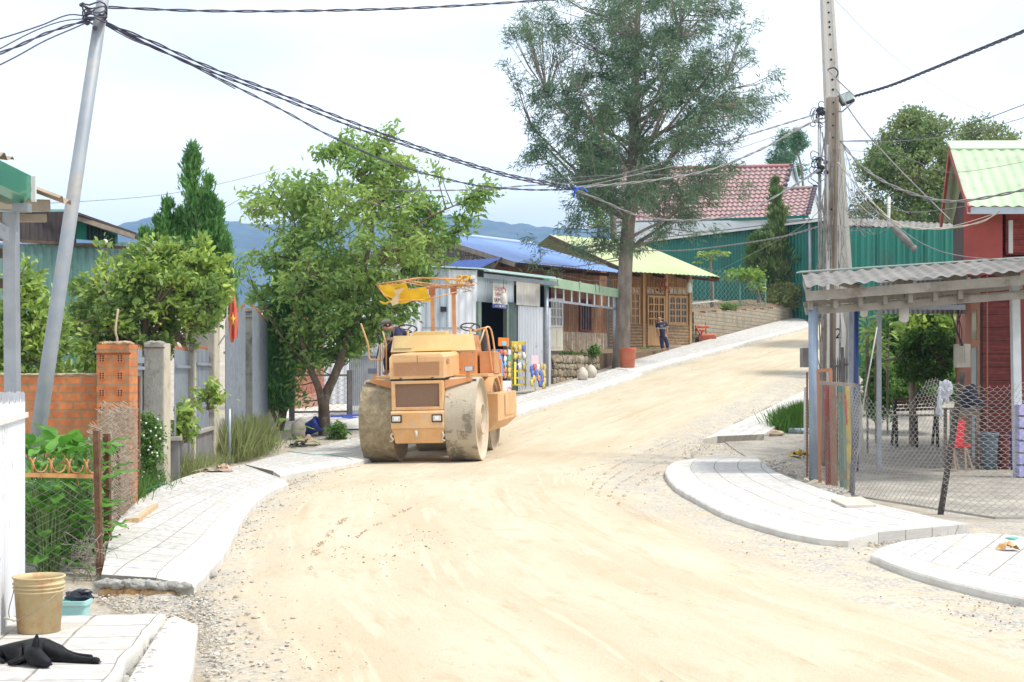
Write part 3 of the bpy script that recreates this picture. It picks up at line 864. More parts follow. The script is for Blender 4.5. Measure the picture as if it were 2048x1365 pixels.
mb = MB(); corr_wall(mb, W2, s_(W2, 1031), s_(W2, 1078), W2.hit(1055, 612)[1], W2.hit(1055, 566)[1], .09, .006, .03)
mb.build('awning_flap', mat('beige_sheet', (.44, .42, .38), (.52, .50, .46), 2, .6), shop)
mb = MB(); corr_wall(mb, W2, s_(W2, 1036), s_(W2, 1101), G(43) - .1, W2.hit(1060, 613)[1], .17, .018, .0)
mb.build('front_wall', M_ZINC, shop)
mb = MB(); W2.box(mb, -.02, dl, G(40.5) - .1, zt, -.08, .05); W2.box(mb, dr, dr + .10, G(41.5) - .1, zt, -.08, .05)
mb.build('door_frame', mat('sage_paint', (.13, .18, .15), (.18, .23, .19), 4, .7), shop)
mb = MB(); corr_wall(mb, W2, dr + .1, s_(W2, 1037), G(41.5) - .1, zt + .05, .25, .006, -.02)
mb.build('front_wall', mat('dark_green_board', (.055, .085, .08), (.08, .11, .10), 3, .7), shop)
W1b = Wall((-5.8, 44.5), (-.2, 46.2))
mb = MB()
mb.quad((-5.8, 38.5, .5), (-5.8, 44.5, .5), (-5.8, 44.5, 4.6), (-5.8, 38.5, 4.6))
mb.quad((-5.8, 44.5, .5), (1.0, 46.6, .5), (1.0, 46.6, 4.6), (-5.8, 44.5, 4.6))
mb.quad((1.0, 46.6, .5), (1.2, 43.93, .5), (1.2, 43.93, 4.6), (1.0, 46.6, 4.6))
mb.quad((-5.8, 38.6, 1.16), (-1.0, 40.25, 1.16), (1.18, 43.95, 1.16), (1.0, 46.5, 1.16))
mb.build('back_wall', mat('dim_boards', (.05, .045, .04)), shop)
mb = MB(); mb.corr((-5.95, 38.25, 4.74), (6.3, 5.8, 0), (4.95, 1.75, -.06), .2, .015, 2)
V4 = [(-5.9, 38.3, 4.78), (-.93, 40.05, 4.70), (1.35, 43.85, 4.70), (1.1, 46.8, 4.70), (-5.9, 44.7, 4.78)]
mb = MB(); mb.add(V4 + [(a, b, c - .03) for a, b, c in V4], [(0, 1, 2, 3, 4), (9, 8, 7, 6, 5)] + [(i, (i + 1) % 5, 5 + (i + 1) % 5, 5 + i) for i in range(5)])
mb.build('roof', mat('teal_edge_roof', (.42, .60, .56), (.50, .66, .62), 2, .5), shop)
mb = MB(); mb.beam(W2.p(-.1, 4.47, .3), W2.p(W2.L - .25, 4.47, .3), .05, .13); mb.build('eave_beam', M_STEEL, shop)
mb = MB(); mb.beam(W2.p(-.2, 4.60, .42), W2.p(W2.L - .25, 4.60, .42), .16, .03); mb.build('eave_edge', MATS['teal_edge_roof'], shop)
mb = MB()
for z in (W2.hit(990, 702)[1], W2.hit(990, 675)[1]):
    W2.box(mb, dl - .3, dr + .4, z - .03, z, -1.3, -.95)
W2.box(mb, dl - .3, dr + .4, 1.2, 4.3, -1.36, -1.32)
mb.build('shelf', mat('dark_shelf', (.04, .035, .03)), shop)
bott = [((.55, .60, .60), 0), ((.05, .25, .08), 1), ((.45, .40, .08), 1), ((.50, .22, .20), 0), ((.08, .3, .12), 1)]
def bottle(x, y, z, h, c, label, group):
    mbb = MB(); r = h * .14
    mbb.lathe([(0, 0), (r, 0), (r, h * .6), (r * .45, h * .8), (r * .4, h * .97)], (x, y, z), 10)
    o = mbb.build('bottle', mat('bottle_%d' % int(c[0] * 100 + c[1] * 10), c, rough=.2))
    mbb = MB(); mbb.cyl((x, y, z + h * .95), (x, y, z + h * 1.02), r * .5, 8); mbb.build('cap', mat('cap_blue', (.1, .15, .5)), o)
    return tag(o, label, 'bottle', group)
BW = ['clear bottle', 'green bottle', 'amber bottle', 'reddish bottle', 'deep green bottle']
for row, zpy in enumerate((675, 702)):
    z = W2.hit(990, zpy)[1]
    for k in range(8):
        a = dl + .12 + (dr - dl + .1) * k / 8
        p = W2.p(a, z + .002, -1.1)
        ci = (0, 0, 0, 3, 3, 0, 2, 0)[k] if row == 0 else (2, 2, 1, 1, 4, 0, 3, 0)[k]
        bottle(p.x, p.y, p.z, .33, bott[ci][0], '%s, %s from the left on the %s shelf inside the shop doorway' % (BW[ci], ('first', 'second', 'third', 'fourth', 'fifth', 'sixth', 'seventh', 'eighth')[k], ('upper', 'lower')[row]), 'bottles on the %s shop shelf' % ('upper', 'lower')[row])
M_BULB = mat('lamp_glass', (0.62, 0.60, 0.56), (.7, .68, .64), 5, .3)
M_CORD = mat('black_cord', (.03, .03, .035), rough=.6)
def bulb(p, s, label, cord, cap=(.55, .45, .33)):
    t = thing('lamp_bulb', label, 'light bulb', p, group=None)
    mb = MB(); mb.lathe([(0.0, -.55 * s), (.10 * s, -.53 * s), (.16 * s, -.45 * s), (.16 * s, -.15 * s), (.10 * s, 0)], p, 16); mb.build('glass', M_BULB, t)
    mb = MB(); mb.lathe([(.10 * s, 0), (.11 * s, .02 * s), (.05 * s, .12 * s), (.045 * s, .2 * s), (0, .21 * s)], p, 14); mb.build('cap', mat('lamp_cap', cap), t)
    mb = MB(); mb.tube([Vector(p) + Vector((0, 0, .2 * s)), Vector(p) + Vector((.01, 0, .2 * s + cord))], .006, 5); mb.build('cord', M_CORD, t)
    return t
a, z = W2.hit(980, 588)
bulb(W2.p(a, z, .45), .55, 'white lamp bulb hanging beside the shop banner', W2.p(0, 4.42, 0).z - z - .11)
def text_on(W, a, z, d, s, h, m, parent, sx=1.0):
    return text_mesh(s, h, m, parent, W.p(a, z, d), (PI / 2, 0, math.atan2(W.n.y, W.n.x) + PI / 2), sx)
a0, a1, z0, z1 = W2.rect(985, 558, 1016, 616)
a0, a1 = W2.hit(986, 590, .25)[0], W2.hit(1015, 590, .25)[0]
z0, z1 = W2.hit(1000, 617, .25)[1], W2.hit(1000, 562, .25)[1]
ban = thing('shop_banner', 'worn vertical shop banner with dark print hanging over the doorway', 'banner', W2.p((a0 + a1) / 2, z0, .25))
mb = MB(); W2.box(mb, a0, a1, z0 + .12, z1 - .08, .235, .25); mb.build('panel', mat('banner_cloth', (.50, .47, .40), (.56, .54, .48), 4, .8), ban)
mb = MB(); W2.box(mb, a0 - .02, a1 + .01, z0, z0 + .12, .232, .252); mb.build('lower_band', mat('navy_print', (.05, .07, .22)), ban)
mb = MB(); W2.box(mb, a0 - .02, a1, z1 - .08, z1, .233, .251); mb.build('upper_band', mat('blue_green_print', (.16, .27, .33), (.35, .38, .28), 9), ban)
M_INK = mat('dark_ink', (.10, .05, .08)); M_INKR = mat('plum_ink', (.33, .07, .12)); M_INKW = mat('white_ink', (.7, .7, .68))
ac = (a0 + a1) / 2; H = z1 - z0; wd = a1 - a0
text_on(W2, ac, z1 - .25, .256, 'CHUYÊN', .17, M_INKR, ban, sx=.75 * wd / .65)
text_on(W2, ac, z1 - .40, .256, 'THIỆN TÂM', .15, M_INKR, ban, sx=.62 * wd / .65)
text_on(W2, ac, z1 - .55, .256, 'ĐC: CƠ SỞ LÀNG', .06, M_INK, ban, sx=.9 * wd / .65)
text_on(W2, ac, z0 + .22, .256, 'SÁT CẦU', .16, M_INK, ban, sx=.85 * wd / .65)
text_on(W2, ac, z0 + .055, .256, '0382 188 189 72', .09, M_INKW, ban, sx=.75 * wd / .65)
a, z = W1.hit(944, 555)
t = thing('security_camera', 'small white security camera under the corner of the shop roof', 'camera', W1.p(a, z, .1))
mb = MB(); W1.box(mb, a - .07, a + .07, z - .05, z + .06, .0, .12); mb.build('housing', M_WHITE, t)
mb = MB(); mb.blob(W1.p(a - .1, z - .13, .15), .07, sub=2, rough=0); mb.build('lens', M_BLACK, t)
a, z = W1.hit(886, 619)
mb = MB(); W1.box(mb, a - .08, a + .08, z - .07, z + .07, .02, .08); tag(mb.build('switch_box', M_BLACK), 'little black switch box on the grey shop side wall', 'switch box')
gf = thing('entrance_frame', 'steel entrance frame with sage green fascia between shop and tall tree', 'entrance frame', (2.4, 46.6, G(46)))
A = Vector((1.05, 43.45, 0)); B = Vector((3.56, 49.2, 0))
WG = Wall(A[:2], B[:2])
def zG(py, px_): return WG.hit(px_, py)[1]
mb = MB(); mb.cyl((A.x, A.y, G(A.y)), (A.x, A.y, zG(565, 1093)), .075, 12); mb.build('post', M_STEEL, gf)
mb = MB(); mb.cyl((B.x, B.y, G(B.y)), (B.x, B.y, zG(580, 1230)), .075, 12); mb.build('post', M_STEEL, gf)
M_SAGE = mat('sage_fascia', (.25, .36, .24), (.30, .41, .28), 2, .6)
zf0, zf1 = 4.36, 4.66
mb = MB(); mb.hexa([WG.p(-.15, zf0, .12), WG.p(WG.L + .45, zf0 - .02, .12), WG.p(WG.L + .45, zf1 - .02, .12), WG.p(-.15, zf1, .12)], WG.n * .04); mb.build('fascia', M_SAGE, gf)
mb = MB(); mb.hexa([WG.p(-.55, zf0 + .02, .1), WG.p(-.16, zf0, .1), WG.p(-.16, zf1, .1), WG.p(-.55, zf1 - .03, .1)], WG.n * .05); mb.build('fascia_end', mat('teal_paint', (.02, .27, .19)), gf)
mb = MB(); mb.beam(WG.p(0, 3.97, .02), WG.p(WG.L, 3.97, .02), .06, .07); mb.build('rail', M_STEEL, gf)
for k in range(1, 9):
    mb = MB(); a = WG.L * k / 9; mb.beam(WG.p(a, 4.0, .02), WG.p(a, zf0 + .05, .02), .045); mb.build('baluster', M_WHITE, gf)
for k in (.08, .38, .62, .68, .98):
    mb = MB(); a = WG.L * k; mb.hexa([WG.p(a, zf0 + .08, .17), WG.p(a + .12, zf0 + .08, .17), WG.p(a + .12, zf1 + .02, .17), WG.p(a, zf1 + .02, .17)], WG.n * .012); mb.build('clip', M_SAGE, gf)
bh = thing('timber_house', 'brown timber house under a blue metal roof', 'house', (1.5, 54, G(54)))
HB = Wall((-.6, 50.8), (3.75, 56.4)); inw = -HB.n
BZ0, BZ1 = 2.45, 5.9
def board(mb, W, a0, a1, z0, z1, d=0.0, t=.05): W.box(mb, a0, a1, z0, z1, d - t, d)
along('wall', HB, lambda mb: board(mb, HB, 0, HB.L, 3.3, BZ1), M_BROWN_BOARD, bh)
along('plinth_boards', HB, lambda mb: board(mb, HB, s_(HB, 1122), HB.L, BZ0, 3.32, .02), M_PALE_BOARD, bh)
along('foundation', HB, lambda mb: board(mb, HB, 0, HB.L, 1.9, 2.55, -.01, .3), mat('foundation_stone', (.33, .29, .22), (.44, .40, .32), 4, .9, bump=.4), bh)
HBs = Wall(HB.p(0, 0)[:2], (HB.p(0, 0) + inw * 7)[:2])
mb = MB()
ap = HB.p(0, 0) + inw * 3.2;
q = [HB.p(0, 2.4), HB.p(0, 2.4) + inw * 7, HB.p(0, 5.75) + inw * 7, HB.p(0, 6.95) + inw * 3.2, HB.p(0, 5.75)]
mb.add(q + [v - HB.u * .05 for v in q], [(0, 1, 2, 3, 4), (9, 8, 7, 6, 5)] + [(i, (i + 1) % 5, 5 + (i + 1) % 5, 5 + i) for i in range(5)])
o = along('gable_wall', HBs, lambda m_: m_.add([Vector(v) for v in mb.v], mb.f), M_GREY_BOARD, bh)
def roof_slope(parent, r1, r2, e1, e2, m, pitch=.2, amp=.013, name='roof', thick=.0):
    mbr = MB(); mbr.corr(r1, Vector(e1) - Vector(r1), Vector(r2) - Vector(r1), pitch, amp, 1)
    return mbr.build(name, m, parent)
rz, ez = 6.98, 5.62
r1 = HB.p(-.75, rz) + inw * 3.2; r2 = HB.p(HB.L - .6, rz) + inw * 3.2
e1 = HB.p(-.45, ez - .0, 1.25); e2 = HB.p(HB.L - .75, ez + .12, 1.2)
roof_slope(bh, r1, r2, e1, e2, M_BLUE_ROOF)
roof_slope(bh, r1, r2, HB.p(-.75, 5.5) + inw * 7.4, HB.p(HB.L - .6, 5.5) + inw * 7.4, M_BLUE_ROOF)
mb = MB(); mb.beam(r1 + Vector((0, 0, -.08)), e1 + Vector((0, 0, -.09)), .05, .17); mb.build('barge_board', M_TRIMWOOD, bh)
mb = MB(); mb.tube([r1 + Vector((0, 0, .02)), r2 + Vector((0, 0, .02))], .09, 8); mb.build('ridge_cap', mat('pale_ridge', (.42, .50, .62)), bh)
for k in (.05, .3, .55, .8):
    mb = MB(); a = HB.L * k; mb.beam(HB.p(a, 5.62, 0), HB.p(a, 5.52, 1.1), .07, .12); mb.build('rafter', M_DARKWOOD, bh)
mb = MB()
p1, p2 = P(915, 522, 50.2), P(1003, 516, 50.0); p3, p4 = P(862, 545, 49.0), P(985, 539, 48.8)
mb.corr(p1, p3 - p1, p2 - p1, .2, .02, 1); o = mb.build('lean_to_roof', M_BLUE_ROOF2, bh)
mb = MB(); mb.beam(p2, p4, .05, .06); mb.beam(p4 + Vector((0, 0, -.05)), P(1000, 560, 50), .04); mb.build('bracket', M_DARKWOOD, bh)
dz = lattice(HB, bh, 1096, 597, 1124, 655, 2, 3, 'door_light', M_WHITE, mat('pale_pane', (.42, .40, .36), (.5, .48, .44), 3, .3), .07, deep=.06)
a0, a1, z0, z1 = HB.rect(1096, 655, 1124, 702)
d = along('door', HB, lambda mb: (HB.box(mb, a0, a1, z0, z1 - .005, .005, .05), HB.box(mb, a0 + .1, (a0 + a1) / 2 - .04, z0 + .12, z1 - .12, .05, .065), HB.box(mb, (a0 + a1) / 2 + .04, a1 - .1, z0 + .12, z1 - .12, .05, .065)), mat('cream_paint', (.66, .62, .5), (.72, .70, .60), 3, .6), bh)
along('door_surround', HB, lambda mb: (HB.box(mb, a0 - .12, a0 - .005, z0, HB.hit(1110, 597)[1], .0, .07), HB.box(mb, a0 - .12, a1 + .1, HB.hit(1110, 597)[1] + .005, HB.hit(1110, 590)[1] + .02, .0, .09)), mat('maroon_wood', (.13, .04, .03)), bh)
lattice(HB, bh, 1158, 598, 1181, 663, 2, 1, 'window', mat('maroon_wood', (.13, .04, .03)), M_GLASS, .06, True)
along('link_wall', HB, lambda mb: board(mb, HB, HB.L - .02, HB.L + 2.4, 2.5, 5.6, -.35), M_GREY_BOARD, bh)
gh = thing('wooden_house', 'honey coloured wooden house under a lime green roof', 'house', (5.5, 59, G(58)))
HG = Wall((3.35, 56.9), (7.45, 59.5)); ing = -HG.n
along('wall', HG, lambda mb: board(mb, HG, 0, HG.L, 3.75, 5.95), M_HONEY, gh)
along('lower_wall', HG, lambda mb: board(mb, HG, 0, HG.L, 2.6, 3.755, .06, .12), M_LOG, gh)
HGs = Wall(HG.p(HG.L, 0)[:2], (HG.p(HG.L, 0) + ing * 7)[:2])
q = [HG.p(HG.L, 2.6), HG.p(HG.L, 2.6) + ing * 7, HG.p(HG.L, 5.8) + ing * 7, HG.p(HG.L, 7.5) + ing * 4.4, HG.p(HG.L, 5.9)]
along('gable_wall', HGs, lambda m_: m_.add(q + [v + HG.u * .05 for v in q], [(0, 1, 2, 3, 4), (9, 8, 7, 6, 5)] + [(i, (i + 1) % 5, 5 + (i + 1) % 5, 5 + i) for i in range(5)]), M_HONEY, gh)
for px_ in (1249, 1286, 1331, 1379):
    a = HG.hit(px_, 650)[0]
    along('post', HG, lambda mb: HG.box(mb, a - .07, a + .05, 2.65, 5.85, .0, .10), M_WFRAME, gh)
lattice(HG, gh, 1252, 585, 1279, 656, 3, 4, 'window', None, M_GLASS, .07, True, .12)
lattice(HG, gh, 1336, 592, 1374, 657, 3, 4, 'window', None, M_GLASS, .07, True, .18)
lattice(HG, gh, 1292, 592, 1327, 692, 3, 4, 'door', None, M_GLASS, .07, True, .75, deep=.12)
for x0, x1 in ((1252, 1279), (1292, 1327), (1336, 1374)):
    lattice(HG, gh, x0, 575, x1, 589, 2, 1, 'transom', None, M_FROST, .05, True)
rz = 7.72
E1, E2 = P(1240, 545, 55.6), P(1443, 555, 59.2)
R1_, R2_ = P(1100, 470, 61.0), P(1272, 483, 64.4)
E1 = E2 + (R1_ - R2_) * 1.02; E1.z = 5.72
roof_slope(gh, R1_, R2_, E1, E2, M_LIME_ROOF, .25, .012)
back = HG.n * -9
roof_slope(gh, R1_, R2_, R1_ + ing * 5 + Vector((0, 0, -1.8)), R2_ + ing * 5 + Vector((0, 0, -1.8)), M_LIME_ROOF, .25, .012)
mb = MB(); mb.beam(R2_ + Vector((0, 0, -.1)), E2 + Vector((-.1, 0, -.1)), .06, .14); mb.build('barge_board', M_DARKWOOD, gh)
mb = MB(); mb.beam(R1_ + Vector((0, 0, -.1)), E1 + Vector((0, 0, -.1)), .06, .14); mb.build('barge_board', M_DARKWOOD, gh)
mb = MB(); mb.beam(E2 + Vector((-.15, 0, -.14)), HG.p(HG.L, 5.75, 0), .12, .12); mb.build('rafter', M_DARKWOOD, gh)
for k in (.1, .35, .6, .85):
    mb = MB(); a = HG.L * k; mb.beam(HG.p(a, 5.8, 0), HG.p(a, 5.66, .75), .09, .13); mb.build('rafter', M_DARKWOOD, gh)
a, z = HG.hit(1363, 568)
bulb(HG.p(a, z, .5), .75, 'white lamp bulb under the eave of the lime roofed house', .25, (.6, .6, .58))
a, z = HG.hit(1311, 570)
bn = MB(); rnd = random.Random(5)
for i in range(60):
    c = HG.p(a + rnd.gauss(0, .13), z + rnd.uniform(-.32, .3) , .45 + rnd.gauss(0, .05))
    bn.blob(c, (.03, .03, .07), seed=i, sub=1, rough=.3)
o = bn.build('chilli_bunch', mat('chilli', (.3, .05, .03), island=[(.30, .04, .02), (.45, .16, .05), (.20, .05, .03), (.55, .32, .15)]))
tag(o, 'dark red bunch of dried chillies hanging above the wooden door', 'dried bunch')
mb = MB(); mb.tube([HG.p(a, z + .25, .45), HG.p(a, 5.7, .5)], .01, 5); mb.build('cord', M_CORD, o)
M_SOIL = mat('reddish_soil', (.17, .105, .06), (.25, .175, .105), 2, .95, bump=.5, bscale=15, c3=(.12, .13, .05), s3=1.2)
mb = MB()
t1 = [(1.25, 44.1, 0), (3.2, 48.7, 0), (5.0, 53.5, 0)]
tp = [(1.1, 44.3, 2.28), (2.55, 47.4, 2.36), (3.6, 50.3, 2.45), (5.2, 54.2, 2.55), (7.0, 58.4, 2.85), (3.3, 58.4, 2.8), (-1.5, 51.5, 2.45), (-1.4, 46.5, 2.3)]
n_ = len(tp)
mb.add(tp + [(a, b, .8) for a, b, c in tp], [tuple(range(n_)), tuple(range(2 * n_ - 1, n_ - 1, -1))] + [(i, n_ + i, n_ + (i + 1) % n_, (i + 1) % n_) for i in range(n_)])
o = mb.build('terrace_ground', M_SOIL); tag(o, kind='structure')
M_RUBBLE = mat('field_stone', (.3, .25, .17), island=[(.30, .235, .15), (.40, .32, .21), (.22, .18, .12), (.46, .40, .30)], c2=(.16, .13, .09), scale=5, rough=.95, bump=.5, bscale=20)
WS = Wall((1.22, 44.1), (2.75, 47.5))
rw = thing('retaining_wall', 'low rubble stone retaining wall beside the shop', 'stone wall', (2, 46, 1.4))
along('backing', WS, lambda mb: WS.box(mb, 0, WS.L + .3, 1.2, 2.28, -.2, -.02), mat('wall_mortar', (.17, .14, .10), (.26, .22, .16), 6, .95), rw)
rnd = random.Random(8); mb = MB()
z = 1.35
while z < 2.2:
    a = rnd.uniform(0, .1); hh = rnd.uniform(.16, .26)
    while a < WS.L + .2:
        w = rnd.uniform(.22, .6)
        c = WS.p(a + w / 2, z + hh / 2, .0)
        mb.blob(c, (w * .47, .07, hh * .46), seed=rnd.random() * 50, sub=3, rough=.45, M=Matrix.Rotation(math.atan2(WS.u.y, WS.u.x), 3, 'Z') @ Matrix.Rotation(rnd.uniform(-.15, .15), 3, 'Y'), sq=.45)
        a += w
    z += hh
mb.build('stone_face', M_RUBBLE, rw)
gb = thing('warehouse', 'long dark green corrugated warehouse wall above the stone bank', 'warehouse', (12, 79, 5.5))
WW = Wall((8.0, 85.6), (17.3, 72.0))
mb = MB(); corr_wall(mb, WW, 0, WW.L - .1, 4.6, 9.72, .24, .03); mb.build('wall', M_GREEN_SHEET, gb)
mb = MB(); mb.hexa([WW.p(-.3, 9.72, .35), WW.p(WW.L + .1, 9.72, .35), WW.p(WW.L + .1, 10.1, -2.2), WW.p(-.3, 10.1, -2.2)], (0, 0, .05)); mb.build('roof', M_FIBRO, gb)
mb = MB(); WW.box(mb, -.3, WW.L, 9.60, 9.70, .3, .36); mb.build('eave_trim', M_WHITE, gb)
a = WW.hit(1624, 500)[0]
mb = MB(); mb.cyl(WW.p(a, 4.8, .14), WW.p(a, 9.9, .14), .10, 10); mb.build('downpipe', M_STEEL, gb)
g2 = thing('green_fence_wall', 'green corrugated sheet wall between the utility poles and the red house', 'sheet wall', (12.5, 45, 2))
WX = Wall((10.55, 45), (14.6, 45))
mb = MB(); corr_wall(mb, WX, 0, WX.L, 1.2, 6.33, .19, .02); mb.build('sheeting', M_GREEN_SHEET, g2)
for k in range(1, 8):
    mb = MB(); a = WX.L * k / 8; mb.beam(WX.p(a, 1.3, .03), WX.p(a, 6.30, .03), .03); mb.build('batten', M_GREEN_SHEET, g2)
rf2 = thing('shed_roof', 'thin grey corrugated shed roof just above the green sheet wall', 'shed', (12, 46, 5))
p1, p2 = P(1690, 436, 47), P(1840, 448, 47)
p1b, p2b = P(1680, 450, 45.4), P(1930, 464, 45.4)
mb = MB(); mb.corr(p1, p1b - p1, p2b - p1b, .2, .02, 1); mb.build('roof', M_FIBRO, rf2)
mb = MB(); mb.hexa([P(1690, 450, 45.5), P(1750, 452, 45.5), P(1750, 480, 45.5), P(1690, 480, 45.5)], (0, .1, 0)); mb.quad(P(1690, 450, 46.6), P(1900, 458, 46.6), P(1900, 700, 46.6), P(1690, 700, 46.6)); mb.build('wall', M_FIBRO, rf2)
th = thing('tiled_house', 'pale house with hazy dusty pink tiled roof rising behind the green warehouse', 'house', (10, 98, 6))
M_TILER = mat('pink_roof_tiles', (.37, .235, .225), (.42, .28, .265), 4, .8, c3=(.32, .20, .19), s3=1)  # low-contrast pink takes some haze into the colour along with dust
def tiled(parent, ra, rb, ea, eb, rows, pitch=.3, m=M_TILER):
    """courses of pantiles: each row a wavy strip with a lip"""
    ra, rb, ea, eb = map(Vector, (ra, rb, ea, eb)); mbt = MB()
    V = rb - ra; L = V.length; n = int(L / pitch * 6)
    dn = (ea - ra) / rows; nr = dn.cross(V).normalized()
    if nr.z < 0: nr = -nr
    for r in range(rows):
        vs = []
        for q, (off, lift) in enumerate(((0, .0), (1.06, .09))):
            for k in range(n + 1):
                t = k / n; w = math.sin(2 * PI * t * L / pitch)
                vs.append(ra + dn * (r + off) + (rb - ra).lerp(eb - ea, (r + off) / rows) * t + nr * (lift + .05 * w))
        for k in range(n + 1): vs.append(vs[n + 1 + k] - nr * .07)
        mbt.add(vs, [(j * (n + 1) + k, j * (n + 1) + k + 1, (j + 1) * (n + 1) + k + 1, (j + 1) * (n + 1) + k) for j in range(2) for k in range(n)], False)
    return mbt.build('roof', m, parent)
ra, rb, ea, eb = P(1240, 341, 101), P(1582, 334, 97), P(1232, 444, 96.5), P(1553, 436, 92.5)
tiled(th, ra, rb, ea, eb, 13, .36)
mb = MB(); mb.tube([ra + Vector((0, 0, .08)), rb + Vector((0, 0, .08))], .13, 8); mb.build('ridge_cap', mat('rose_ridge', (.42, .20, .185)), th)
rc, rd = P(1566, 381, 94.5), P(1630, 377, 93.8); ec, ed = P(1500, 433, 91.8), P(1616, 430, 91)
ec = P(1545, 434, 92.2)
tiled(th, rc, rd, ec, ed, 8, .36)
mb = MB(); mb.tube([rc + Vector((0, 0, .08)), rd + Vector((0, 0, .08))], .12, 8); mb.build('ridge_cap', mat('grey_ridge', (.33, .26, .24)), th)
for a_, b_ in ((rb, eb), (rd, ed)):
    mb = MB()
    for k in range(11):
        t = k / 10; mb.blob(a_.lerp(b_, t) + Vector((.02, 0, .12)), (.19, .22, .14), seed=k, sub=1, rough=.1)
    mb.build('verge_tiles', mat('dark_verge', (.12, .10, .12)), th)
M_PALEWALL = mat('pale_wall', (.60, .64, .66), (.52, .56, .58), 1, .8)
mb = MB()
mb.add([rb + Vector((.1, .3, -.1)), P(1562, 440, 93.5), P(1612, 400, 101)], [(0, 1, 2)])
mb.add([rd + Vector((.1, .3, -.1)), P(1612, 440, 91.6), P(1645, 425, 97), P(1645, 500, 97), P(1612, 500, 91.6)], [(0, 1, 4, 3, 2)])
mb.quad(P(1225, 446, 95), P(1625, 438, 91.9), P(1625, 540, 91.9), P(1225, 540, 95)); mb.build('wall', M_PALEWALL, th)
mb = MB(); mb.beam(rb + Vector((.25, 0, .05)), P(1601, 388, 100), .12, .3); mb.beam(rd + Vector((.25, 0, .05)), P(1642, 432, 97), .12, .3); mb.build('barge_board', M_GREY_SHEET, th)
mb = MB(); mb.beam(ea + Vector((0, -.1, -.12)), ec + Vector((0, -.1, -.10)), .14, .18); mb.beam(ec + Vector((.0, -.1, -.12)), ed + Vector((0, -.1, -.12)), .14, .18); mb.build('gutter', mat('dark_green_gutter', (.01, .13, .10)), th)
M_BLOCK = brick_mat('block_wall', (.40, .34, .24), (.33, .29, .22), (.20, .17, .12), .42, .17, .012, .8, (.22, .20, .14), 'xz', warp=.02)
BW_ = Wall((7.75, 60.6), (17.3, 80.5))
bw = thing('block_wall', 'mossy pale block retaining wall rising along the uphill pavement', 'block wall', (12, 70, 3))
def bwf(mb):
    n = 14
    for k in range(n):
        a0, a1 = BW_.L * k / n, BW_.L * (k + 1) / n
        t = (k + .5) / n
        z1_ = 4.32 + (5.55 - 4.32) * t
        y = BW_.p(a0, 0).y
        BW_.box(mb, a0, a1, G(y) - .4, z1_ + (k % 3) * .01, -.25, 0)
along('blocks', BW_, bwf, M_BLOCK, bw)
mb = MB(); rows = 10; cols = 30; vs = []
for j in range(rows + 1):
    for i in range(cols + 1):
        t = i / cols; s = j / rows
        a = BW_.p(BW_.L * t, 0, -.05); b = Vector((7.6 + 9.9 * t, 86 - 12.5 * t, 0))
        p = a.lerp(b, s); z0_ = 4.30 + 1.22 * t; z1_ = 5.5 + .2 * t
        z = z0_ + (z1_ - z0_) * min(1, s * 2.2) + .16 * mnoise.noise(Vector((p.x * .9, p.y * .9, 2)))
        vs.append((p.x, p.y, z))
mb.add(vs, [(j * (cols + 1) + i, j * (cols + 1) + i + 1, (j + 1) * (cols + 1) + i + 1, (j + 1) * (cols + 1) + i) for j in range(rows) for i in range(cols)], True)
tag(mb.build('bank_ground', M_SOIL), kind='structure')
rh = thing('red_house', 'dark red boarded house with pale green corrugated roof', 'house', (10.5, 27.5, 0))
RC = Vector((8.6, 26.0, 0))
WF = Wall((8.6, 26.0), (15, 26.3)); WL = Wall((9.55, 30.6), (8.6, 26.0))
along('front_wall', WF, lambda mb: WF.box(mb, .0, WF.L, 0.0, 4.75, -.1, 0), M_REDWALL, rh)
along('side_wall', WL, lambda mb: WL.box(mb, .0, WL.L - .02, 0.0, 3.6, -.1, 0), mat('tan_red_boards', (.34, .13, .085), (.40, .17, .11), 3, .7), rh)
Rl, Rr = P(1898, 291, 28.3), P(2200, 282, 28.3); Rr.z = Rl.z + .02
El, Er = P(1936, 413, 24.9), P(2230, 404, 24.9); Er.z = El.z
Bl = P(1880, 446, 31.5); Br = Vector((Rr.x + 3, 31.5, Bl.z))
Rr.x = 17; Er.x = 17; Br.x = 17
roof_slope(rh, Rl, Rr, El, Er, M_PALEGREEN_ROOF, .21, .014)
roof_slope(rh, Rl, Rr, Bl, Br, M_PALEGREEN_ROOF, .21, .022)
mb = MB(); mb.hexa([Rl + Vector((-.05, -.28, -.14)), Rr + Vector((0, -.28, -.14)), Rr + Vector((0, 0, .06)), Rl + Vector((-.05, 0, .06))], (0, -.02, .03)); mb.build('ridge_cap', mat('ridge_green', (.45, .58, .42)), rh)
mb = MB(); mb.beam(El + Vector((0, .04, -.07)), Er + Vector((0, .04, -.07)), .04, .12); mb.build('fascia', M_GREY_SHEET, rh)
mb = MB(); mb.beam(Rl + Vector((.02, 0, -.10)), Bl + Vector((.02, 0, -.06)), .05, .17); mb.beam(Rl + Vector((.02, 0, -.10)), El + Vector((.02, 0, -.06)), .05, .13); mb.build('barge_board', M_REDPAINT, rh)
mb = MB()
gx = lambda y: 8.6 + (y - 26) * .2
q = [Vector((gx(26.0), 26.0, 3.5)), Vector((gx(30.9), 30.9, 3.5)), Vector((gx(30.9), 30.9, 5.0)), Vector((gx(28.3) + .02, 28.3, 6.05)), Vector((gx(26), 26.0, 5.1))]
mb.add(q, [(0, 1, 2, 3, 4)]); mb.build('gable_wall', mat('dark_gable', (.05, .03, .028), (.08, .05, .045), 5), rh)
WU = Wall((8.28, 25.9), (9.05, 25.55))
a0, a1 = 0, 1.0
mb = MB(); WU.box(mb, -.05, .62, 3.5, 4.72, 0, .03); mb.build('upper_panel', M_REDPAINT, rh)
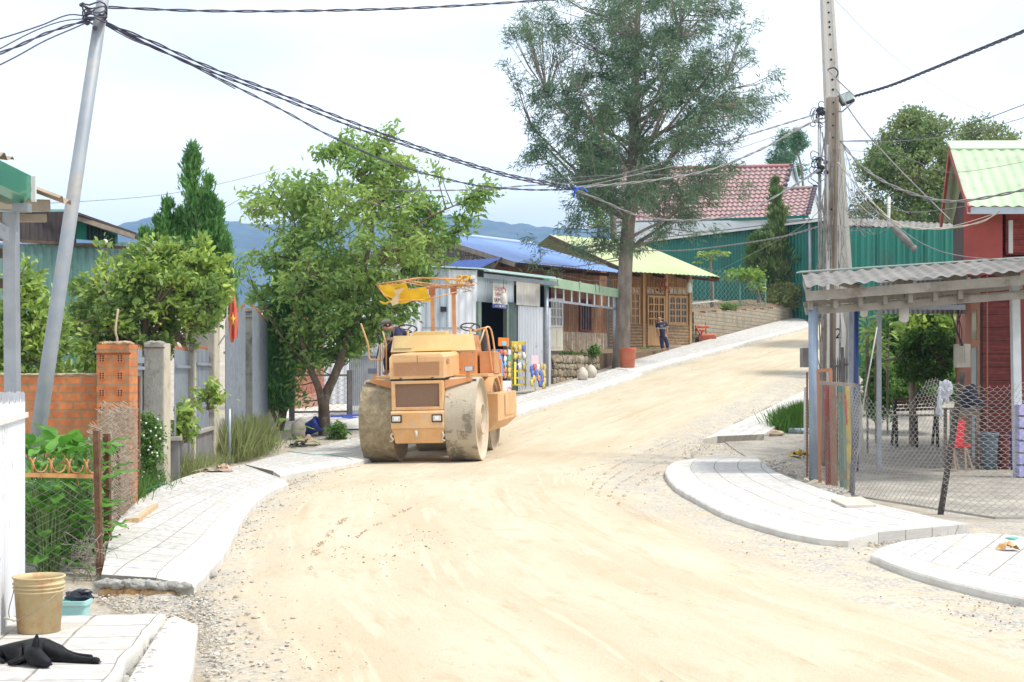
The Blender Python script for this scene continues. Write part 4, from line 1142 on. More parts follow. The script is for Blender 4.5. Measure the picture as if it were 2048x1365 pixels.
along('upper_boards', WF, lambda mb: WF.box(mb, .38, 4.5, 3.88, 4.72, .10, .14), plank_mat('bright_red_boards', (.36, .06, .045), (.30, .05, .04), .25, 'z', dark=(.09, .02, .02)), rh)
along('grey_board', WF, lambda mb: WF.box(mb, .40, 4.5, 3.52, 3.83, .12, .16), mat('peeling_board', (.22, .18, .18), (.28, .22, .22), 5, .8, c3=(.42, .07, .05), s3=1.6, p3=(.56, .60)), rh)
mb = MB(); WF.box(mb, .42, .50, 3.9, 4.5, .14, .17); mb.build('white_strip', M_WHITE, rh)
along('pilaster', WF, lambda mb: WF.box(mb, .62, .84, 0, 3.6, 0, .08), mat('dark_red_post', (.22, .045, .035)), rh)
a0, a1 = 1.0, 3.0
along('door_frame', WL, lambda mb: WL.box(mb, WL.L - 1.5, WL.L - .15, .1, 3.3, .0, .03), M_TANDOOR, rh)
along('door', WL, lambda mb: WL.box(mb, WL.L - 1.3, WL.L - .55, .1, 2.2, .03, .05), M_GREY_SHEET, rh)
along('vent', WL, lambda mb: WL.box(mb, WL.L - 1.25, WL.L - .6, 2.35, 2.9, .03, .045), M_FROST, rh)
cn = thing('canopy', 'grey corrugated canopy on steel posts in front of the red house', 'canopy', (8, 23.5, 0))
c1, c2 = P(1612, 574, 22.0), P(2150, 535, 22.0); c2.z = 3.36
c3, c4 = P(1604, 549, 24.6), P(2150, 510, 24.6)
c3.z = c1.z + .38; c4.z = c2.z + .38
mb = MB(); mb.corr(c1, c3 - c1, c2 - c1, .215, .018, 1); mb.build('roof_sheet', M_FIBRO, cn)
mb = MB(); mb.hexa([c3 + Vector((-.05, -.05, .03)), c4 + Vector((0, -.05, .03)), c4 + Vector((0, .25, .03)), c3 + Vector((-.05, .25, .03))], (0, 0, .02)); mb.build('capping', mat('pale_capping', (.42, .50, .46), (.50, .57, .53), 3, .5), cn)
M_BEAM = mat('beam_grey', (.24, .215, .175), (.32, .29, .245), 4, .8, c3=(.17, .13, .09), s3=2.5)
def zl(t, dz): return c1.z + (c2.z - c1.z) * t + dz
for dy, dz, hh in ((.12, -.14, .15), (.35, -.37, .11), (1.2, -.30, .08), (2.3, -.16, .08)):
    mb = MB(); mb.beam((c1.x + dy * .19, 22 + dy, c1.z + dz), (c2.x, 22 + dy, c2.z + dz), .06, hh); mb.build('beam', M_BEAM, cn)
for k in range(7):
    t = (k + .3) / 8
    x = c1.x + (c2.x - c1.x) * t * .75
    mb = MB(); mb.beam((x, 22.24, zl(t * .75, -.36)), (x, 22.24, zl(t * .75, -.12)), .07); mb.build('strut', M_BEAM, cn)
for k in range(5):
    x = c1.x + .05 + (c2.x - c1.x) * k / 5; x4 = x + (.48 if k == 0 else 0)
    mb = MB(); mb.beam((x, 22.1, zl(k / 5, -.08)), (x4, 24.7, zl(k / 5, .26)), .06, .1); mb.build('rafter', M_BEAM, cn)
M_POSTBLUE = mat('blue_grey_post', (.24, .30, .38), (.30, .36, .43), 3, .5, .3)
p = gp(1632, 966); mb = MB(); mb.cyl((p.x - .03, p.y, 0), (P(1626, 600, p.y).x, p.y, c1.z - .3), .075, 14); mb.build('post', M_POSTBLUE, cn)
p = P(2036, 955, 23.4); mb = MB(); mb.beam((p.x, 23.4, 0), (P(2029, 570, 23.4).x, 23.4, 3.2), .13); mb.build('post', mat('white_steel_post', (.52, .56, .58), (.60, .63, .64), 6, .5), cn)
for x_, m_, r_ in ((1701, M_STEEL, .045), (1758, M_STEEL, .045)):
    p = P(x_, 600, 25.0); mb = MB(); mb.beam((p.x, 25, 0), (p.x, 25, 3.2), r_ * 1.6); mb.build('post', m_, cn)
p = P(1712, 600, 24.6); mb = MB(); mb.cyl((p.x, 24.6, 0), (p.x, 24.6, 3.2), .045, 10); mb.build('post', mat('navy_pipe', (.035, .07, .24), rough=.4), cn)
mb = MB(); mb.beam(P(1690, 615, 25), P(1930, 615, 25), .05, .09); mb.build('beam', M_STEEL, cn)
mb = MB(); w0, w1 = P(1757, 628, 29), P(1935, 628, 29); mb.corr(w0, (0, 0, .8), w1 - w0, .1, .01, 1, 1.6); o = mb.build('rear_sheet', M_GREY_SHEET, cn)
mb = MB(); mb.quad(P(1757, 566, 25), P(1935, 556, 25), P(1935, 540, 29), P(1757, 546, 29)); mb.build('soffit', M_FIBRO, cn)
bulb(P(1808, 612, 22.9), .5, 'large lamp bulb hanging from the middle of the canopy', .12)
bulb(P(1728, 610, 23.5), .38, 'smaller lamp bulb hanging near the navy canopy post', .2, (.5, .38, .25))
# ================================================================ VEGETATION
def leafcloud(name, pts, dirs, size, aspect, m, parent=None, fold=.25, seed=0, oval=False, jitter=.35):
    rng = np.random.default_rng(seed)
    p = np.asarray(pts, float); d = np.asarray(dirs, float); n = len(p)
    d /= np.linalg.norm(d, axis=1)[:, None] + 1e-9
    r = rng.normal(size=(n, 3)); s = np.cross(d, r); s /= np.linalg.norm(s, axis=1)[:, None] + 1e-9
    nn = np.cross(s, d); flip = np.sign(nn[:, 2:3]); flip[flip == 0] = 1; nn *= flip
    L = size * (1 + rng.uniform(-jitter, jitter, (n, 1))); W = L * aspect
    if oval:
        V = np.stack([p, p + d * L * .3 + s * W * .45 + nn * W * fold, p + d * L * .3 - s * W * .45 + nn * W * fold,
                      p + d * L * .72 + s * W * .40 + nn * W * fold * .8, p + d * L * .72 - s * W * .40 + nn * W * fold * .8, p + d * L - nn * L * .08,
                      p + d * L * .3, p + d * L * .72], 1)
        Fk = [(0, 6, 1), (0, 2, 6), (1, 6, 7, 3), (6, 2, 4, 7), (3, 7, 5), (7, 4, 5)]
        k = 8
    else:
        V = np.stack([p, p + d * L * .45 + s * W * .5 + nn * W * fold, p + d * L - nn * L * .06, p + d * L * .45 - s * W * .5 + nn * W * fold], 1)
        Fk = [(0, 2, 1), (0, 3, 2)]
        k = 4
    base = np.arange(n) * k
    faces = []
    me = bpy.data.meshes.new(name)
    V = V.reshape(-1, 3)
    loops, starts, totals = [], [], []
    for f in Fk:
        loops.append((base[:, None] + np.array(f)[None]))
    li = np.concatenate(loops, axis=1)
    tot = np.tile([len(f) for f in Fk], n)
    st = np.concatenate([[0], np.cumsum(tot)[:-1]])
    me.vertices.add(len(V)); me.vertices.foreach_set('co', V.ravel())
    me.loops.add(li.size); me.loops.foreach_set('vertex_index', li.ravel().astype(np.int32))
    me.polygons.add(len(tot)); me.polygons.foreach_set('loop_start', st.astype(np.int32)); me.polygons.foreach_set('loop_total', tot.astype(np.int32))
    me.update(calc_edges=True); me.materials.append(m)
    o = bpy.data.objects.new(name, me); COL.objects.link(o)
    if parent: attach(o, parent)
    return o
def leafmat(name, cols, c2=None, scale=1.2, transl=.35, rough=.55):
    return mat(name, cols[0], island=cols, c2=c2, scale=scale, rough=rough, transl=transl, spec=.35)  # c2 noise paints mild light and dark clumps into the leaf colour
M_BARK = mat('grey_bark', (.17, .14, .115), (.28, .235, .19), 5, .95, bump=.7, bscale=20, stretch=(1, 1, .35))
M_BARK2 = mat('brown_bark', (.11, .075, .05), (.20, .15, .105), 6, .95, bump=.7, bscale=24, stretch=(1, 1, .35), c3=(.26, .24, .19), s3=4)
L_TALL = leafmat('grevillea_leaf', [(0.081, 0.163, 0.087), (0.148, 0.257, 0.141), (0.231, 0.338, 0.218), (0.114, 0.211, 0.118)], (0.202, 0.284, 0.160), .6, .3)
L_TREE = leafmat('street_tree_leaf', [(0.118, 0.247, 0.056), (0.221, 0.388, 0.090), (0.363, 0.551, 0.130), (0.142, 0.282, 0.104), (0.260, 0.447, 0.118)], (0.442, 0.568, 0.156), .8, .4)
L_CITRUS = leafmat('citrus_leaf', [(0.187, 0.315, 0.053), (0.342, 0.472, 0.092), (0.498, 0.629, 0.131), (0.280, 0.393, 0.105)], (0.140, 0.249, 0.078), 1.5, .35, .4)
L_CONIFER = leafmat('juniper_spray', [(0.086, 0.226, 0.055), (0.143, 0.331, 0.077), (0.216, 0.425, 0.102)], (0.073, 0.186, 0.052), 1.6, .25)
L_CONIFER2 = leafmat('olive_juniper', [(0.078, 0.167, 0.039), (0.137, 0.244, 0.059), (0.196, 0.313, 0.078)], (0.215, 0.235, 0.087), 1.2, .25)
L_BIG = leafmat('broad_leaf', [(0.072, 0.217, 0.029), (0.123, 0.319, 0.043), (0.174, 0.406, 0.065)], None, 1, .4, .35)
L_DARK = leafmat('far_tree_leaf', [(0.105, 0.197, 0.065), (0.170, 0.288, 0.092), (0.262, 0.367, 0.131), (0.131, 0.236, 0.078)], (0.315, 0.340, 0.131), .35, .3)
L_LIME = leafmat('lime_leaf', [(0.208, 0.351, 0.052), (0.286, 0.429, 0.078), (0.143, 0.260, 0.039)], None, 1, .45)
L_FEATHER = leafmat('feathery_leaf', [(0.119, 0.255, 0.119), (0.187, 0.340, 0.170), (0.085, 0.204, 0.093)], None, 1, .4)
L_OLIVE = leafmat('olive_shrub_leaf', [(0.288, 0.348, 0.109), (0.408, 0.441, 0.163), (0.216, 0.255, 0.095)], None, 1, .3)
L_GRASS = leafmat('grass_blade', [(0.150, 0.270, 0.060), (0.240, 0.360, 0.090), (0.330, 0.405, 0.135), (0.180, 0.315, 0.060)], None, 1, .35, .6)
L_GARDEN = leafmat('garden_leaf', [(0.077, 0.175, 0.032), (0.131, 0.284, 0.055), (0.240, 0.393, 0.087), (0.109, 0.218, 0.044)], None, 1, .4)
def tree(name, label, cat, base, trunk, prof, n_cl, per, leaf, lm, bark, depth=.9, aspect=.4, cl=.35, n_limb=16, seed=1, oval=False,
         gap=-.15, gscale=.5, droop=.2, rise=.55, trad=None, group=None, shell=.5, extra=(), flat=1.0, twig=.012, inner=.0, stems=None):
    """trunk: points (world) with radii; prof: [(z, left x, right x)] world extents of the crown"""
    rng = np.random.default_rng(seed); rr = random.Random(seed)
    t = thing(name, label, cat, base, group=group)
    tk = MB()
    tp = catmull([p for p, r in trunk], 6); trr = [r for p, r in trunk]
    rad = [np.interp(i / (len(tp) - 1), np.linspace(0, 1, len(trr)), trr) for i in range(len(tp))]
    tk.tube(tp, [float(r) for r in rad], 12, False)
    samples = [(p, r) for p, r in zip(tp, rad)]
    for st in (stems or []):
        sp_ = catmull([p for p, r in st], 6); sr = [r for p, r in st]
        ra = [float(np.interp(i / (len(sp_) - 1), np.linspace(0, 1, len(sr)), sr)) for i in range(len(sp_))]
        tk.tube(sp_, ra, 10, False); samples += list(zip(sp_, ra))
    prof = sorted(prof); zs = np.array([p[0] for p in prof]); xl = np.array([p[1] for p in prof]); xr = np.array([p[2] for p in prof])
    cxs = (xl + xr) / 2; hw = (xr - xl) / 2
    cy = tp[-1].y if depth else base[1]
    pts = []
    wmax = hw.max()
    while len(pts) < n_cl:
        z = rng.uniform(zs[0], zs[-1]); h = np.interp(z, zs, hw); c = np.interp(z, zs, cxs)
        if rng.random() > (h / wmax) ** 1.25: continue
        th = rng.uniform(0, 2 * PI); r = rng.random() ** shell
        if r < inner: continue
        q = Vector((c + h * r * math.cos(th), cy + h * depth * r * math.sin(th), z))
        if mnoise.noise(q * gscale + Vector((seed * 7.3, 0, 0))) < gap: continue
        pts.append(q)
    pts += [Vector(e) for e in extra]
    limbs = []
    order = sorted(pts, key=lambda q: rr.random())[:n_limb]
    zmin = zs[0]
    tz = [s[0].z for s in samples]
    for q in order:
        ax = min(samples, key=lambda s: abs(s[0].z - (q.z - rise * math.hypot(q.x - s[0].x, q.y - s[0].y))) + .3 * math.hypot(q.x - s[0].x, q.y - s[0].y))
        a, r0 = ax
        mid = a.lerp(q, .5) + Vector((rr.uniform(-.1, .1), rr.uniform(-.1, .1), -(q - a).length * .08 * (1 if rise > 0 else -1)))
        pth = [a, a.lerp(mid, .5) + Vector((0, 0, .02)), mid, mid.lerp(q, .6), q]
        pc = catmull(pth, 4)
        rl = min(r0 * .5, .017 * (q - a).length + .010)
        tk.tube(pc, [rl * (1 - .8 * i / (len(pc) - 1)) for i in range(len(pc))], 6, False)
        limbs += [(p, rl * (1 - .8 * i / (len(pc) - 1))) for i, p in enumerate(pc)]
    alls = samples + limbs
    AP = np.array([s[0][:] for s in alls])
    P_, D_ = [], []
    for q in pts:
        qv = np.array(q[:]); dd = AP - qv; dist = np.linalg.norm(dd * np.array([1, 1, .8]), axis=1) + np.where(AP[:, 2] > q.z + .1, .8, 0)
        a = Vector(AP[int(np.argmin(dist))])
        L = (q - a).length
        if L > .05:
            mid = a.lerp(q, .5) + Vector((0, 0, -.06 * L))
            tk.tube([a, mid, q], [twig * 1.3, twig, twig * .4], 4, False)
        dirv = (q - a).normalized() if L > .05 else Vector((rr.uniform(-1, 1), rr.uniform(-1, 1), .3)).normalized()
        k = per
        tt = rng.random(k) ** .7
        cen = np.array(q[:])[None] - np.array(dirv[:])[None] * (cl * 1.1 * (1 - tt))[:, None] + rng.normal(size=(k, 3)) * cl * np.array([.42, .42, .34 * flat])
        dv = np.array(dirv[:])[None] * .7 + rng.normal(size=(k, 3)) * .7; dv[:, 2] -= droop
        P_.append(cen); D_.append(dv)
    tk.build('trunk', bark, t)
    leafcloud('crown', np.concatenate(P_), np.concatenate(D_), leaf, aspect, lm, t, seed=seed, oval=oval)
    return t
def pz(px, py, Y): q = P(px, py, Y); return q.z, q.x
def profpx(rows, Y): return [(P(0, y, Y).z, P(a, 0, Y).x, P(b, 0, Y).x) for y, a, b in rows]
YT = 49.2
tb = gp(1243, 737)
trunk = [(Vector((P(1242, 0, YT).x, YT, G(YT) - .1)), .33), (P(1246, 640, YT), .26), (P(1254, 480, YT), .235), (P(1264, 380, YT), .21), (P(1268, 250, YT), .165), (P(1272, 120, YT), .12), (P(1278, 0, YT), .08), (P(1285, -100, YT), .03)]
tall = tree('tall_tree', 'very tall feathery grey green tree rising beside the entrance frame', 'tree', (trunk[0][0].x, YT, G(YT)), trunk,
     profpx([(-120, 1190, 1380), (-60, 1120, 1440), (0, 1045, 1490), (60, 1020, 1500), (130, 1015, 1520), (200, 1045, 1545), (260, 1060, 1520), (330, 1045, 1480), (390, 1085, 1460), (440, 1090, 1440), (480, 1090, 1330), (505, 1130, 1290)], YT),
     1150, 60, .20, L_TALL, M_BARK, depth=.8, aspect=.16, cl=.34, n_limb=46, seed=5, gap=.03, gscale=.8, droop=.55, rise=.75, shell=.55,
     extra=[P(x, y, YT) for x, y in ((1010, 120), (1012, 75), (1030, 200), (1035, 330), (1050, 320), (1562, 150), (1570, 190), (1555, 145), (1545, 195), (1500, 370), (1490, 390), (1075, 500), (1060, 525), (1175, 520), (1100, 545), (1050, 480), (1460, 330), (1515, 40), (1440, 460), (1395, 470), (1020, 60))], twig=.014)
tree('lime_tree', 'lime green tree glowing behind the lower crown of the tall tree', 'tree', (5.4, 72, G(72)), [(Vector((5.4, 72, 4)), .2), (P(1225, 420, 72), .15), (P(1220, 280, 72), .08)],
     profpx([(200, 1195, 1215), (240, 1180, 1240), (320, 1150, 1270), (400, 1160, 1280), (470, 1180, 1260)], 72), 170, 30, .22, L_LIME, M_BARK, cl=.5, n_limb=8, seed=9)
YS = 33.0
def S(px, py, dy=0): return P(px, py, YS + dy)
trunk = [(Vector((P(650, 0, YS).x, YS, G(YS) - .05)), .16), (S(648, 830), .135), (S(650, 795), .12), (S(672, 745, .1), .10), (S(690, 690, .1), .085), (S(712, 620, .2), .075), (S(728, 540, .2), .06), (S(745, 450, .3), .045), (S(740, 340, .3), .02)]
st1 = [(S(648, 835), .10), (S(638, 780, -.2), .085), (S(618, 730, -.3), .075), (S(600, 660, -.2), .06), (S(592, 560, 0), .045), (S(590, 450, 0), .02)]
st2 = [(S(676, 740, .1), .075), (S(700, 700, .5), .07), (S(740, 640, .6), .05), (S(790, 560, .7), .035), (S(850, 480, .8), .02)]
st3 = [(S(712, 620, .2), .045), (S(770, 500, .1), .035), (S(850, 440, 0), .022), (S(925, 405, 0), .012)]
st4 = [(S(620, 735, -.3), .04), (S(560, 670, -.2), .03), (S(520, 600, -.1), .02)]
ex = [S(x, y) for x, y in ((985, 380), (968, 395), (950, 385), (972, 372), (940, 400), (955, 415), (940, 440), (930, 455), (905, 470), (925, 430), (780, 262), (772, 285), (785, 255), (700, 262), (690, 280), (555, 345), (870, 330), (880, 345), (490, 385), (500, 400), (905, 520), (890, 515), (840, 540), (600, 800), (580, 770), (615, 690), (640, 700), (600, 740), (580, 690), (560, 720), (835, 600), (800, 620), (810, 640), (830, 560), (690, 640), (700, 690), (590, 720), (560, 650), (550, 600), (565, 560), (540, 640), (735, 590), (750, 620), (640, 620), (650, 650))]
tree('street_tree', 'leafy bright green tree with forked trunk between fence and road roller', 'tree', (trunk[0][0].x, YS, G(YS)), trunk,
     profpx([(275, 680, 730), (300, 625, 800), (340, 560, 850), (380, 505, 885), (430, 495, 905), (480, 485, 900), (540, 475, 880), (590, 490, 845), (640, 530, 815), (690, 548, 750), (730, 560, 690)], YS),
     720, 27, .165, L_TREE, M_BARK2, depth=.8, aspect=.42, cl=.27, n_limb=34, seed=3, gap=-.13, gscale=.9, droop=.45, shell=.5, extra=ex + ex[:12], stems=[st1, st2, st3, st4], oval=False)
YC = 24.6
tree('citrus_tree', 'rounded yellow green citrus tree behind the brick and concrete pillars', 'tree', (P(290, 0, YC).x, YC, 0), [(Vector((P(285, 0, YC).x, YC, 0)), .09), (P(288, 760, YC), .08), (P(290, 640, YC), .06), (P(295, 540, YC), .03)],
     profpx([(478, 300, 330), (495, 240, 380), (520, 205, 435), (560, 160, 465), (610, 130, 465), (660, 120, 430), (700, 110, 380), (745, 110, 320), (775, 120, 290)], YC), 440, 28, .12, L_CITRUS, M_BARK2, depth=.75, aspect=.5, cl=.17, n_limb=22, seed=12, gap=-.25, gscale=1.6, droop=-.25, oval=True,
     extra=[P(x, y, YC) for x, y in ((330, 478), (405, 492), (410, 500), (400, 480), (210, 490), (455, 520), (140, 580), (160, 560), (440, 580), (460, 570))],
     stems=[[(P(288, 700, YC), .05), (P(250, 620, YC), .035), (P(210, 560, YC), .02)], [(P(290, 690, YC), .05), (P(350, 600, YC), .035), (P(390, 530, YC), .02)]])
tree('citrus_bush', 'dark leafy citrus bush behind the brick wall at the steel awning post', 'bush', (P(30, 0, 24).x, 24, 0), [(Vector((P(30, 0, 24).x, 24, 0)), .07), (P(30, 700, 21), .05), (P(35, 560, 21), .02)],
     profpx([(520, 30, 60), (560, 0, 85), (620, -20, 110), (700, -40, 150), (770, -40, 160)], 21), 150, 24, .115, L_CITRUS, M_BARK2, depth=.8, aspect=.5, cl=.17, n_limb=12, seed=14, gap=-.35, gscale=1.5, droop=-.2, oval=True)
def conifer(name, label, Y, spires, lm, seed, size=.10, dens=1.0, group=None, spread=.7, base_px=None):
    rng = np.random.default_rng(seed)
    bx = P(base_px or spires[0][0], 0, Y).x
    t = thing(name, label, 'conifer', (bx, Y, G(Y)), group=group)
    tk = MB(); Pn, Dn = [], []
    for i, (px_, top, bot, hw) in enumerate(spires):
        a, b = P(px_, top, Y), P(px_, bot, Y)
        dy = 0 if i == 0 else rng.uniform(-.35, .35); a.y += dy; b.y += dy
        H = a.z - b.z; w = hw / F * Y
        root = Vector((b.x, b.y, G(Y))) if i == 0 else Vector((bx, Y, max(G(Y), b.z - H * .35)))
        tk.tube([root, b.lerp(a, .05), a.lerp(b, .15)], [.02 + H * .018, .015 + H * .012, .008], 8, False)
        nb = int(46 * dens * (H / 1.0) ** .9) + 10
        for k in range(nb):
            u = rng.random() ** .8
            z = b.z + H * u
            reach = w * (1 - u) ** .8 * rng.choice([.45, .7, 1.0, 1.45]) * rng.uniform(.8, 1.15) + .03
            th = rng.uniform(0, 2 * PI)
            o_ = b.lerp(a, u); tip = o_ + Vector((math.cos(th) * reach, math.sin(th) * reach, reach * spread * rng.uniform(.7, 1.6)))
            tk.tube([o_, o_.lerp(tip, .5) + Vector((0, 0, -.04 * reach)), tip], [.012, .008, .003], 3, False)
            m_ = int(34 + 60 * reach)
            s_ = rng.random(m_)[:, None]
            base = np.array(o_)[None] * (1 - s_) + np.array(tip)[None] * s_ + rng.normal(size=(m_, 3)) * (.035 + .10 * reach) * np.array([1, 1, .8])
            dv = np.array((tip - o_).normalized())[None] * .5 + rng.normal(size=(m_, 3)) * .4 + np.array([0, 0, .8])[None]
            Pn.append(base); Dn.append(dv)
    tk.build('trunk', M_BARK2, t)
    leafcloud('crown', np.concatenate(Pn), np.concatenate(Dn), size, .24, lm, t, seed=seed, fold=.1)
    return t
conifer('juniper', 'tall dark green juniper with several spires behind the citrus tree', 27.5,
        [(385, 298, 660, 38), (338, 405, 640, 20), (300, 468, 640, 18), (436, 415, 640, 20), (362, 430, 640, 26), (418, 360, 600, 18), (283, 500, 640, 14), (450, 480, 640, 22), (402, 500, 680, 34), (318, 440, 640, 16)], L_CONIFER, 21, .13, .8, spread=1.25)
conifer('juniper', 'shaggy olive juniper standing against the green warehouse wall', 76.0,
        [(1552, 362, 592, 46), (1505, 478, 560, 24), (1590, 470, 590, 22), (1518, 470, 570, 24), (1575, 520, 600, 30), (1535, 500, 600, 34), (1560, 420, 560, 24)], L_CONIFER2, 22, .27, .5, spread=.55)
conifer('juniper', 'small dark juniper squeezed beside the far gate leaf', 33.5,
        [(562, 560, 830, 26), (548, 620, 830, 22), (575, 610, 830, 22)], L_CONIFER, 23, .12, 1.1)
tree('shade_tree', 'big dense dark green tree between utility poles and red house roof', 'tree', (P(1830, 0, 58).x, 58, G(58)), [(Vector((P(1830, 0, 58).x, 58, 2)), .3), (P(1830, 450, 58), .25), (P(1835, 330, 58), .1)],
     profpx([(215, 1815, 1845), (240, 1780, 1890), (280, 1745, 1935), (330, 1705, 1965), (380, 1692, 1975), (430, 1690, 1960), (480, 1690, 1940)], 58), 800, 34, .17, L_DARK, M_BARK, cl=.36, n_limb=26, seed=31, gap=-.2, gscale=.6, aspect=.45)
tree('far_tree', 'broad olive green tree rising behind the pale green roof', 'tree', (P(1975, 0, 64).x, 64, G(64)), [(Vector((P(1975, 0, 64).x, 64, 2)), .3), (P(1975, 400, 64), .25), (P(1978, 300, 64), .1)],
     profpx([(232, 1960, 1975), (250, 1930, 2005), (280, 1890, 2040), (320, 1870, 2110), (370, 1870, 2110), (420, 1880, 2110)], 64), 420, 30, .18, L_DARK, M_BARK, cl=.42, n_limb=16, seed=32, gap=-.25, gscale=.6, aspect=.45)
tree('feathery_tree', 'pale feathery tree peeking over the tiled roof', 'tree', (P(1572, 0, 108).x, 108, 6), [(Vector((P(1572, 0, 108).x, 108, 6)), .2), (P(1572, 380, 108), .12), (P(1570, 300, 108), .04)],
     profpx([(262, 1560, 1575), (290, 1545, 1590), (320, 1535, 1608), (352, 1535, 1605)], 108), 110, 26, .42, L_FEATHER, M_BARK, cl=.45, n_limb=10, seed=33, gap=-.4, aspect=.16)
tree('lollipop_tree', 'slender bare trunk with a small leaf tuft above the tiled gable', 'tree', (P(1605, 0, 104).x, 104, 6), [(Vector((P(1608, 0, 104).x, 104, 6)), .12), (P(1606, 370, 104), .09), (P(1592, 300, 104), .05)],
     profpx([(262, 1590, 1600), (275, 1580, 1613), (292, 1582, 1612), (302, 1588, 1600)], 104), 46, 26, .34, L_FEATHER, M_BARK, cl=.32, n_limb=4, seed=34, gap=-1, aspect=.2)
def papaya(px_, top, bot, Y, label, seed):
    t = thing('papaya_tree', label, 'papaya tree', (P(px_, 0, Y).x, Y, P(px_, bot, Y).z)); rr = random.Random(seed)
    a, b = P(px_, bot, Y), P(px_ - 4, top, Y)
    mb = MB(); mb.tube([a, a.lerp(b, .5) + Vector((.05, 0, 0)), b], [.11, .09, .06], 8, False); mb.build('trunk', M_BARK, t)
    Pn, Dn = [], []; st = MB()
    for k in range(13):
        th = k * 2.4; L = rr.uniform(.35, .75) * (.55 if seed == 4 else 1); e = b + Vector((math.cos(th) * L, math.sin(th) * L, rr.uniform(-.05, .45)))
        st.tube([b, b.lerp(e, .5) + Vector((0, 0, .12)), e], .014, 4, False)
        for q in range(12 if seed != 4 else 6):
            ph = q * 2 * PI / 6 + rr.random(); Pn.append(e[:]); Dn.append((math.cos(ph), math.sin(ph), -.25 + rr.uniform(-.2, .2)))
    st.build('stalks', mat('green_stalk', (.2, .28, .1)), t)
    leafcloud('crown', np.array(Pn), np.array(Dn), .26, .38, L_LIME if seed % 2 else L_CITRUS, t, seed=seed)
papaya(1424, 522, 622, 66.5, 'young papaya tree with a star of leaves above the block wall', 2)
papaya(1518, 580, 606, 72, 'thin papaya sapling behind the green wire fence', 4)
def shrub(name, label, x0, x1, y0, y1, Y, n, leaf, lm, seed, aspect=.4, cat='shrub', per=22, cl=None, gap=-.5, oval=False, h=.25, kind=None, gz=None):
    """low bush filling a box of the picture at distance Y"""
    cx = (x0 + x1) / 2; zt, zb = P(0, y0, Y).z, P(0, y1, Y).z
    X0, X1 = P(x0, 0, Y).x, P(x1, 0, Y).x; hz = zt - zb
    prof = [(zb + hz * .02, X0 + (X1 - X0) * .12, X1 - (X1 - X0) * .12), (zb + hz * .35, X0, X1), (zb + hz * .7, X0 + (X1 - X0) * .08, X1 - (X1 - X0) * .08), (zt - cl * .3 if cl else zt, X0 + (X1 - X0) * .3, X1 - (X1 - X0) * .3)]
    c = (X0 + X1) / 2
    return tree(name, label, cat, (c, Y, zb), [(Vector((c, Y, zb - .05)), .03), (Vector((c, Y, zb + hz * .5)), .02), (Vector((c, Y, zb + hz * .8)), .008)], prof, n, per, leaf, lm, M_BARK2, depth=.7, aspect=aspect, cl=cl or .12, n_limb=8, seed=seed, gap=gap, gscale=1.5, oval=oval, twig=.006, droop=0)
shrub('olive_shrub', 'round yellowish olive shrub spilling over the block wall', 1526, 1612, 566, 616, 75.2, 170, .17, L_OLIVE, 41, cl=.28, per=26)
shrub('vine', 'leafy vine creeping along the top of the green wire fence', 1440, 1545, 536, 560, 70, 50, .20, L_LIME, 42, cl=.2, per=10, aspect=.7, cat='vine')
shrub('weed_clump', 'low green weeds on the bank below the papaya tree', 1440, 1475, 606, 622, 66.6, 30, .12, L_GRASS, 43, cl=.15, per=20, cat='weeds')
shrub('weed_clump', 'green weeds before the white door of the timber house', 1120, 1168, 706, 718, 47.5, 34, .14, L_GARDEN, 44, cl=.12, per=18, cat='weeds')
shrub('weed_clump', 'small weeds at the foot of the pale plinth boards', 1176, 1200, 690, 712, 47.0, 22, .13, L_GARDEN, 45, cl=.12, per=18, cat='weeds')
shrub('weed_clump', 'low weeds beside the boy near the door of the wooden house', 1278, 1322, 697, 706, 56.6, 26, .12, L_GRASS, 46, cl=.12, per=18, cat='weeds')
shrub('daisy_bush', 'leafy bush with small white daisies growing against the first concrete pillar', 262, 330, 820, 992, 20.2, 170, .055, L_GARDEN, 51, cl=.10, per=26, aspect=.4, gap=-.35)
mb = MB(); rnd = random.Random(4)
for i in range(34):
    p = P(rnd.uniform(268, 322), rnd.uniform(825, 985), 19.9 + rnd.uniform(0, .3)); mb.blob(p, (.016, .012, .016), sub=1, rough=0)
o = mb.build('daisies', mat('daisy_white', (.8, .8, .75))); tag(o, 'tiny white daisies dotting the bush by the first concrete pillar', 'daisies', kind='stuff')
shrub('leaning_sapling', 'young sapling arching out of the grey fence panel', 350, 392, 812, 880, 22.9, 26, .13, L_CITRUS, 52, cl=.15, per=9, aspect=.5, oval=True, cat='sapling')
shrub('leaning_sapling', 'pale leafed shoot rising before the thin middle fence post', 392, 440, 752, 815, 24.2, 20, .13, L_CITRUS, 53, cl=.16, per=8, aspect=.5, oval=True, cat='sapling')
shrub('flower_bush', 'low flowering bush at the foot of the street tree', 645, 700, 845, 892, 32.3, 70, .07, L_GARDEN, 54, cl=.12, per=24, aspect=.45)
L_PALE = leafmat('pale_grass', [(.34, .42, .14), (.42, .50, .20), (.50, .50, .28), (.28, .38, .10)], None, 1, .45, .6)
